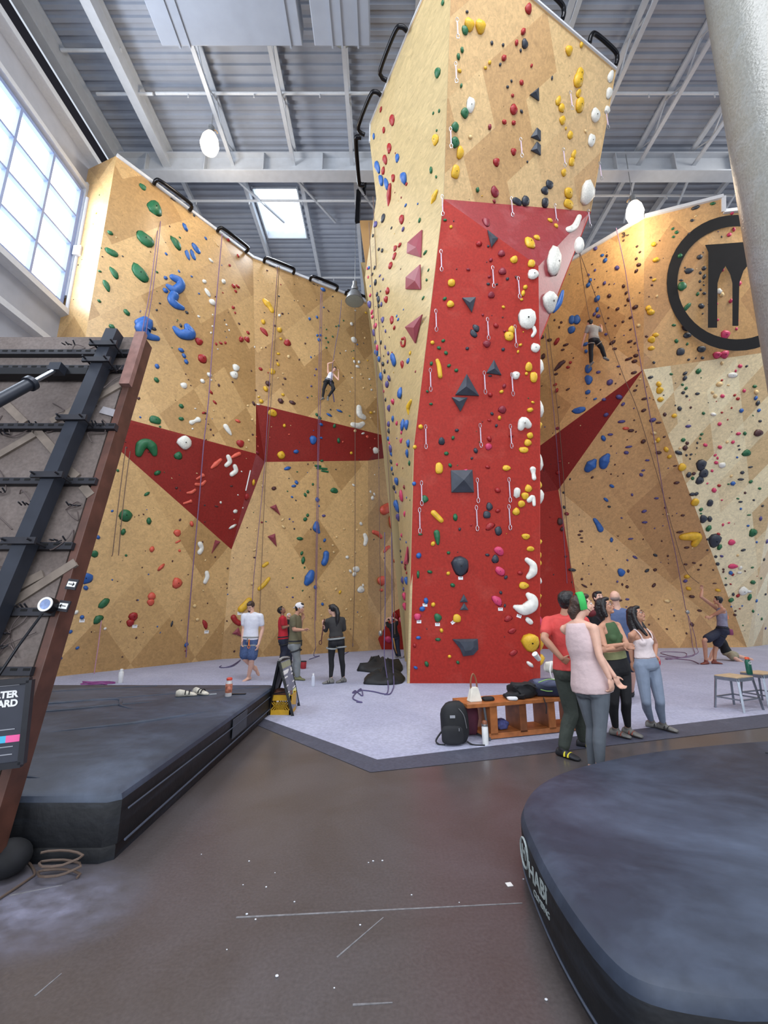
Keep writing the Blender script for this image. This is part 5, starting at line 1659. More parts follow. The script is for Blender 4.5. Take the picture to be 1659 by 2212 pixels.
'K': '''388 465 28 k;468 438 28 p;515 485 20 b;547 488 18 n;535 520 26 b;662 383 16 n;755 423 16 n;775 462 16 n;750 508 18 n;767 550 26 n;750 592 26 n;617 572 28 p;465 588 22 p;420 620 20 p;432 658 26 b;418 690 28 b;530 677 24 p;563 685 10 n;485 705 12 n;662 698 24 n;680 745 24 n;563 765 28 n;695 792 26 n;742 843 34 n .7;675 830 14 n;620 855 22 n;480 785 36 b;480 860 20 b 1.4;460 892 22 p;487 905 28 p;558 845 12 n;463 740 10 n;710 915 24 n .7;658 943 16 n;557 918 12 n;605 970 14 n;537 955 10 n;710 997 18 n;310 930 42 b 1.4;338 930 42 b 1.4;303 1000 44 b;185 932 16 n;232 948 16 n;218 982 16 n;98 1050 24 n;150 1070 30 n .7;200 1080 44 r .6 40;263 1103 36 n .6;242 1137 30 n .6;400 1098 34 b .6;403 1148 26 b;540 1030 24 p;602 1052 10 n;585 1087 44 n .55;600 1130 34 n .7;705 1080 34 n .6;740 1092 16 n;765 1140 14 n;747 1177 26 n;698 1200 42 n .6;737 1217 34 n .7;713 1118 10 n;225 1240 60 n .4 40;295 1225 26 r;278 1258 22 r;195 1305 26 n .6;315 1193 12 n;627 1252 28 p .6;487 1292 26 p;420 1270 38 b 1.5;420 1345 42 b 1.5;637 1305 12 n;567 1362 36 p;607 1370 12 n;733 1295 42 n .5;277 1410 28 n .5 20;190 1378 22 r;200 1418 26 r;503 1412 12 n;415 1430 36 b;465 1477 28 b .6;355 1555 76 b .5;215 1533 14 n;107 1183 26 n 1.4;
630 1462 38 p;540 1585 30 p;525 1480 36 p .5;870 410 36 y;885 517 36 y;1157 157 46 k .5;1277 128 34 g .6;1133 245 24 k;1157 215 14 t;1000 302 20 g;1027 327 20 g;1005 358 20 g;1112 337 18 k;848 195 34 y;1185 498 38 k;1110 593 48 k .7;1068 700 46 g 1.2;1215 575 26 k;1190 607 18 k;1217 633 20 k 1.3;1187 665 18 k;1058 657 26 k .5;1085 570 12 k;850 637 14 n;857 690 14 n;873 655 26 y .7;1215 690 12 k;1193 723 16 k;1217 748 22 k;1172 752 22 g;1100 840 56 g .5 50;1197 835 44 k .7;837 770 10 n;890 768 18 t;832 852 34 y;848 878 38 y;1008 967 34 g .5;882 1035 34 y;855 1068 40 y;820 1045 24 n .6;852 1127 34 y;1103 1038 48 k .7;1095 980 48 k;1025 1077 24 g;1100 1097 20 g;1055 1150 46 k .9;1198 1133 48 k .7;870 1225 18 k;1207 888 14 k;1362 1035 50 m;1307 1175 48 m .8;1357 1170 50 m;1342 583 26 m;1422 307 24 m;1390 343 28 m .8;1395 460 20 m;1425 423 20 m;1402 800 34 m;1298 820 22 m;1440 935 28 m;1313 930 14 m;1440 993 18 m;1338 357 12 k;1318 733 34 w;1443 628 18 w;1415 603 14 w;1443 1100 38 w .7;1418 1132 42 w .5;1205 1193 20 k;1110 1205 18 k;1338 757 30 t;1410 190 26 m;1050 490 34 g;1210 465 10 k;1455 680 34 m;
1177 1285 30 g;990 1305 22 g .8;847 1327 36 k .6;1085 1300 36 k .6 40;1083 1333 34 k;1067 1378 18 g;1092 1403 20 g;1072 1433 22 k;1097 1457 20 k;903 1375 36 y;910 1418 40 y;915 1480 34 y 1.1;938 1450 10 k;1170 1440 36 k .6;1160 1195 12 k;1340 1230 22 t;1465 1250 26 m;1435 1283 18 m;1412 1313 60 w .55;1510 1250 20 k;1340 1347 14 r;1322 1375 36 t;1385 1382 20 t .5;1275 1433 24 t;1293 1458 26 t;1343 1457 28 m;1493 1420 22 m;1428 1450 16 r;1450 1475 22 r;1565 1390 34 g .8;1578 1430 26 t;1573 1470 26 b;1587 1505 26 k 1.2;1047 1543 28 k;1018 1520 12 k;1125 1535 14 n;1212 1575 24 g;1280 1582 50 w .5;1473 1557 30 b;1407 1538 12 r;1595 1555 22 b;945 1583 24 n;1010 1592 36 y;800 1555 34 n .6;765 970 22 t;1340 1570 14 r;775 1340 18 t;740 1417 26 n .6;753 1385 14 n;805 1475 30 n .6;657 1512 30 p''',
'L': '''647 98 40 p .5;735 88 12 n;677 145 34 o .6;712 160 40 n .5;747 168 12 n;570 187 32 p .6;522 213 30 b 1.4;575 267 12 n;797 235 28 n;697 272 40 p .5;680 312 28 p;862 87 34 p .7;800 25 34 n .7;903 105 30 n .6;870 177 28 t;900 225 30 y;875 240 24 t;903 312 30 n;955 290 32 y;978 340 32 y .8;943 203 20 n .6;825 365 34 p .5;602 395 10 n;575 460 12 n;660 457 10 n;797 435 22 p .6;783 465 22 p;445 483 24 n .5 40;580 543 34 b .7 -30;540 637 32 b .6 -40;562 685 20 k;720 603 18 p;888 627 30 p .6;803 717 34 p .6;807 793 32 p .6;648 763 14 p;710 907 30 p .6;705 828 10 n;797 910 12 n;925 922 12 n;437 962 10 n;577 915 24 b 1.2;368 855 28 n .5;355 880 28 n .5;370 902 26 n .5;375 928 26 n .5;250 690 20 k;247 588 14 k;268 735 28 d;292 495 14 k;1017 403 22 n .6;1027 520 34 n .6;980 625 12 n;948 693 14 n;965 738 20 t;1070 745 20 n;1050 860 36 n .6;1097 967 32 n .5;1135 970 14 t;740 1035 36 p .5 -20;687 1055 16 p;880 1020 32 k .5 -45;967 1025 14 n;540 1088 10 n;517 1045 10 n;380 1078 12 n;643 1140 46 b 1.1;693 1130 16 n 1.4;822 1127 38 k .5 30;877 1122 34 n .6 50;618 1203 16 p;652 1222 16 n;685 1238 22 n;870 1228 38 n .5 50;390 1232 44 n .4 -30;438 1220 16 n;373 1185 18 n;687 1325 28 p .5;640 1333 22 n .5;962 1337 52 t .4;855 1363 12 n;1010 1438 12 n;902 1460 12 n;1095 1560 14 n;960 1530 22 n .5;1133 1498 24 n;1185 1403 30 n .7;1090 1083 26 n .6;1147 1073 26 n .5;1195 1088 14 n;1178 1120 14 n;1280 1122 12 n;1290 1215 28 n .4;1313 1262 38 y .7 -20;1100 1167 34 y;1110 1250 36 y;1087 1198 28 p;1132 1305 30 n;1187 862 10 n;
220 373 20 r;210 450 36 r;155 758 10 r;225 790 36 n 1.3;235 840 32 n;262 1030 22 n .6;305 1122 50 k .5;207 145 24 d;
1047 5 20 k;1593 22 24 b;1473 25 24 b;1107 130 34 p .6;1323 115 28 m;1380 85 12 r;1603 95 20 k;1453 182 28 m;1497 180 26 g;1595 178 54 n .8;1415 240 28 m;1377 240 20 t;1225 260 32 m .7;1325 275 30 m;1190 215 18 g;1200 185 20 g;1170 245 16 k;1072 225 26 g;1100 247 24 n;1085 280 32 n;1050 282 18 t;1040 313 44 k .7 -30;1510 317 54 g .75;1293 330 24 m;1310 350 18 m;1300 382 24 m;1445 345 18 b;1340 400 44 w .8;1537 412 34 k .4;1197 400 56 k 1.2;1215 455 50 k;1187 505 50 k;1137 490 26 g;1110 465 30 k 1.2;1145 457 28 n;1078 385 32 n .7;1068 415 46 y 1.1;1127 325 16 k;1095 330 16 k;1120 355 12 k;1167 280 12 k;1455 265 14 k;1460 290 14 k;1272 438 16 m;1405 475 22 t;1480 450 24 k;1470 497 42 k .4;1538 513 26 g 1.2;1415 525 28 b;1240 525 12 m;1320 540 24 r;1285 572 28 m;1135 600 36 k .7;1163 597 24 k;1155 655 46 y 1.1;1258 660 36 k 1.3;1385 530 14 g;1450 630 26 g .5;1468 652 26 k .5;1470 700 18 b;1195 705 22 g;1195 733 14 g;1210 770 42 k 1.3;1255 770 30 k 1.5;1247 835 36 g;1527 743 26 g .4;1607 768 20 p 1.4;1520 817 20 b;1347 810 18 m;1388 797 16 m;1315 875 26 r;1555 867 50 g;1290 922 70 k 1.2;1243 910 20 k;1323 965 26 g 1.4;1410 933 42 m .9;1650 925 26 p;1487 985 38 k .5;1338 1027 26 p .6;1297 1030 20 k;1450 1022 20 t;1420 1098 58 m .55;1467 1107 24 w;1460 1140 34 w .6;1400 1142 26 b;1415 1155 16 r;1350 1118 16 n;1350 1135 16 n;1310 1080 22 k;1550 1105 26 g .6;1367 1180 14 g;1367 1225 18 k;1553 1207 32 g;1400 1220 16 r;1485 1268 50 w;1525 1270 34 w .6;1530 1310 32 g 1.3;1418 1290 20 k 1.4;1450 1300 22 r;1402 1330 32 g 1.2;1578 1335 30 b .7;1480 1370 12 b;1495 1363 18 b;1405 1375 12 b;1463 1390 12 r;1433 1405 16 n;1430 1432 18 n;1555 1407 20 g 1.3;1613 1460 20 g;1590 1430 10 b;1640 1525 16 p;1485 1505 12 g;1240 985 14 k;1340 640 12 m;1500 590 16 n;1560 640 14 k;1600 560 18 g;1620 680 16 k;1580 930 14 b;1630 1050 20 k;1500 1130 12 n;1610 1180 16 g;1640 1290 18 k'''}
# long or curved holds: region, colour, wording, spine points x y radius
SPINES = [
 ('A', 'b', 'big blue crescent hold, upper of the four big blue holds', '905 890 26,960 920 34,970 965 34,920 1000 34,862 965 18'),
 ('A', 'b', 'big blue comma hold, directly below the upper blue crescent', '915 1045 36,895 1090 34,930 1130 32,985 1155 20'),
 ('A', 'b', 'big blue ear hold just above the board corner', '610 1290 34,680 1275 42,640 1345 58,690 1400 30,765 1420 22'),
 ('A', 'b', 'big blue mitten hold right of the board corner', '922 1335 20,975 1385 36,1050 1380 48,1030 1320 26'),
 ('A', 'y', 'long yellow pod hold high on the left wall', '0 0 0'),
 ('B', 'y', 'long yellow pod hold high on the left wall', '370 605 18,395 635 26,420 668 18,435 695 18'),
 ('B', 'w', 'tall white boot hold above the upper red band', '1195 1540 22,1200 1600 28,1235 1625 22'),
 ('B', 'w', 'wide white saddle hold below the white boot hold', '1140 1690 20,1190 1700 24,1230 1680 18'),
 ('C', 'g', 'large green horseshoe hold on the lower left red panel', '275 600 28,300 520 44,355 495 40,405 530 44,430 597 26'),
 ('C', 'w', 'white bean hold, upper of two on the red panel', '1165 630 20,1180 680 22,1145 715 18'),
 ('C', 'w', 'white bean hold, lower of two on the red panel', '1230 725 20,1240 770 22,1200 805 20'),
 ('C', 'w', 'white dumbbell hold above the lower left red panel', '800 290 22,835 275 14,865 262 26'),
 ('C', 'w', 'white finger hold right of the white dumbbell hold', '1140 330 24,1165 370 22,1190 405 12'),
 ('C', 'w', 'white bone hold just below the red panel tip', '885 1500 24,900 1545 20,880 1580 22'),
 ('C', 'o', 'long orange-red horn hold touching the upper white bean', '1195 640 10,1240 615 18,1275 600 18'),
 ('C', 'o', 'wavy orange-red horn hold left of the white beans', '1000 740 10,1040 705 22,1090 660 14'),
 ('C', 'o', 'orange-red drop hold beside the purple rope, upper', '855 850 10,905 820 24'),
 ('C', 'o', 'orange-red hook hold beside the purple rope, below the drop hold', '845 905 14,900 905 16,935 875 12'),
 ('C', 'o', 'slim orange-red hold on the red panel below the hook hold', '760 990 10,800 985 16,835 960 12'),
 ('C', 'o', 'slim orange-red hold at the lower edge of the red panel', '725 1095 10,785 1075 20'),
 ('D', 'w', 'white bone hold, lower one below the red panel tip', '1282 290 14,1285 320 15,1270 355 14'),
 ('D', 'y', 'big yellow banana hold beside the head of the man in white', '1585 490 20,1560 520 22,1530 550 22'),
 ('D', 'r', 'red twisted hold left of the man in white', '1475 610 18,1490 635 16,1515 652 16'),
 ('E', 'g', 'flat green bar hold, top of three under the red band', '705 245 10,750 250 10'),
 ('E', 'g', 'flat green bar hold, middle of three under the red band', '720 268 9,810 275 9'),
 ('E', 'g', 'flat green bar hold, lowest of three under the red band', '765 292 9,820 302 9'),
 ('E', 'b', 'blue lens hold on the middle of the left wall', '715 790 20,712 835 32,735 870 14'),
 ('E', 'b', 'blue bean hold below the blue lens hold', '805 1075 26,800 1125 26,785 1160 26'),
 ('E', 'b', 'largest blue potato hold above the group of people', '665 1260 30,645 1310 42,625 1345 28'),
 ('E', 'y', 'short yellow sausage hold on the left wall', '215 1190 14,250 1165 14'),
 ('E', 'y', 'long yellow banana hold above the man in red', '175 1405 16,220 1365 18,265 1310 14'),
 ('E', 'w', 'white peanut hold left of the orange-red holds', '1170 900 18,1180 940 20,1170 985 16'),
 ('E', 'o', 'large orange-red kidney hold beside the pillar', '1345 665 40,1400 640 40,1430 680 30'),
 ('E', 'o', 'orange-red club hold below the kidney hold', '1250 870 16,1290 885 20,1320 915 18'),
 ('E', 'o', 'orange-red hook hold below the club hold', '1355 1055 12,1375 1025 16,1400 1010 12'),
 ('F', 'y', 'yellow blade hold on the pillar left side near the maroon edge', '535 1145 10,520 1180 18,508 1210 10'),
 ('F', 'r', 'long red tongue hold on the pillar left side', '258 1110 12,252 1170 18,252 1225 12'),
 ('G', 'y', 'yellow blade hold low on the pillar left side', '570 2060 14,545 2120 28,548 2185 14'),
 ('G', 'r', 'red ring hold on the pillar left side', '480 1470 12,505 1462 12,512 1490 12,505 1530 12,480 1535 12,472 1500 12'),
 ('I', 'y', 'yellow sausage hold on the left of the red face', '288 1385 14,303 1440 17,312 1515 17'),
 ('I', 'w', 'white boomerang hold under the maroon overhang lip', '1380 300 26,1430 270 24,1470 190 20'),
 ('I', 'w', 'small white comma hold below the big white disc', '1090 1110 14,1100 1145 14,1080 1180 12'),
 ('J', 'w', 'white shell hold with a curled end on the red face', '940 160 24,960 115 36,995 140 28'),
 ('J', 'w', 'white bone hold near the right edge of the red face', '1035 495 22,1040 530 14,1045 565 16'),
 ('J', 'w', 'white tooth hold left of the four yellow discs', '910 665 24,905 710 12'),
 ('J', 'w', 'white tooth hold right of the four yellow discs', '1005 740 18,1035 715 16,1045 775 12'),
 ('J', 'w', 'white sickle hold above the large white crescent', '990 1215 18,1035 1255 26,1035 1310 30,1000 1350 18'),
 ('J', 'w', 'largest white crescent hold low on the red face', '895 1590 16,960 1610 40,1020 1580 46,1030 1530 38,1000 1495 20'),
 ('J', 'y', 'slanted yellow bar hold on the left of the red face', '245 840 20,275 870 20,305 900 18'),
 ('J', 'g', 'green wedge hold below the slanted yellow bar', '270 1000 22,275 1035 20,280 1085 10'),
 ('K', 'm', 'pink wavy hold beside the round logo', '0 0 0'),
 ('L', 'b', 'blue bean hold, left one of the linked pair on the right wall', '415 425 22,440 395 32,460 370 14'),
 ('L', 'b', 'blue bean hold, right one of the linked pair on the right wall', '522 400 24,530 365 30,550 335 16'),
 ('L', 'b', 'slim blue leaf hold on the lower right wall', '462 775 12,485 810 16,500 840 20'),
 ('L', 'y', 'large yellow boomerang hold on the lower right wall', '1070 895 20,1130 890 28,1170 895 26,1150 945 18'),
 ('K', 'n', 'dark forked hold left of the climber on the right wall', '190 1275 8,225 1235 14,250 1220 10'),
]
# pyramids and other volumes: region, colour, wording, outline, apex
VOLS = [
 ('I', 'k', 'dark grey triangular volume on the edge of the maroon overhang', '705 302,792 370,737 445', '748 365'),
 ('I', 'k', 'dark grey inverted triangular volume on the upper red face', '495 865,607 860,575 985', '560 900'),
 ('I', 'k', 'dark grey pyramid volume right of the largest pyramid', '758 1380,820 1508,695 1490', '765 1450'),
 ('I', 'k', 'largest dark grey pyramid volume on the red face', '532 1498,635 1680,437 1672', '530 1600'),
 ('I', 'k', 'dark grey inverted pyramid volume under the largest pyramid', '408 1692,538 1695,480 1810', '470 1725'),
 ('J', 'k', 'square dark grey pyramid volume in the middle of the red face', '382 503,553 500,565 678,387 678', '488 577'),
 ('J', 'k', 'small dark grey triangle volume, upper of the stacked two', '484 1488,517 1550,453 1550', '487 1530'),
 ('J', 'k', 'small dark grey triangle volume, lower of the stacked two', '487 1555,520 1612,455 1612', '488 1595'),
 ('J', 'k', 'big dark grey curved ledge volume near the foot of the red face', '395 1845,595 1842,600 1925,560 1970,480 1980,455 1920', '520 1890'),
 ('F', 'k', 'dark grey arrowhead volume, highest on the pillar head', '1140 525,1142 605,1088 568', '1128 545'),
 ('F', 'k', 'dark grey arrowhead volume, middle one on the pillar head', '1152 785,1152 845,1095 820,1130 765', '1135 805'),
 ('F', 'k', 'dark grey arrowhead volume, lowest on the pillar head', '1152 870,1152 930,1095 900,1130 848', '1135 888'),
 ('I', 'd', 'maroon kite volume on the pillar left side, highest of three', '165 298,155 527,40 493,45 405', '110 440'),
 ('I', 'd', 'maroon kite volume on the pillar left side, middle of three', '150 585,155 793,30 790,32 690', '100 720'),
 ('I', 'd', 'maroon kite volume on the pillar left side, lowest of three', '168 1000,110 1240,25 1105', '90 1110'),
 ('C', 'd', 'maroon wedge volume below the red panel tip', '998 1592,1035 1460,1085 1475', '1045 1500'),
 ('E', 'd', 'maroon wedge volume on the left wall, upper of two', '275 635,330 610,372 712', '322 645'),
 ('E', 'd', 'maroon wedge volume on the left wall, lower of two', '252 912,322 885,338 1008', '308 925'),
 ('D', 'd', 'maroon wedge volume near the man in white', '1465 725,1510 680,1530 745', '1500 715'),
 ('H', 'm', 'pink tall fin volume low on the pillar left side', '375 1220,385 1360,345 1362', '368 1320'),
]


def pxscale(p):
    d = p - CAM
    return (d.y * CP + d.z * SP) / FPX     # metres per pixel at this point


def face_axes(nrm):
    y = Vector((0, 0, 1)) - nrm * nrm.z
    y.normalize()
    x = y.cross(nrm)
    return x, y


all_dots = []
for rk, txt in DOTS.items():
    x0, y0, s = REG[rk]
    for item in txt.replace('\n', '').split(';'):
        t = item.split()
        if len(t) < 4: continue
        x, y, sz, c = float(t[0]), float(t[1]), float(t[2]), t[3]
        asp = float(t[4]) if len(t) > 4 else 1.0
        rot = float(t[5]) if len(t) > 5 else 0.0
        px, py = x0 + x / s, y0 + y / s
        h = hit(px, py)
        if h is None: continue
        all_dots.append((px, py, sz / s, c, asp, rot, h))
seen = []
uniq = []
for d in all_dots:      # the zoomed crops overlap a little: drop doubles
    if any(abs(d[0] - e[0]) < 5 and abs(d[1] - e[1]) < 5 and d[3] == e[3] for e in uniq): continue
    uniq.append(d)
all_dots = uniq


def hold_matrix(d):
    px, py, sz, c, asp, rot, (p, nrm, ft) = d
    X, Y = face_axes(nrm)
    k = pxscale(p)
    w = h = sz * k * 1.2
    if asp < 1: h *= asp
    else: h *= asp
    if ft == 'P': h *= 0.8
    w *= 0.5; h *= 0.5
    z = min(w, h) * 1.0
    R = Matrix((X, Y, nrm)).transposed().to_4x4() @ Matrix.Rotation(math.radians(rot), 4, 'Z')
    R.translation = p + nrm * 0.003
    return R, (w, h, z)


NSP = sum(1 for s_ in SPINES if s_[3] != '0 0 0')
big = sorted(all_dots, key=lambda d: -d[2] * min(1.3, math.sqrt(d[4])) if d[4] > 1 else -d[2] * math.sqrt(d[4]))
NI = 300 - NSP
ind, rest = big[:NI], big[NI:]
minsz = ind[-1][2]
groups = {}
for d in ind:
    groups.setdefault((d[6][2], d[3]), []).append(d)
ORD = ['highest', 'second highest', 'third highest', 'fourth highest', 'fifth highest', 'sixth highest', 'seventh highest', 'eighth highest', 'ninth highest', 'tenth highest'] + ['%dth highest' % k if k not in (21, 22, 23, 31) else {21: '21st', 22: '22nd', 23: '23rd', 31: '31st'}[k] + ' highest' for k in range(11, 60)]
hidx = 0
for (ft, c), L_ in sorted(groups.items()):
    L_.sort(key=lambda d: d[1])
    for i, d in enumerate(L_):
        Mx, (w, h, z) = hold_matrix(d)
        r = random.Random(int(d[0] * 31 + d[1] * 17))
        o = bpy.data.objects.new('climbing_hold', PROT[r.randrange(8)])
        COL.objects.link(o)
        o.material_slots[0].link = 'OBJECT'
        o.material_slots[0].material = HM[c]
        if d[4] == 1.0 and d[5] == 0: Mx = Mx @ Matrix.Rotation(r.uniform(-0.8, 0.8), 4, 'Z')
        o.matrix_world = Mx @ Matrix.Diagonal((w, h, z, 1))
        shape = 'long' if (d[4] < 0.62 or d[4] > 1.4) else ('oval' if abs(d[4] - 1) > 0.12 else 'rounded')
        szw = 'large' if d[2] > 19 else ('medium' if d[2] > 12.5 else 'small')
        if len(L_) == 1:
            lb = 'only sizeable %s hold on the %s, %s and %s' % (HN[c], FN[ft], szw, shape)
        else:
            lb = '%s %s %s hold on the %s, %s of sizeable %s holds' % (szw, HN[c], shape, FN[ft], ORD[i] if i < len(L_) - 1 else 'lowest', HN[c])
        tag(o, lb, 'climbing hold', 'climbing holds on the ' + FN[ft])
        if d[2] > 15:
            bo = bpy.data.objects.new('bolt', BOLT)
            COL.objects.link(bo)
            bo.parent = o
            q = min(w, h)
            bo.matrix_local = Matrix.Translation((0, 0, 0.60)) @ Matrix.Diagonal((1.6 * q / w, 1.6 * q / h, 1.0, 1))
# the many small footholds that are left: one object
bm = bmesh.new()
small = bmesh.new(); bmesh.ops.create_icosphere(small, subdivisions=1, radius=1.0)
sv = [v.co.copy() for v in small.verts]; sf = [[v.index for v in f.verts] for f in small.faces]; small.free()
ck = sorted(HC)
verts, faces, mi = [], [], []
rr = random.Random(2)


def add_small(Mx, dims, c):
    o0 = len(verts)
    a = rr.uniform(0.75, 1.2); b_ = rr.uniform(0.75, 1.2); sk = rr.uniform(-0.3, 0.3)
    for v in sv:
        q = Vector(((v.x * a + v.y * sk) * dims[0], v.y * b_ * dims[1], max(v.z, 0.0) * dims[2] * 0.7))
        verts.append(tuple(Mx @ q))
    for f in sf: faces.append([o0 + k for k in f]); mi.append(ck.index(c))


for d in rest:
    if any(math.hypot(d[0] - e[0], d[1] - e[1]) < (e[2] + d[2]) * 0.45 for e in ind): continue
    Mx, dims = hold_matrix(d)
    add_small(Mx, dims, d[3])
# screw-on chips scattered over the walls between the traced holds
for _ in range(520):
    px, py = rr.uniform(110, 1640), rr.uniform(420, 1380)
    if 880 < px < 1165 and py > 430 and rr.random() < 0.75: continue
    if any(abs(px - e[0]) < 3 + e[2] * 0.75 and abs(py - e[1]) < 3 + e[2] * 0.75 for e in all_dots): continue
    h = hit(px, py)
    if h is None or h[2] == 'S' or h[2] == 'M': continue
    c = rr.choice('tnkgbtn' if h[2] == 'L' else ('nnkpt' if h[2] == 'R' else ('kgmrbkt' if h[2] == 'B' else 'ygkn')))
    Mx, dims = hold_matrix((px, py, rr.uniform(2.0, 3.8), c, rr.uniform(0.6, 1), rr.uniform(-60, 60), h))
    add_small(Mx, dims, c)
me = bpy.data.meshes.new('small_footholds')
me.from_pydata(verts, [], faces)
for k in ck: me.materials.append(HM[k])
me.polygons.foreach_set('material_index', mi)
me.polygons.foreach_set('use_smooth', [True] * len(me.polygons))
o = new_obj('small_footholds', me)
tag(o, 'hundreds of tiny coloured footholds and chips screwed onto all climbing walls', 'footholds', kind='stuff')

# long and curved holds
for rk, c, lb, sp in SPINES:
    if sp == '0 0 0': continue
    x0, y0, s = REG[rk]
    pts = [tuple(map(float, q.split())) for q in sp.split(',')]
    P0 = [hit(x0 + x / s, y0 + y / s) for x, y, r in pts]
    hb = P0[len(P0) // 2]
    if hb is None: continue
    pc_, nn, ft = hb
    ax, ay = face_axes(nn)
    W3 = []
    for (x, y, r) in pts:
        q = onplane(x0 + x / s, y0 + y / s, pc_, pc_ + ax, pc_ + ay)
        W3.append((q, r / s * pxscale(pc_) * 1.15))
    # densify
    P3 = smoothline([q for q, r in W3], 6)
    RR = []
    for i in range(len(W3) - 1):
        for k in range(6): RR.append(W3[i][1] * (1 - k / 6) + W3[i + 1][1] * k / 6)
    RR.append(W3[-1][1])
    # rounded ends
    t0 = (P3[0] - P3[1]).normalized(); t1 = (P3[-1] - P3[-2]).normalized()
    pre = [(P3[0] + t0 * RR[0] * math.sin(a), RR[0] * math.cos(a)) for a in (1.35, 1.0, 0.5)]
    post = [(P3[-1] + t1 * RR[-1] * math.sin(a), RR[-1] * math.cos(a)) for a in (0.5, 1.0, 1.35)]
    seq = [p for p in pre] + list(zip(P3, RR)) + post
    bm = bmesh.new(); rings = []
    for i, (q, r) in enumerate(seq):
        a, b2 = seq[max(i - 1, 0)][0], seq[min(i + 1, len(seq) - 1)][0]
        t = (b2 - a); t = t.normalized() if t.length > 1e-6 else ax
        sd = nn.cross(t).normalized()
        rings.append([bm.verts.new(q + sd * r * math.cos(th) + nn * max(0.003, r * 0.85 * math.sin(th))) for th in [2 * math.pi * k / 14 for k in range(14)]])
    for i in range(len(rings) - 1):
        for k in range(14): bm.faces.new((rings[i][k], rings[i][(k + 1) % 14], rings[i + 1][(k + 1) % 14], rings[i + 1][k]))
    bm.faces.new(rings[0]); bm.faces.new(rings[-1])
    bmesh.ops.recalc_face_normals(bm, faces=bm.faces)
    me = bpy.data.meshes.new('climbing_hold'); bm.to_mesh(me); bm.free()
    o = new_obj('climbing_hold', me, None, HM[c], True)
    tag(o, lb, 'climbing hold', 'climbing holds on the ' + FN[ft])
# volumes
VK = mat('volume_grey', (58, 64, 74), 0.5, var=0.2, scale=6, bump=0.1)
VD = mat('volume_maroon', (142, 62, 74), 0.5, var=0.12, scale=4)
for rk, c, lb, ol_, ap in VOLS:
    x0, y0, s = REG[rk]
    pts = [tuple(map(float, q.split())) for q in ol_.split(',')]
    cx0 = sum(p[0] for p in pts) / len(pts); cy0 = sum(p[1] for p in pts) / len(pts)
    hb = hit(x0 + cx0 / s, y0 + cy0 / s)
    if hb is None: continue
    pc_, nn, ft = hb
    ax, ay = face_axes(nn)
    Q = [onplane(x0 + x / s, y0 + y / s, pc_, pc_ + ax, pc_ + ay, 0.004) for x, y in pts]
    size = max((a - b_).length for a in Q for b_ in Q)
    dep = size * (0.28 if len(pts) < 5 else 0.35)
    axy = tuple(map(float, ap.split()))
    A_ = onplane(x0 + axy[0] / s, y0 + axy[1] / s, pc_, pc_ + ax, pc_ + ay, dep if ft != 'P' else 0.10)
    bm = bmesh.new()
    vs = [bm.verts.new(q) for q in Q]
    rim = [bm.verts.new(q + nn * 0.03) for q in Q]
    n = len(Q)
    for i in range(n): bm.faces.new((vs[i], vs[(i + 1) % n], rim[(i + 1) % n], rim[i]))
    if len(pts) < 5:
        av = bm.verts.new(A_)
        for i in range(n): bm.faces.new((rim[i], rim[(i + 1) % n], av))
    else:
        topv = [bm.verts.new(A_ + (q - A_) * 0.55 + nn * 0.0) for q in Q]
        for i in range(n): bm.faces.new((rim[i], rim[(i + 1) % n], topv[(i + 1) % n], topv[i]))
        bm.faces.new(topv)
    bm.faces.new(list(reversed(vs)))
    bmesh.ops.recalc_face_normals(bm, faces=bm.faces)
    me = bpy.data.meshes.new('wall_volume'); bm.to_mesh(me); bm.free()
    o = new_obj('hold_volume', me, None, VK if c == 'k' else (VD if c == 'd' else HM[c]))
    tag(o, lb, 'climbing volume', 'climbing volumes bolted to the walls')
# holds on the far right side of the pillar, seen in profile past its edge
for i, (y, hh, c, nm) in enumerate(((783, 44, 'w', 'tall white'), (875, 46, 'w', 'broad white'), (915, 18, 'y', 'round yellow'), (995, 42, 'w', 'long white'), (1052, 20, 'y', 'yellow'), (1078, 36, 'w', 'bulging white'),
                                    (1182, 14, 'y', 'first small yellow'), (1210, 14, 'y', 'second small yellow'), (1228, 14, 'y', 'third small yellow'), (1266, 16, 'w', 'small white'), (1300, 14, 'y', 'cream'), (1317, 12, 'y', 'pale yellow'), (1352, 24, 'm', 'pink'), (1395, 46, 'y', 'large ribbed yellow'), (1432, 28, 'y', 'hanging yellow'))):
    t = (1478 - y) / (1478 - 960)
    e = KR.lerp(R1p, t) if y > 960 else R1p.lerp(Ep, (960 - y) / (960 - 735))
    k = pxscale(e)
    o = bpy.data.objects.new('climbing_hold', PROT[i % 8]); COL.objects.link(o)
    o.material_slots[0].link = 'OBJECT'; o.material_slots[0].material = HM[c]
    w = hh * k / 2
    X, Y, Z = Vector((0, 1, 0)), Vector((0, 0, 1)), Vector((1, 0, 0))
    Mx = Matrix((X, Y, Z)).transposed().to_4x4(); Mx.translation = e + Vector((0.02 + 0.09 * (1 if c == 'w' else 0.6) * 0, w * 0.8 + 0.05, 0))
    zd = min(w, 0.16) * 1.3
    Mx.translation.x += Mx.translation.y * 0.0 + (w * 0.8 + 0.05) * 0.10
    o.matrix_world = Mx @ Matrix.Diagonal((w * 0.8, w, zd, 1))
    tag(o, nm + ' hold in profile past the right edge of the red face', 'climbing hold', 'climbing holds on the right side of the pillar')
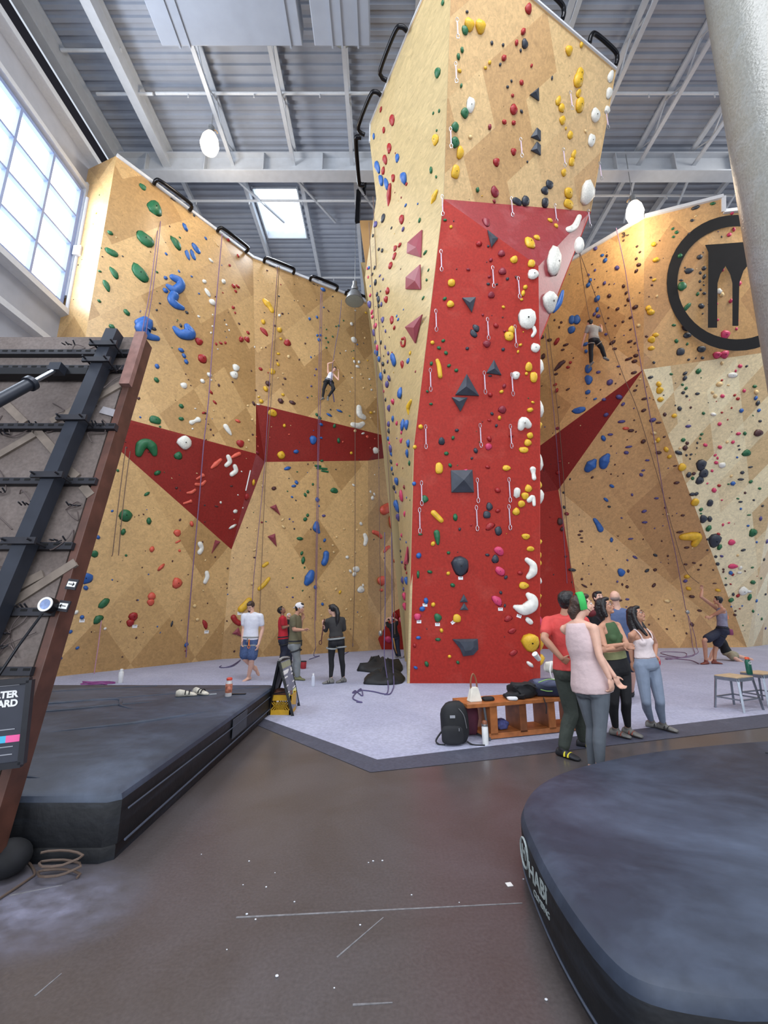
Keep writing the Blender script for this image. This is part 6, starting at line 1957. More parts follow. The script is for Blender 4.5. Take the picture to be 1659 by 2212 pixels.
# blue pair of volumes seen in profile under the head
b = MB(); b.tube(smoothline([P(1216, 628, 8.9), P(1208, 655, 8.95), P(1194, 675, 9.0)], 5), [0.03 + 0.035 * math.sin(math.pi * k / 10) for k in range(11)])
tag(b.build('climbing_hold', HM['b'], smooth=True), 'long blue hold in profile behind the white disc on the overhang', 'climbing hold')
b = MB(); b.sph(P(1251, 530, 8.1), (0.10, 0.12, 0.20), 3)
tag(b.build('climbing_hold', HM['w'], smooth=True), 'white hold peeping past the right edge of the maroon overhang', 'climbing hold')
# white stick taped on the red edge of the left wall
a, c2 = hit(540, 1016), hit(530, 1060)
b = MB(); b.cyl(a[0] + a[1] * 0.03, c2[0] + c2[1] * 0.03, 0.02, n=8)
tag(b.build('taped_stick', WHITE), 'thin white stick on the red edge of the left wall', 'stick')

# grade tags below the starting holds
LBL = mat('label_white', (238, 238, 238), 0.6, var=0)
LBK = mat('label_print', (40, 40, 44), 0.6, var=0)
tags_ = [(995, 1249, 0), (918, 1307, 0), (905, 1343, 0), (945, 1349, 0), (979, 1344, 35), (1081, 1316, 0), (1121, 1331, -20), (291, 1338 + 15, 0), (177, 1341, 0), (518, 1325, 0), (446, 1365, 0)]
for x, y, rdeg in tags_:
    h = hit(x, y)
    p, nn, ft = h
    X, Y = face_axes(nn); k = pxscale(p)
    R = Matrix((X, Y, nn)).transposed() @ Matrix.Rotation(math.radians(rdeg), 3, 'Z')
    T = empty('grade_tag', p, 0, 'small white printed grade tag below a starting hold', 'tag', 'grade tags under the starting holds')
    b = MB(); b.box(p + nn * 0.004, (10 * k, 6.5 * k, 0.006), R); b.build('tag_card', LBL, T)
    me = text_mesh('5.10', 3.4 * k, 0.001); M4 = R.to_4x4(); M4.translation = p + nn * 0.009 + (R @ Vector((0, 1.4 * k, 0)))
    me.transform(M4); new_obj('print', me, T, LBK)
    settle(T)

# quickdraws
QM = mat('carabiner_steel', (176, 178, 186), 0.3, metal=0.8, var=0)
QS = mat('sling_lilac', (196, 176, 190), 0.7, var=0.1)


def torus_path(c, w, h, n=16): return [c + Vector((w * math.cos(a), 0, h * math.sin(a))) for a in [2 * math.pi * k / n for k in range(n + 1)]]


mb = MB(); mb.tube(torus_path(Vector((0, 0, -0.07)), 0.028, 0.055), 0.0065, n=6); c1_ = mb.build('carabiner', QM)
mb = MB(); mb.tube(torus_path(Vector((0, 0, -0.54)), 0.032, 0.06), 0.0065, n=6); c2_ = mb.build('carabiner', QM)
mb = MB(); mb.box((0, 0, -0.30), (0.024, 0.012, 0.36)); sl_ = mb.build('sling', QS)
qroot = bpy.data.objects.new('quickdraw', None); COL.objects.link(qroot)
for q in (c1_, c2_, sl_): q.parent = qroot
qpos = [(952, 540), (1063, 575), (1118, 598), (941, 668), (1052, 686), (1111, 702), (929, 795), (1045, 801), (1104, 805), (919, 917), (1036, 914), (1101, 916), (910, 1038), (1030, 1032), (1098, 1031), (906, 1096), (1028, 1091), (1098, 1089),
        (958, 420), (1102, 425), (1196, 440), (1268, 452), (985, 40), (982, 135), (971, 275), (1122, 298), (1229, 197), (1214, 320), (1292, 350), (1306, 240)]
first = True
qs = sorted(qpos, key=lambda q: q[1])
for i, (x, y) in enumerate(qs):
    h = hit(x, y)
    if h is None: continue
    p, nn, ft = h
    if first:
        r_ = qroot; first = False
    else:
        r_ = qroot.copy(); COL.objects.link(r_)
        for ch in (c1_, c2_, sl_):
            c_ = ch.copy(); COL.objects.link(c_); c_.parent = r_
    r_.location = p + nn * 0.04
    side = 'left column' if (x < 990) else ('middle column' if x < 1070 else 'right column')
    same = [q for q in qs if hit(*q) and hit(*q)[2] == ft and ((q[0] < 990) == (x < 990)) and ((990 <= q[0] < 1070) == (990 <= x < 1070))]
    tag(r_, 'quickdraw on the %s, %s, %s in it' % (FN[ft], side, ORD[same.index((x, y))] if len(same) > 1 else 'only one'), 'quickdraw', 'quickdraws hanging on the pillar')
# ================================================================ ROPES
ROPEP = mat('rope_purple', (122, 92, 122), 0.7, var=0.2, scale=60)
ROPEB = mat('rope_brown', (112, 88, 74), 0.7, var=0.2, scale=60)
ROPEG = mat('rope_grey_violet', (86, 78, 116), 0.7, var=0.2, scale=60)
ROPEK = mat('rope_pink', (190, 140, 156), 0.7, var=0.2, scale=60)


def rope(pix, m, label, off=0.24, r=0.011, depth=None, floor=None, grp='climbing ropes hanging on the walls'):
    pts = []
    for i, q in enumerate(pix):
        x, y = q[0], q[1]
        if len(q) > 2:
            pts.append(P(x, y, q[2])); continue
        h = hit(x, y)
        if h is None:
            pts.append(pts[-1] + Vector((0, 0, -0.5)) if pts else P(x, y, 12)); continue
        d = ray(x, y).normalized()
        pts.append(h[0] - d * off)
    if floor:
        pts += [G(x, y, 0.03) for x, y in floor]
    # sample long straight runs so that the rope follows the wall
    b = MB(); b.tube(smoothline(pts, 4), r, n=6)
    return tag(b.build('rope', m), label, 'rope', grp)


rope([(350, 408), (338, 520), (322, 640), (310, 700), (306, 735)], ROPEP, 'left strand of the rope hanging from the bar nearest the window')
rope([(352, 408), (345, 500), (331, 620), (318, 700), (314, 735)], ROPEP, 'right strand of the rope hanging from the bar nearest the window')
rope([(272, 965), (262, 1040), (252, 1120), (243, 1200)], ROPEB, 'thin brown double rope beside the board edge, left strand')
rope([(281, 975), (271, 1050), (262, 1130), (256, 1200)], ROPEB, 'thin brown double rope beside the board edge, right strand')
rope([(219, 1340), (213, 1390), (207, 1430), (198, 1462)], ROPEK, 'pale pink rope hanging down to the floor behind the pad')
rope([(480, 505), (468, 640), (458, 760), (450, 870), (440, 960), (432, 1060), (424, 1150), (414, 1260), (405, 1370), (402, 1420)], ROPEP, 'purple rope hanging from the second bar over the red panel', r=0.016)
rope([(600, 575), (592, 690), (584, 800), (578, 900), (572, 1000), (560, 1130), (548, 1250), (545, 1305)], ROPEP, 'left strand of the rope from the third bar')
rope([(603, 575), (596, 700), (589, 810), (583, 900), (575, 1000), (569, 1130), (564, 1250), (561, 1325)], ROPEB, 'right strand of the rope from the third bar')
rope([(693, 628), (690, 750), (688, 880), (686, 1000), (684, 1120), (682, 1250), (680, 1350), (682, 1400)], ROPEP, 'left strand of the rope from the fourth bar')
rope([(696, 628), (694, 750), (692, 880), (688, 1000), (687, 1120), (684, 1250), (682, 1340)], ROPEP, 'right strand of the rope from the fourth bar')
rope([(767, 662), (767, 800), (767, 930), (767, 1100), (766, 1250), (764, 1345), (762, 1390)], ROPEB, 'thin rope hanging straight from the lowest wall bar')

rope([(806, 425, 10.0), (812, 560, 10.4), (818, 700, 10.8), (828, 850, 11.2), (838, 1000, 11.4), (845, 1130, 11.6), (850, 1250, 11.8), (853, 1370, 11.9)], ROPEB, 'rope along the pillar left side, right strand')
rope([(797, 480, 10.0), (803, 600, 10.3), (810, 720, 10.8), (815, 850, 11.2), (818, 1000, 11.5), (820, 1150, 11.8), (822, 1300, 12.0), (823, 1365, 12.0)], ROPEB, 'rope along the pillar left side, left strand ending in a belay device')
b = MB(); q = P(822, 1368, 11.95); b.sph(q, (0.06, 0.04, 0.08), 2); b.cyl(q + Vector((-0.05, 0, 0)), q + Vector((0.05, 0, 0.02)), 0.03)
tag(b.build('belay_device', mat('belay_silver', (160, 158, 156), 0.3, metal=0.7), smooth=True), 'silver belay device hanging on the rope left of the pillar', 'belay device')
q1_, q2_ = G(830, 1498), G(848, 1497)
rope([(831, 1150, 11.2), (832, 1300, 11.0), (830, 1400, 10.6), (833, 1440, 9.9), (838, 1475, 9.3)], ROPEG, 'blue-grey rope falling to the floor in front of the black tarps, left strand', floor=[(838, 1492), (832, 1499), (808, 1494), (785, 1491), (778, 1492), (762, 1497), (768, 1492), (782, 1503), (783, 1497), (780, 1488), (772, 1493), (762, 1507), (772, 1514), (782, 1517), (770, 1516)])
rope([(846, 1150, 11.2), (847, 1300, 11.0), (848, 1400, 10.6), (849, 1440, 9.9), (851, 1475, 9.3)], ROPEG, 'blue-grey rope falling to the floor in front of the black tarps, right strand', floor=[(848, 1490), (842, 1499), (830, 1500)])
rope([(1183, 700), (1195, 800), (1206, 900), (1215, 1000), (1222, 1100), (1230, 1200), (1238, 1270)], ROPEB, 'left strand of the rope just right of the pillar')
rope([(1178, 720), (1190, 830), (1200, 930), (1208, 1030), (1216, 1130), (1225, 1260)], ROPEP, 'right strand of the rope just right of the pillar')
rope([(1252, 548), (1260, 610), (1268, 660), (1276, 700)], ROPEB, 'rope from the wall top to the climber on the right wall')
rope([(1253, 548), (1290, 650), (1320, 740), (1350, 820), (1375, 880), (1400, 960), (1430, 1060), (1455, 1150), (1480, 1230), (1510, 1260)], ROPEB, 'long slanting rope from the wall top to the belayer hand')
rope([(1331, 492), (1350, 580), (1362, 660), (1378, 750), (1392, 830), (1410, 930), (1425, 1020), (1440, 1110), (1460, 1200), (1480, 1310), (1486, 1330)], ROPEP, 'long rope along the fold of the right wall', r=0.013)
rope([(1486, 1330), (1492, 1365), (1496, 1395)], ROPEP, 'left strand below the belay device on the right wall', floor=[(1500, 1415), (1470, 1420), (1430, 1412), (1435, 1408), (1480, 1410), (1475, 1420), (1425, 1418)])
rope([(1487, 1330), (1500, 1370), (1505, 1398)], ROPEP, 'right strand below the belay device on the right wall', floor=[(1505, 1412), (1450, 1424), (1440, 1422), (1490, 1426), (1510, 1434)])
b = MB(); q = P(1485, 1322, 16.3); b.sph(q, (0.08, 0.05, 0.08), 2)
tag(b.build('belay_device', mat('belay_silver', (160, 158, 156), 0.3, metal=0.7), smooth=True), 'belay device hanging on the rope at the right wall', 'belay device')
rope([(682, 1400), (678, 1412)], ROPEG, 'grey rope end lying on the floor below the fourth bar', floor=[(680, 1418), (690, 1417), (668, 1424)])

rope([(480, 1440, 12.3), (500, 1438, 12.2)], ROPEG, 'dark rope loop on the floor left of the man in white', floor=[(520, 1425), (505, 1438), (485, 1442), (474, 1441), (478, 1438)])
rope([(762, 1390), (762, 1396)], ROPEG, 'rope tail curving onto the floor by the woman in black', floor=[(760, 1400), (752, 1408), (742, 1414)])
b = MB()
pts = [(-6.0 + 0.35 * math.cos(a * 1.3) * (1 + 0.2 * math.sin(a)), 9.5 + 0.15 * math.sin(a), 0.03 + 0.01 * math.sin(2 * a)) for a in [i * 0.45 for i in range(30)]]
b.tube(pts, 0.012, n=6); tag(b.build('rope_coil', mat('rope_magenta', (140, 70, 130), 0.7)), 'magenta rope coil on the floor behind the pad', 'rope')
# ================================================================ PEOPLE
SKIN_L = mat('skin_light', (214, 168, 146), 0.55, var=0.06, scale=20)
SKIN_M = mat('skin_medium', (186, 136, 110), 0.55, var=0.06, scale=20)
SKIN_D = mat('skin_brown', (140, 96, 74), 0.55, var=0.06, scale=20)
HAIRB = mat('hair_black', (24, 20, 22), 0.45, var=0.35, scale=40, bump=0.4)
HAIRN = mat('hair_brown', (62, 44, 36), 0.5, var=0.4, scale=40, bump=0.5)
LIPM = mat('lips', (168, 92, 88), 0.5, var=0)
EYEW = mat('eye_white', (226, 222, 216), 0.4, var=0)
EYED = mat('eye_dark', (30, 20, 18), 0.3, var=0)
GLS = mat('spectacle_rim', (120, 84, 72), 0.3, metal=0.5, var=0)


def sphere_into(b, c, r, n=10, ax=None):
    """ellipsoid; ax: 3 axis vectors scaled by radii"""
    if ax is None:
        b.sph(c, r, 2)
    else:
        q = bmesh.ops.create_icosphere(b.bm, subdivisions=2, radius=1.0)
        M = Matrix((ax[0], ax[1], ax[2])).transposed().to_4x4(); M.translation = Vector(c)
        bmesh.ops.transform(b.bm, matrix=M, verts=q['verts'])


def limb(b, pts, rs, n=12, flat=None):
    """tapering limb with round joints"""
    pts = [Vector(p) for p in pts]
    for i in range(len(pts) - 1):
        if (pts[i + 1] - pts[i]).length < 1e-4: continue
        b.cyl(pts[i], pts[i + 1], rs[i], rs[i + 1], n=n)
    for p, r in zip(pts, rs):
        b.sph(p, r, 2)


def rings_into(b, rings, n=20):
    R = []
    for c, X, Y in rings:
        R.append([b.bm.verts.new(c + X * math.cos(a) + Y * math.sin(a)) for a in [2 * math.pi * k / n for k in range(n)]])
    for i in range(len(R) - 1):
        for k in range(n): b.bm.faces.new((R[i][k], R[i][(k + 1) % n], R[i + 1][(k + 1) % n], R[i + 1][k]))
    b.bm.faces.new(list(reversed(R[0]))); b.bm.faces.new(R[-1])


def fuse(b, name, m, parent, voxel, smooth=4, fac=0.5):
    """one continuous skin over all shapes collected in b"""
    bmesh.ops.recalc_face_normals(b.bm, faces=b.bm.faces)
    me = bpy.data.meshes.new(name)
    b.bm.to_mesh(me); b.bm.free()
    t = bpy.data.objects.new('tmp', me); COL.objects.link(t)
    md = t.modifiers.new('r', 'REMESH'); md.mode = 'VOXEL'; md.voxel_size = voxel; md.adaptivity = 0.0
    sm = t.modifiers.new('s', 'SMOOTH'); sm.factor = fac; sm.iterations = smooth
    dg = bpy.context.evaluated_depsgraph_get()
    me2 = bpy.data.meshes.new_from_object(t.evaluated_get(dg))
    me2.name = name
    me2.materials.clear()
    bpy.data.objects.remove(t); bpy.data.meshes.remove(me)
    return new_obj(name, me2, parent, m, True)


PROF_M = [(-0.16, .120, .095), (-0.08, .155, .115), (0.02, .165, .120), (0.2, .152, .112), (0.42, .140, .105), (0.62, .158, .115), (0.8, .170, .112), (0.93, .150, .090), (1.0, .090, .070)]
PROF_F = [(-0.16, .120, .095), (-0.08, .160, .118), (0.02, .168, .118), (0.2, .142, .102), (0.42, .115, .090), (0.62, .130, .100), (0.8, .142, .098), (0.93, .125, .078), (1.0, .075, .060)]


def person(label, Y0, zf, head, neck, hip, F, legs, arms, sex='M', s=1.0, skin=SKIN_L, hf=None, hair=None, top=None, bottom=None, shoes=None,
           near=False, harness=None, extras=None, wide=1.0, hipw=1.0, hstyle='short', loc_floor=0.018, headup=None):
    vx = 0.0065 if near else 0.011
    J = lambda q: P(*zf(q[0], q[1]), Y0 + (q[2] if len(q) > 2 else 0.0))
    hp, nk, hd = J(hip), J(neck), J(head)
    F = Vector(F).normalized()
    U = (nk - hp).normalized()
    F = (F - U * F.dot(U)).normalized()
    Lv = U.cross(F).normalized()            # the person's left
    T = empty('person', (hp.x, hp.y, loc_floor), 0, label, 'person')
    fem = sex == 'F'
    prof = PROF_F if fem else PROF_M
    tl_ = (nk - hp).length
    sw = (0.165 if fem else 0.19) * s * wide
    hw = 0.092 * s * hipw
    shj = {'L': nk + Lv * sw - U * 0.055 * s, 'R': nk - Lv * sw - U * 0.055 * s}
    hj = {'L': hp + Lv * hw, 'R': hp - Lv * hw}
    # limbs
    LG_, AR = {}, {}
    for k in 'LR':
        kn, an, toe = legs[k][0], legs[k][1], Vector(legs[k][2]).normalized()
        if len(an) > 3 and an[3] == 'g':
            px, py = zf(an[0], an[1])
            a_ = G(px, py, loc_floor) + Vector((0, 0, 0.075 * s))
        else:
            a_ = J(an)
        LG_[k] = (hj[k], J(kn), a_, toe)
        AR[k] = (shj[k], J(arms[k][0]), J(arms[k][1]), arms[k][2] if len(arms[k]) > 2 else None, arms[k][3] if len(arms[k]) > 3 else 0.35)

    def torso(b, off=0.0, t0=-0.2, t1=1.01, flare=0.0, sc=1.0):
        rr_ = []
        for t, rx, ry in prof:
            if t < t0 - 0.001 or t > t1: continue
            o = off + flare * max(0, 0.5 - t)
            rr_.append((hp + U * (tl_ * t), Lv * ((rx * sc * s * (wide if t > 0.5 else hipw)) + o), F * (ry * sc * s + o)))
        rings_into(b, rr_)
        if fem and t0 < 0.6 < t1:
            for sg in (-1, 1):
                b.sph(hp + U * (tl_ * 0.66) + Lv * (0.058 * s * sg) + F * (0.052 * s + off * 0.6), 0.058 * s + off * 0.4, 2)
        if t0 < -0.15:
            for sg in (-1, 1):
                b.sph(hp - U * (0.03 * s) + Lv * (0.068 * s * sg) - F * (0.045 * s), 0.088 * s + off * 0.6, 2)
    ra = (0.052, 0.041, 0.040, 0.027) if not fem else (0.043, 0.034, 0.033, 0.023)
    rl = (0.086, 0.058, 0.058, 0.038) if not fem else (0.084, 0.054, 0.052, 0.034)
    ra = [r * s for r in ra]; rl = [r * s for r in rl]

    def arm(b, k, off=0.0, upto=1.0):
        a, e, w = AR[k][:3]
        m1 = a.lerp(e, 0.35)
        if upto <= 0.5:
            end = a.lerp(e, upto * 2)
            limb(b, [a, m1 if upto > 0.2 else a.lerp(end, .5), end], [ra[0] * 1.12 + off, ra[0] + off, ra[1] + off * 1.3])
        else:
            lim = [a, m1, e, e.lerp(w, 0.28), w]; rs = [ra[0] * 1.12 + off, ra[0] + off, ra[1] + off, ra[2] * 1.08 + off, ra[3] + off]
            if upto < 1: lim[-1] = e.lerp(w, (upto - 0.5) * 2)
            limb(b, lim, rs)

    def leg(b, k, off=0.0, upto=1.0, flare=0.0):
        h, kn, an, toe = LG_[k]
        q = h.lerp(kn, 0.4)
        if upto <= 0.5:
            end = h.lerp(kn, upto * 2)
            limb(b, [h, h.lerp(end, 0.5), end], [rl[0] + off, rl[0] * 0.96 + off + flare * 0.5, rl[1] * 1.15 + off + flare])
        else:
            calf = kn.lerp(an, 0.32) - toe * 0.012 * s
            end = kn.lerp(an, (upto - 0.5) * 2)
            lim = [h, q, kn, calf, end]; rs = [rl[0] + off, rl[0] * 0.92 + off, rl[1] + off, rl[2] + off, rl[3] + off + flare]
            limb(b, lim, rs)

    def hand(b, k):
        a, e, w, hdv, curl = AR[k]
        d = (w - e).normalized() if hdv is None else Vector(hdv).normalized()
        n_ = (F - d * F.dot(d))
        if n_.length < 0.2: n_ = (-U - d * (-U).dot(d))
        inward = (-Lv if k == 'L' else Lv)
        n2 = (inward - d * inward.dot(d))
        if abs(d.z) > 0.6 and n2.length > 0.3: n_ = n2
        n_.normalize()
        wv = d.cross(n_).normalized()
        if wv.dot(F) < 0 and abs(d.z) > 0.6: wv = -wv       # thumb side forward
        fr = 0.0085 if near else 0.0105
        fr *= s
        sphere_into(b, w + d * 0.045 * s, 1, ax=(d * 0.052 * s, wv * 0.040 * s, n_ * 0.017 * s))
        b.sph(w, ra[3], 2)
        for i, (o, ln) in enumerate(((0.030, 0.92), (0.010, 1.0), (-0.011, 0.95), (-0.030, 0.78))):
            p0 = w + d * 0.080 * s + wv * o * s
            dirs = []
            for j in range(3):
                ang = curl * (j + 0.6) + 0.05 * i
                dirs.append(d * math.cos(ang) + n_ * math.sin(ang))
            p1 = p0 + dirs[0] * 0.034 * ln * s; p2 = p1 + dirs[1] * 0.026 * ln * s; p3 = p2 + dirs[2] * 0.020 * ln * s
            limb(b, [p0 - d * 0.02 * s, p0, p1, p2, p3], [fr * 1.1, fr * 1.1, fr, fr * 0.95, fr * 0.85], n=8)
        q0 = w + d * 0.025 * s + wv * 0.030 * s
        q1 = q0 + (d * 0.65 + wv * 0.7 + n_ * 0.25).normalized() * 0.036 * s
        q2 = q1 + (d * 0.85 + wv * 0.25 + n_ * 0.4).normalized() * 0.028 * s
        limb(b, [q0, q1, q2], [fr * 1.3, fr * 1.1, fr * 0.9], n=8)

    def foot(b, k, off=0.0):
        h, kn, an, toe = LG_[k]
        sd = Vector((-toe.y, toe.x, 0)) if abs(toe.z) < 0.9 else Lv
        if sd.length < 0.1: sd = Lv
        sd.normalize()
        upf = toe.cross(sd).normalized()
        if upf.dot(kn - an) < 0: upf = -upf
        base = an - upf * 0.075 * s
        rr_ = []
        for x, w_, hgt in ((-0.070, 0.022, 0.045), (-0.055, 0.030, 0.075), (0.0, 0.036, 0.085), (0.05, 0.040, 0.06), (0.10, 0.046, 0.042), (0.145, 0.040, 0.030), (0.172, 0.020, 0.018)):
            hh = (hgt + off) * s
            rr_.append((base + toe * (x * s + (off if x > 0 else -off)) + upf * (hh / 2), sd * (w_ * s + off), upf * (hh / 2)))
        rings_into(b, rr_, 14)

    # ---- head frame
    hfv = Vector(hf).normalized() if hf else F.copy()
    hu = Vector(headup) if headup else Vector((0, 0, 1))
    hu = (hu - hfv * hu.dot(hfv)).normalized()
    hl = hu.cross(hfv).normalized()
    hs = s * (0.97 if fem else 1.0)

    def hq(x, y, z): return hd + hl * (x * hs) + hfv * (y * hs) + hu * (z * hs)
    b = MB()
    torso(b)
    limb(b, [nk - U * 0.03 * s, nk + (hd - nk) * 0.35, hq(0, -0.015, -0.05)], [0.062 * s * (0.85 if fem else 1.0), 0.053 * s * (0.85 if fem else 1.0), 0.05 * s])
    for k in 'LR':
        limb(b, [nk + U * 0.01 * s, shj[k]], [0.046 * s, ra[0] * 0.98])
        arm(b, k); hand(b, k); leg(b, k); foot(b, k)
    sphere_into(b, hq(0, -0.012, 0.022), 1, ax=(hl * 0.076 * hs, hfv * 0.096 * hs, hu * 0.094 * hs))
    sphere_into(b, hq(0, 0.022, -0.035), 1, ax=(hl * 0.060 * hs, hfv * 0.066 * hs, hu * 0.078 * hs))
    sphere_into(b, hq(0, 0.060, -0.092), 1, ax=(hl * 0.027 * hs, hfv * 0.024 * hs, hu * 0.020 * hs))
    for sg in (-1, 1):
        sphere_into(b, hq(0.036 * sg, 0.058, -0.022), 1, ax=(hl * 0.024 * hs, hfv * 0.022 * hs, hu * 0.026 * hs))
        sphere_into(b, hq(0.076 * sg, -0.006, -0.008), 1, ax=(hl * 0.010 * hs, hfv * 0.018 * hs, hu * 0.032 * hs))
        sphere_into(b, hq(0.028 * sg, 0.078, 0.030), 1, ax=(hl * 0.024 * hs, hfv * 0.012 * hs, hu * 0.010 * hs))
    limb(b, [hq(0, 0.082, 0.022), hq(0, 0.095, -0.006), hq(0, 0.099, -0.024)], [0.008 * hs, 0.010 * hs, 0.0125 * hs], n=8)
    sphere_into(b, hq(0, 0.086, -0.052), 1, ax=(hl * 0.024 * hs, hfv * 0.010 * hs, hu * 0.014 * hs))
    fuse(b, 'body', skin, T, vx, smooth=3)
    # ---- face
    for sg in (-1, 1):
        e = MB(); e.sph(hq(0.031 * sg, 0.0765, 0.008), 0.0115 * hs, 2); eo = e.build('eye', EYEW, T, smooth=True)
        e = MB(); e.sph(hq(0.031 * sg, 0.0845, 0.008), 0.0060 * hs, 2); e.build('iris', EYED, eo, smooth=True)
        e = MB(); e.tube([hq((0.014 + 0.034 * t) * sg, 0.092 - 0.02 * t * t, 0.032 + 0.006 * math.sin(3.14 * t)) for t in (0, .25, .5, .75, 1)], [0.003 * hs, 0.0045 * hs, 0.0045 * hs, 0.004 * hs, 0.002 * hs], n=6)
        e.build('eyebrow', hair or HAIRB, T)
        e = MB(); e.tube([hq((0.018 + 0.028 * t) * sg, 0.091 - 0.012 * abs(t - .5), 0.008 + 0.010 * math.sin(3.14 * t)) for t in (0, .25, .5, .75, 1)], 0.0022 * hs, n=5)
        e.build('eyelid', skin, T)
    e = MB(); e.tube([hq(x, 0.0965 - 0.35 * abs(x), z) for x, z in ((-0.024, -0.052), (-0.012, -0.0495), (0, -0.051), (0.012, -0.0495), (0.024, -0.052))], [0.002, 0.0055, 0.006, 0.0055, 0.002], n=8)
    e.build('lips', LIPM, T, smooth=True)
    # ---- hair
    if hair:
        b = MB()
        if hstyle != 'bald':
            sphere_into(b, hq(0, -0.026, 0.034), 1, ax=(hl * 0.088 * hs, hfv * 0.098 * hs, hu * 0.098 * hs))
            sphere_into(b, hq(0, 0.030, 0.090), 1, ax=(hl * 0.066 * hs, hfv * 0.060 * hs, hu * 0.034 * hs))
            for sg in (-1, 1): sphere_into(b, hq(0.070 * sg, 0.004, 0.030), 1, ax=(hl * 0.014 * hs, hfv * 0.030 * hs, hu * 0.040 * hs))
            if hstyle == 'short': sphere_into(b, hq(0, -0.050, -0.025), 1, ax=(hl * 0.068 * hs, hfv * 0.050 * hs, hu * 0.060 * hs))
        if hstyle == 'long':
            for sg in (-1, 1):
                limb(b, [hq(0.048 * sg, 0.020, 0.085), hq(0.078 * sg, -0.008, 0.02), hq(0.084 * sg, -0.022, -0.08), hq(0.090 * sg, -0.005, -0.18), hq(0.085 * sg, 0.03, -0.30)], [0.028 * hs, 0.028 * hs, 0.032 * hs, 0.032 * hs, 0.018 * hs])
            limb(b, [hq(0, -0.06, 0.0), hq(0, -0.095, -0.10), hq(0, -0.10, -0.24), hq(0, -0.10, -0.36)], [0.08 * hs, 0.08 * hs, 0.075 * hs, 0.04 * hs])
        if hstyle == 'bob':
            for sg in (-1, 1):
                limb(b, [hq(0.050 * sg, 0.020, 0.085), hq(0.076 * sg, -0.008, 0.02), hq(0.080 * sg, -0.020, -0.06), hq(0.076 * sg, -0.018, -0.12)], [0.026 * hs, 0.028 * hs, 0.034 * hs, 0.026 * hs])
            limb(b, [hq(0, -0.06, 0.0), hq(0, -0.085, -0.08), hq(0, -0.085, -0.16)], [0.085 * hs, 0.08 * hs, 0.05 * hs])
        if hstyle == 'bun':
            limb(b, [hq(0, -0.07, 0.0), hq(0, -0.11, -0.04), hq(0, -0.12, -0.085)], [0.07 * hs, 0.058 * hs, 0.040 * hs])
        if hstyle == 'pony':
            limb(b, [hq(0, -0.08, 0.04), hq(0, -0.14, 0.0), hq(0, -0.17, -0.10), hq(0, -0.15, -0.24), hq(0, -0.12, -0.34)], [0.06 * hs, 0.055 * hs, 0.055 * hs, 0.045 * hs, 0.02 * hs])
        if hstyle == 'bald':
            sphere_into(b, hq(0, -0.045, -0.012), 1, ax=(hl * 0.074 * hs, hfv * 0.068 * hs, hu * 0.045 * hs))
        fuse(b, 'hair', hair, T, vx, smooth=2)
    # ---- clothing
    if top:
        m_, kind, hem = top
        b = MB()
        if kind in ('tank', 'loose_tank'):
            oo = 0.012 if kind == 'tank' else 0.030
            torso(b, oo, hem, 0.63, flare=0.02 if hem < 0.1 else 0.0)
            w0 = [p for p in prof if p[0] == 0.62][0]
            rings_into(b, [(hp + U * (tl_ * t), Lv * ((w0[1] * wide * s + oo) * kx), F * ((w0[2] * s + oo) * ky)) for t, kx, ky in ((0.56, 1.0, 1.0), (0.68, 1.03, 1.0), (0.78, 0.96, 0.98), (0.88, 0.86, 0.90), (0.96, 0.80, 0.74), (1.01, 0.72, 0.58))])
        elif kind == 'cami':
            for sg in (-1, 1):
                b2 = MB()
                b2.tube(smoothline([hp + U * tl_ * 0.74 + Lv * 0.085 * s * sg + F * 0.105 * s, hp + U * tl_ * 0.90 + Lv * 0.090 * s * sg + F * 0.085 * s, nk + Lv * 0.095 * s * sg + U * 0.018 * s, hp + U * tl_ * 0.76 + Lv * 0.085 * s * sg - F * 0.10 * s], 5), 0.008)
                b2.build('top_strap', m_, T)
            torso(b, 0.010, hem, 0.63)
            w0 = [p for p in prof if p[0] == 0.62][0]
            rings_into(b, [(hp + U * (tl_ * t), Lv * ((w0[1] * wide * s + 0.010) * kx), F * ((w0[2] * s + 0.010) * ky)) for t, kx, ky in ((0.56, 1.0, 1.0), (0.68, 1.03, 1.02), (0.76, 0.93, 1.0))])
        else:
            torso(b, 0.020, hem, 1.01, flare=0.02)
            for k in 'LR':
                limb(b, [nk - U * 0.005 * s + (shj[k] - nk) * 0.2, shj[k]], [0.064 * s, ra[0] * 0.9 + 0.018])
                arm(b, k, 0.019, {'tee': 0.30, 'threequarter': 0.62, 'long': 0.95}[kind])
            b.sph(nk - U * 0.015 * s, 0.066 * s, 2)
        fuse(b, 'top', m_, T, 0.008 if near else 0.012, smooth=10)
    if bottom:
        m_, kind = bottom
        b = MB()
        off = {'leggings': 0.006, 'pants': 0.017, 'shorts': 0.022, 'jeans': 0.012}[kind]
        torso(b, off, -0.2, 0.21)
        for k in 'LR':
            leg(b, k, off, {'leggings': 0.93, 'pants': 0.95, 'shorts': 0.40, 'jeans': 0.95}[kind], flare={'pants': 0.006, 'shorts': 0.03}.get(kind, 0))
        fuse(b, {'leggings': 'leggings', 'pants': 'trousers', 'shorts': 'shorts', 'jeans': 'trousers'}[kind], m_, T, 0.008 if near else 0.012, smooth=4)
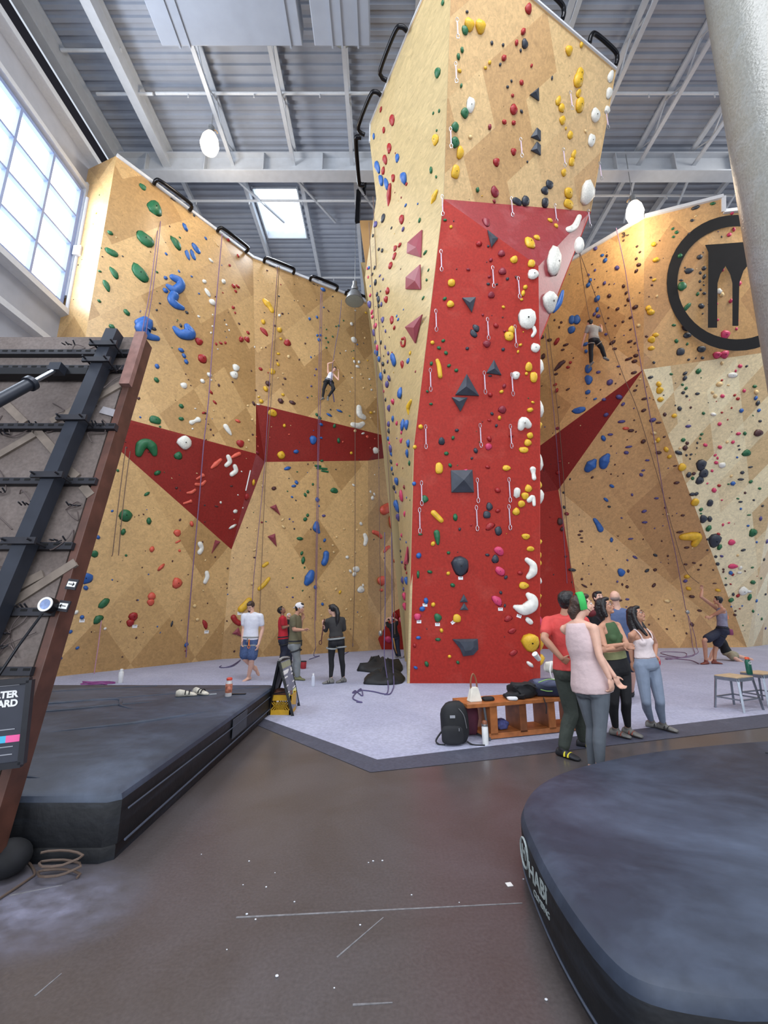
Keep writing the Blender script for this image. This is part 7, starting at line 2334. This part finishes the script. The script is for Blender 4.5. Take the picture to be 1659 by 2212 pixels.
    if shoes:
        for k in 'LR':
            b = MB(); foot(b, k, 0.008)
            limb(b, [LG_[k][2], LG_[k][2].lerp(LG_[k][1], 0.06)], [rl[3] + 0.010, rl[3] + 0.008])
            so = fuse(b, 'shoe', shoes[0], T, 0.008, smooth=2)
            if len(shoes) > 1:
                h, kn, an, toe = LG_[k]
                sd = Vector((-toe.y, toe.x, 0)).normalized() if Vector((-toe.y, toe.x, 0)).length > 0.1 else Lv
                upf = toe.cross(sd).normalized(); upf = upf if upf.dot(kn - an) > 0 else -upf
                b = MB()
                for x, w_, hz in ((0.035, 0.046, 0.028), (0.075, 0.050, 0.012)):
                    c = an - upf * 0.055 * s + toe * x * s
                    b.tube([c + sd * (w_ * s * math.cos(a)) + upf * ((0.02 + hz) * s * math.sin(a)) for a in [math.pi * q / 8 for q in range(9)]], 0.011 * s)
                b.build('shoe_strap', shoes[1], so)
    if harness:
        b = MB()
        c = hp + U * (tl_ * 0.12)
        b.tube([c + Lv * ((0.175 * s * hipw) * math.cos(a)) + F * (0.135 * s * math.sin(a)) for a in [2 * math.pi * k / 24 for k in range(25)]], 0.020 * s, n=8, caps=False)
        b.build('harness_belt', harness, T)
        for k in 'LR':
            h, kn = LG_[k][0], LG_[k][1]
            d = (kn - h).normalized(); c = h + d * 0.13 * s
            x = d.orthogonal().normalized(); y = d.cross(x)
            b = MB(); b.tube([c + (x * math.cos(a) + y * math.sin(a)) * (rl[0] + 0.022) for a in [2 * math.pi * q / 20 for q in range(21)]], 0.017 * s, n=8, caps=False)
            b.build('harness_leg_loop', harness, T)
        b = MB(); b.tube([hp + U * tl_ * 0.12 + F * 0.15 * s, hp - U * 0.03 * s + F * 0.15 * s], 0.012 * s); b.build('harness_loop', harness, T)
    ctx = dict(T=T, hq=hq, hp=hp, nk=nk, hd=hd, U=U, F=F, Lv=Lv, tl=tl_, AR=AR, LG=LG_, hl=hl, hf=hfv, hu=hu, s=s, hs=hs, rl=rl)
    if extras: extras(ctx)
    settle(T)
    return ctx


zA = zoomer(1150, 1240, 5.027); zB = zoomer(480, 1250, 3.95); zC = zoomer(660, 740, 13.825); zD = zoomer(1220, 670, 13.825); zE = zoomer(1420, 1230, 5.142)
PINK = mat('pale_pink_jersey', (206, 182, 182), 0.85, var=0.06, scale=7, bump=0.9)
GREYL = mat('grey_leggings', (92, 98, 106), 0.8, var=0.08)
BLACKC = mat('black_cotton', (22, 22, 26), 0.85, var=0.15, scale=7, bump=0.9)
CORAL = mat('coral_cotton', (206, 74, 70), 0.85, var=0.1, scale=7, bump=0.9)
OLIVD = mat('dark_olive_cloth', (54, 60, 54), 0.85, var=0.15, scale=7, bump=0.9)
GREENT = mat('green_top', (62, 88, 54), 0.8, var=0.1)
OLIVEH = mat('olive_hem', (130, 132, 92), 0.8, var=0.1)
WHITC = mat('offwhite_top', (224, 208, 208), 0.8, var=0.05, scale=7, bump=0.9)
BLUEL = mat('heather_leggings', (128, 140, 160), 0.8, var=0.08)
WHT = mat('white_cotton_tee', (222, 222, 230), 0.85, var=0.05, scale=7, bump=0.9)
DENIM = mat('denim', (66, 84, 122), 0.85, var=0.25, scale=30)
REDC = mat('red_cotton', (184, 34, 48), 0.85, var=0.1, scale=7, bump=0.9)
NAVYC = mat('navy_cotton', (34, 38, 56), 0.85, var=0.15)
OLIVC = mat('olive_cotton', (104, 98, 74), 0.85, var=0.1, scale=7, bump=0.9)
GREYP = mat('grey_green_trousers', (128, 132, 132), 0.85, var=0.12, scale=7, bump=0.9)
GREYT = mat('grey_cotton', (150, 146, 140), 0.85, var=0.1, scale=7, bump=0.9)
BLUET = mat('slate_blue_cotton', (78, 92, 126), 0.85, var=0.1, scale=7, bump=0.9)
SHG = mat('shoe_grey', (112, 110, 106), 0.6, var=0.2)
SHGR = mat('shoe_olive', (112, 112, 78), 0.6, var=0.2)
SHBK = mat('shoe_black', (34, 34, 38), 0.6, var=0.2)
SHRED = mat('shoe_rust', (130, 66, 54), 0.6, var=0.2)
YEL = mat('shoe_yellow', (222, 206, 50), 0.6, var=0.1)
HARG = mat('harness_grey', (140, 142, 140), 0.7, var=0.1)
HARB = mat('harness_black', (30, 32, 38), 0.7, var=0.1)
HBAND = mat('green_headband', (58, 178, 86), 0.8, var=0.1)
MASKM = mat('maroon_face_mask', (92, 18, 28), 0.8, var=0.1)


def ex_pink(c):
    hq, T = c['hq'], c['T']
    b = MB()
    rg = []
    for k in range(25):
        a = -0.55 + (math.pi + 1.1) * k / 24
        cx, cz = math.cos(a), math.sin(a)
        rg.append([b.bm.verts.new(hq((0.081 + e) * cx, yy - 0.01 * (1 - cz), 0.026 + (0.102 + e * 1.0) * cz)) for yy, e in ((-0.034, 0.008), (-0.030, 0.017), (0.004, 0.020), (0.034, 0.015), (0.036, 0.004))])
    for k in range(24):
        for q in range(4): b.bm.faces.new((rg[k][q], rg[k][q + 1], rg[k + 1][q + 1], rg[k + 1][q]))
    b.build('headband', HBAND, T, smooth=True)
    b = MB()
    sphere_into(b, hq(0, 0.056, -0.088), 1, ax=(c['hl'] * 0.056, c['hf'] * 0.050, c['hu'] * 0.040))
    mk = b.build('face_mask', MASKM, T, smooth=True)
    b = MB()
    for sg in (-1, 1): b.tube([hq(0.048 * sg, 0.05, -0.07), hq(0.080 * sg, 0.0, 0.0)], 0.0025, n=5)
    b.build('ear_loop', SHBK, mk)
    # dark blue bra seen in the arm hole
    b = MB()
    rr_ = [(c['hp'] + c['U'] * (c['tl'] * t), c['Lv'] * 0.166, c['F'] * 0.060) for t in (0.60, 0.66, 0.74)]
    rings_into(b, rr_)
    b.build('sports_bra', mat('navy_bra', (46, 48, 74), 0.7), T, smooth=True, angle=40)


person('woman in pale pink tank top and grey leggings with a green headband, facing right', 4.55, zA, (548, 345), (492, 535), (640, 1215), (0.85, 0.50, 0),
       {'L': ((655, 1660, 0.08), (650, 2150, 0.10), (0.8, 0.5, 0)), 'R': ((735, 1660, -0.08), (735, 2150, -0.06), (0.9, 0.3, 0))},
       {'L': ((700, 860, 0.10), (890, 1110, 0.0), (0.45, 0.1, -0.9), 0.6), 'R': ((725, 880, -0.20), (838, 1130, -0.24), (0.15, 0.0, -1), 0.6)},
       sex='F', s=1.03, hf=(0.93, -0.22, 0.20), hair=HAIRN, hstyle='bun', top=(PINK, 'loose_tank', -0.09), bottom=(GREYL, 'leggings'), shoes=(SHBK,), near=True, extras=ex_pink, wide=1.0, loc_floor=0.0)


def ex_coral(c):
    T = c['T']
    for k in 'LR':
        h, kn, an, toe = c['LG'][k]
        b = MB(); b.cyl(an + Vector((0, 0, 0.01)), an.lerp(kn, 0.22), 0.047, 0.047, n=14); b.build('sock', WHITE, T, smooth=True, angle=40)


person('man in a coral tee and dark trousers, back to us with hand on hip', 5.14, zA, (378, 300), (350, 470), (420, 1050), (0.45, 0.89, 0),
       {'L': ((425, 1520, 0.0), (340, 1985, 0, 'g'), (0.6, -0.75, 0)), 'R': ((520, 1500, 0.15), (560, 1880, 0, 'g'), (0.7, -0.4, 0))},
       {'L': ((128, 700, -0.05), (318, 915, -0.14), (0.75, 0.2, -0.4), 0.5), 'R': ((560, 720, 0.0), (640, 950, 0.05))},
       sex='M', s=1.03, skin=SKIN_M, hf=(0.75, 0.55, 0.1), hair=HAIRB, top=(CORAL, 'tee', -0.03), bottom=(OLIVD, 'pants'), shoes=(SHBK, YEL), near=True, extras=ex_coral, wide=0.95, loc_floor=0.0)


def ex_glasses(c):
    hq, T = c['hq'], c['T']
    b = MB()
    for sg in (-1, 1):
        b.tube([hq(0.033 * sg + 0.024 * math.cos(a), 0.100 - 0.006 * abs(math.cos(a)), 0.006 + 0.019 * math.sin(a)) for a in [2 * math.pi * k / 16 for k in range(17)]], 0.0018, n=5, caps=False)
        b.tube([hq(0.057 * sg, 0.094, 0.010), hq(0.080 * sg, 0.0, 0.008)], 0.0018, n=5)
    b.tube([hq(-0.009, 0.102, 0.008), hq(0.009, 0.102, 0.008)], 0.002, n=5)
    b.build('glasses', GLS, T)


def ex_green(c):
    ex_glasses(c)
    b = MB()
    rings_into(b, [(c['hp'] + c['U'] * (c['tl'] * t), c['Lv'] * (0.150), c['F'] * 0.112) for t in (0.20, 0.30, 0.36)])
    b.build('undershirt_hem', OLIVEH, c['T'], smooth=True, angle=40)


person('woman in a green sleeveless top and black leggings with folded arms and black bob', 5.65, zA, (790, 352), (815, 530), (930, 1010), (0.40, -0.90, 0),
       {'L': ((1020, 1390, -0.05), (1045, 1745, 0, 'g'), (0.45, -0.75, 0)), 'R': ((885, 1390, -0.05), (910, 1755, 0, 'g'), (0.6, -0.7, 0))},
       {'L': ((1040, 795, -0.12), (810, 822, -0.34), (-1, -0.05, 0.0), 0.3), 'R': ((790, 800, -0.20), (975, 765, -0.34), (0.9, 0.2, -0.2), 0.4)},
       sex='F', s=0.98, skin=SKIN_M, hf=(0.72, -0.60, 0.28), hair=HAIRB, hstyle='bob', top=(GREENT, 'tank', 0.30), bottom=(BLACKC, 'leggings'), shoes=(SHG, SHRED), near=True, extras=ex_green)


def ex_white(c):
    ex_glasses(c)
    b = MB(); p = c['AR']['L'][2] + Vector((0.02, 0, -0.08)); b.sph(p, (0.035, 0.03, 0.07), 2); b.build('held_red_pouch', mat('red_pouch', (196, 40, 62), 0.7), c['T'], smooth=True)


person('woman in a white camisole and blue-grey leggings with long black hair, looking up', 5.9, zA, (1128, 440), (1165, 610), (1240, 980), (0.25, -0.95, 0),
       {'L': ((1385, 1385, -0.05), (1425, 1690, 0, 'g'), (0.5, -0.75, 0)), 'R': ((1235, 1385, -0.05), (1300, 1665, 0, 'g'), (0.75, -0.5, 0))},
       {'L': ((1335, 755, 0.10), (1335, 880, 0.02), (0.1, 0, -1), 0.7), 'R': ((1068, 790, 0.10), (1085, 950, 0.08))},
       sex='F', s=0.96, skin=SKIN_M, hf=(0.68, -0.66, 0.30), hair=HAIRB, hstyle='long', top=(WHITC, 'cami', 0.14), bottom=(BLUEL, 'leggings'), shoes=(SHG, SHBK), near=True, extras=ex_white, wide=0.92)

person('bald man in a slate blue tee standing behind the women, back to us', 7.5, zA, (898, 255), (925, 395), (980, 760), (0.35, 0.94, 0),
       {'L': ((960, 1040, 0), (985, 1330, 0, 'g'), (-0.2, 0.9, 0)), 'R': ((1080, 1050, 0), (1082, 1330, 0, 'g'), (0.4, 0.8, 0))},
       {'L': ((800, 560, 0.05), (810, 740, 0.0)), 'R': ((1060, 620, 0.02), (1075, 880, -0.05))},
       sex='M', s=1.03, skin=SKIN_L, hf=(0.5, 0.85, 0.1), hair=mat('hair_stubble', (132, 112, 104), 0.8), hstyle='bald', top=(BLUET, 'tee', -0.02), bottom=(NAVYC, 'shorts'), shoes=(SHBK,))

person('dark-haired man half hidden behind the woman in green', 8.1, zA, (716, 258), (718, 385), (720, 720), (0.1, -0.98, 0),
       {'L': ((760, 1000, 0), (765, 1270, 0, 'g'), (0.2, -0.9, 0)), 'R': ((690, 1000, 0), (685, 1270, 0, 'g'), (-0.1, -0.9, 0))},
       {'L': ((820, 540, 0), (830, 680, 0)), 'R': ((620, 540, 0), (620, 680, 0))},
       sex='M', s=1.0, skin=SKIN_L, hf=(0.15, -0.95, 0.15), hair=HAIRB, top=(BLACKC, 'tee', -0.02), bottom=(NAVYC, 'pants'), shoes=(SHBK,))


def ex_carab(col, k='L'):
    def f(c):
        p = c['hp'] + c['U'] * c['tl'] * 0.05 + c['F'] * 0.16 * c['s'] + c['Lv'] * 0.05
        b = MB(); b.bar(p, p + Vector((0, 0, -0.13)), 0.03, 0.02); b.tube(torus_path(p + Vector((0, 0, -0.15)), 0.022, 0.04), 0.006, n=6)
        b.build('gear_loop', col, c['T'])
    return f


def ex_whtman(c):
    ex_carab(mat('orange_gear', (232, 124, 44), 0.6))(c)
    b = MB()
    sphere_into(b, c['hq'](0, 0.052, -0.072), 1, ax=(c['hl'] * 0.055, c['hf'] * 0.046, c['hu'] * 0.046))
    b.build('beard', HAIRN, c['T'], smooth=True)


person('bearded man in a white tee and denim shorts walking and looking down', 9.9, zB, (243, 240), (258, 300), (240, 525), (-0.15, -0.98, 0),
       {'L': ((252, 690, -0.12), (222, 868, 0, 'g'), (-0.5, -0.8, -0.1)), 'R': ((190, 680, -0.05), (283, 775, 0.25), (0.3, 0.1, -0.95))},
       {'L': ((345, 430, 0.02), (310, 560, -0.10)), 'R': ((182, 430, 0.02), (172, 530, -0.08))},
       sex='M', s=1.0, hf=(-0.15, -0.85, -0.5), hair=HAIRN, top=(WHT, 'tee', -0.02), bottom=(DENIM, 'shorts'), harness=HARG, extras=ex_whtman, shoes=None)


person('man in a red tee and dark trousers looking up at the wall', 12.3, zB, (508, 272), (515, 325), (520, 520), (0.92, 0.2, 0),
       {'L': ((520, 630, 0.06), (505, 742, 0, 'g'), (0.9, -0.2, 0)), 'R': ((535, 620, -0.06), (515, 750, 0, 'g'), (0.9, -0.3, 0))},
       {'L': ((545, 400, 0.15), (575, 400, 0.05)), 'R': ((520, 420, -0.18), (565, 405, -0.15), (0.9, 0, 0.3), 0.6)},
       sex='M', s=0.98, skin=SKIN_D, hf=(0.80, -0.1, 0.60), hair=HAIRB, top=(REDC, 'tee', -0.03), bottom=(NAVYC, 'pants'), shoes=(SHBK,), harness=HARB, headup=(-0.5, 0, 0.8))


def cap_ex(m, back=True, size=1.0):
    def f(c):
        hq, sg = c['hq'], (-1 if back else 1)
        b = MB()
        sphere_into(b, hq(0, -0.015, 0.045), 1, ax=(c['hl'] * 0.094 * c['hs'], c['hf'] * 0.106 * c['hs'], c['hu'] * 0.090 * c['hs']))
        sphere_into(b, hq(0, -0.105 if back else 0.12, 0.015), 1, ax=(c['hl'] * 0.06 * c['hs'], (c['hf'] * 0.06 + c['hu'] * 0.03 * sg * -1) * c['hs'], c['hu'] * 0.012 * c['hs']))
        b.build('cap', m, c['T'], smooth=True)
    return f


person('small child in a white cap peeping out behind the man in olive', 12.8, zB, (570, 318), (572, 352), (575, 450), (0.5, -0.85, 0),
       {'L': ((580, 560, 0), (585, 700, 0.0), (0.5, -0.8, 0)), 'R': ((565, 560, 0), (562, 700, 0.0), (0.5, -0.8, 0))},
       {'L': ((600, 400, 0), (600, 440, -0.1)), 'R': ((545, 400, 0), (548, 440, -0.1))},
       sex='F', s=0.72, hf=(0.35, -0.65, 0.65), hair=None, top=(BLACKC, 'tee', 0.0), bottom=(NAVYC, 'pants'), shoes=(SHBK,), extras=cap_ex(mat('white_cap', (226, 222, 224), 0.8), True))

person('man in an olive tee and grey trousers with a white backwards cap', 9.9, zB, (662, 252), (628, 318), (622, 560), (0.95, -0.15, 0),
       {'L': ((632, 690, 0.10), (620, 800, 0.22), (0.9, 0, -0.3)), 'R': ((645, 700, -0.05), (640, 868, 0, 'g'), (0.95, -0.15, 0))},
       {'L': ((665, 420, 0.18), (682, 350, 0.10), (0.15, 0, 1), 0.3), 'R': ((612, 435, -0.20), (695, 438, -0.25), (0.9, 0, 0.25), 0.6)},
       sex='M', s=1.0, skin=SKIN_M, hf=(0.95, -0.15, -0.08), hair=HAIRB, top=(OLIVC, 'tee', -0.06), bottom=(GREYP, 'pants'), shoes=(SHGR,), harness=HARB, extras=cap_ex(mat('white_cap', (226, 222, 224), 0.8), True))


def ex_blackw(c):
    b = MB()
    w = c['AR']['L'][2]
    q = [P(*zB(872, 345), 9.3), w, P(*zB(855, 460), 9.3), P(*zB(845, 530), 9.3)]
    b.tube(q, 0.012)
    b.tube([P(*zB(838 + 11 * math.cos(a), 545 + 17 * math.sin(a)), 9.3) for a in [2 * math.pi * k / 12 for k in range(13)]], 0.008)
    b.build('held_lanyard', mat('dark_red_strap', (72, 26, 32), 0.7), c['T'])
    b = MB()
    for sg in (-1, 1):
        b.tube([c['nk'] + c['Lv'] * 0.10 * sg + Vector((0, 0, 0.0)), c['nk'] - c['F'] * 0.10 - c['U'] * 0.10 + c['Lv'] * 0.03 * sg, c['nk'] - c['F'] * 0.115 - c['U'] * 0.17 + c['Lv'] * 0.0], 0.010)
    b.build('bra_strap', BLACKC, c['T'])


person('woman in black seen from behind with long black hair, holding a lanyard', 9.55, zB, (938, 265), (962, 335), (975, 535), (-0.30, 0.95, 0),
       {'L': ((930, 690, 0.0), (925, 895, 0, 'g'), (-0.85, -0.35, 0)), 'R': ((1020, 690, 0.0), (1032, 885, 0, 'g'), (-0.5, -0.4, 0))},
       {'L': ((882, 440, 0.10), (862, 400, -0.05), (-0.2, -0.2, 0.9), 1.0), 'R': ((1040, 430, 0.12), (960, 450, 0.30))},
       sex='F', s=1.0, hf=(-0.75, 0.60, -0.1), hair=HAIRB, hstyle='pony', top=(mat('charcoal_knit', (50, 48, 48), 0.85), 'threequarter', 0.12), bottom=(BLACKC, 'leggings'), shoes=(SHG, SHBK), harness=HARG, extras=ex_blackw)


def ex_boy(c):
    b = MB(); b.sph(c['hq'](0, 0.0, 0.10), (0.05, 0.05, 0.03), 2)
    for sg in (-1, 1): b.sph(c['hq'](0.10 * sg, 0.0, 0.02), 0.035, 2)
    b.build('ear_muff', SHBK, c['T'], smooth=True)
    b = MB(); k_ = c['LG']['R']
    b.tube([k_[0] + Vector((0, -0.09, 0)), k_[1] + Vector((0, -0.07, 0)), k_[2] + Vector((0, -0.05, 0.04))], 0.018); b.build('trouser_stripe', mat('ochre_stripe', (206, 150, 76), 0.8), c['T'])


person('child in dark clothes with hands on head, standing beside the pillar base', 14.1, zB, (1442, 352), (1450, 385), (1478, 500), (0.05, -0.98, 0),
       {'L': ((1500, 590, -0.02), (1515, 678, 0, 'g'), (0.2, -0.9, 0)), 'R': ((1475, 590, -0.02), (1492, 672, 0, 'g'), (-0.4, -0.9, 0))},
       {'L': ((1492, 358, 0), (1468, 340, -0.05), (-0.9, 0, 0.1), 0.4), 'R': ((1398, 358, 0), (1416, 335, -0.05), (0.9, 0, 0.1), 0.4)},
       sex='M', s=0.72, hf=(-0.1, -0.95, 0.1), hair=mat('hair_fair', (196, 190, 182), 0.7), top=(BLACKC, 'tee', 0.0), bottom=(NAVYC, 'pants'), shoes=(SHG,), extras=ex_boy)
person('child in pink and black half hidden behind the pillar foot', 13.6, zB, (1545, 285), (1552, 325), (1570, 420), (0.2, 0.9, 0),
       {'L': ((1560, 510, 0), (1560, 672, 0, 'g'), (-0.1, 0.9, 0)), 'R': ((1585, 510, 0), (1590, 672, 0, 'g'), (0.1, 0.9, 0))},
       {'L': ((1530, 370, 0), (1535, 430, 0)), 'R': ((1590, 370, 0), (1595, 420, 0))},
       sex='F', s=0.74, hf=(0.2, 0.9, 0.3), hair=HAIRB, top=(mat('pink_tee', (196, 92, 112), 0.8), 'tee', 0.0), bottom=(BLACKC, 'leggings'), shoes=(SHG,))

# climbers
person('young climber in black trousers hanging from a rope in front of the left wall', 13.9, zC, (868, 800), (775, 905), (690, 1150), (0.25, -0.85, 0.2),
       {'L': ((850, 1385, -0.15), (668, 1630, -0.10), (0.1, -0.5, -0.85)), 'R': ((540, 1395, -0.12), (510, 1655, -0.10), (-0.6, -0.5, -0.45))},
       {'L': ((985, 1120, -0.12), (985, 880, -0.15), (0, 0, 1), 0.5), 'R': ((668, 630, -0.02), (815, 590, -0.05), (0.4, 0, 0.9), 1.0)},
       sex='F', s=0.80, hf=(0.25, -0.9, -0.2), hair=HAIRB, hstyle='short', top=(WHT, 'tank', -0.06), bottom=(BLACKC, 'jeans'), shoes=(SHG, SHBK), harness=HARB, headup=(0.25, 0, 1), wide=0.85)
rope([(738, 648, 14.6), (733, 700, 14.3), (725, 745, 14.0), (719, 785, 13.85), (717, 805, 13.82), (714, 830, 13.8)], ROPEG, 'taut rope from the wall top to the young climber hand')
rope([(716, 838, 14.0), (719, 850, 14.0), (722, 868, 14.0)], ROPEG, 'thick rope tail hanging below the young climber', r=0.022)
person('climber in a grey tee and black trousers high on the right wall, seen from behind', 13.3, zD, (745, 385), (840, 480), (870, 900), (-0.1, 0.98, 0.1),
       {'L': ((775, 1230, 0.10), (785, 1580, 0.20), (-0.45, 0.5, -0.5)), 'R': ((1110, 1140, 0.10), (1200, 1410, 0.20), (0.9, 0.3, -0.2))},
       {'L': ((605, 760, 0.10), (520, 1060, 0.25), (-0.2, 0.2, -0.9), 0.5), 'R': ((1095, 640, 0.10), (1100, 480, 0.35), (0.1, 0.5, 0.7), 0.6)},
       sex='M', s=1.0, hf=(-0.3, 0.9, 0.1), hair=HAIRB, top=(GREYT, 'tee', -0.05), bottom=(BLACKC, 'pants'), shoes=(SHG,), harness=mat('harness_sand', (150, 138, 124), 0.7))


def ex_belay(c):
    b = MB(); p = c['hp'] - c['F'] * 0.17 + c['Lv'] * 0.02
    b.lathe(p - Vector((0, 0, 0.10)), [(0.05, 0), (0.065, 0.02), (0.065, 0.14), (0.055, 0.16)], 16); b.build('chalk_bag', mat('mauve_bag', (130, 62, 92), 0.8), c['T'], smooth=True, angle=40)
    b = MB(); q = c['hp'] + c['U'] * c['tl'] * 0.62 - c['F'] * 0.125
    b.box(q, (0.13, 0.02, 0.10), Matrix.Rotation(0.5, 3, 'Z')); b.build('shirt_print', mat('sunset_print', (214, 120, 70), 0.8, var=0.5, scale=20), c['T'])


person('belayer in a grey tank top and dark shorts crouching and reaching up to the rope', 12.55, zE, (672, 345), (710, 430), (725, 680), (-0.75, 0.30, 0),
       {'L': ((650, 850, 0.15), (640, 1050, 0, 'g'), (0.9, -0.3, 0)), 'R': ((520, 790, -0.15), (545, 1055, 0, 'g'), (-0.9, -0.2, 0))},
       {'L': ((600, 520, 0.10), (590, 535, -0.1), (-0.6, 0, 0.1), 0.8), 'R': ((485, 305, -0.05), (500, 225, 0.0), (-0.1, 0, 1), 0.5)},
       sex='M', s=1.0, skin=SKIN_M, hf=(-0.75, 0.6, 0.15), hair=HAIRB, top=(mat('heather_tank', (128, 126, 144), 0.8, var=0.15), 'tank', 0.02), bottom=(NAVYC, 'shorts'), shoes=(SHRED,), harness=HARB, extras=ex_belay)
person('person in dark clothes and pale shorts kneeling on the floor behind the belayer', 13.5, zE, (660, 800), (700, 770), (770, 920), (-0.6, 0.5, -0.5),
       {'L': ((880, 960, -0.05), (1050, 1000, 0.0), (0.9, 0, -0.1)), 'R': ((860, 985, -0.30), (950, 1035, -0.35), (0.9, 0, -0.1))},
       {'L': ((620, 900, 0.0), (580, 985, 0.0)), 'R': ((640, 930, -0.2), (600, 1010, -0.25))},
       sex='M', s=0.95, hf=(-0.7, 0.4, -0.5), hair=HAIRB, top=(BLACKC, 'tee', -0.02), bottom=(mat('khaki_shorts', (150, 142, 118), 0.8), 'shorts'), shoes=None)
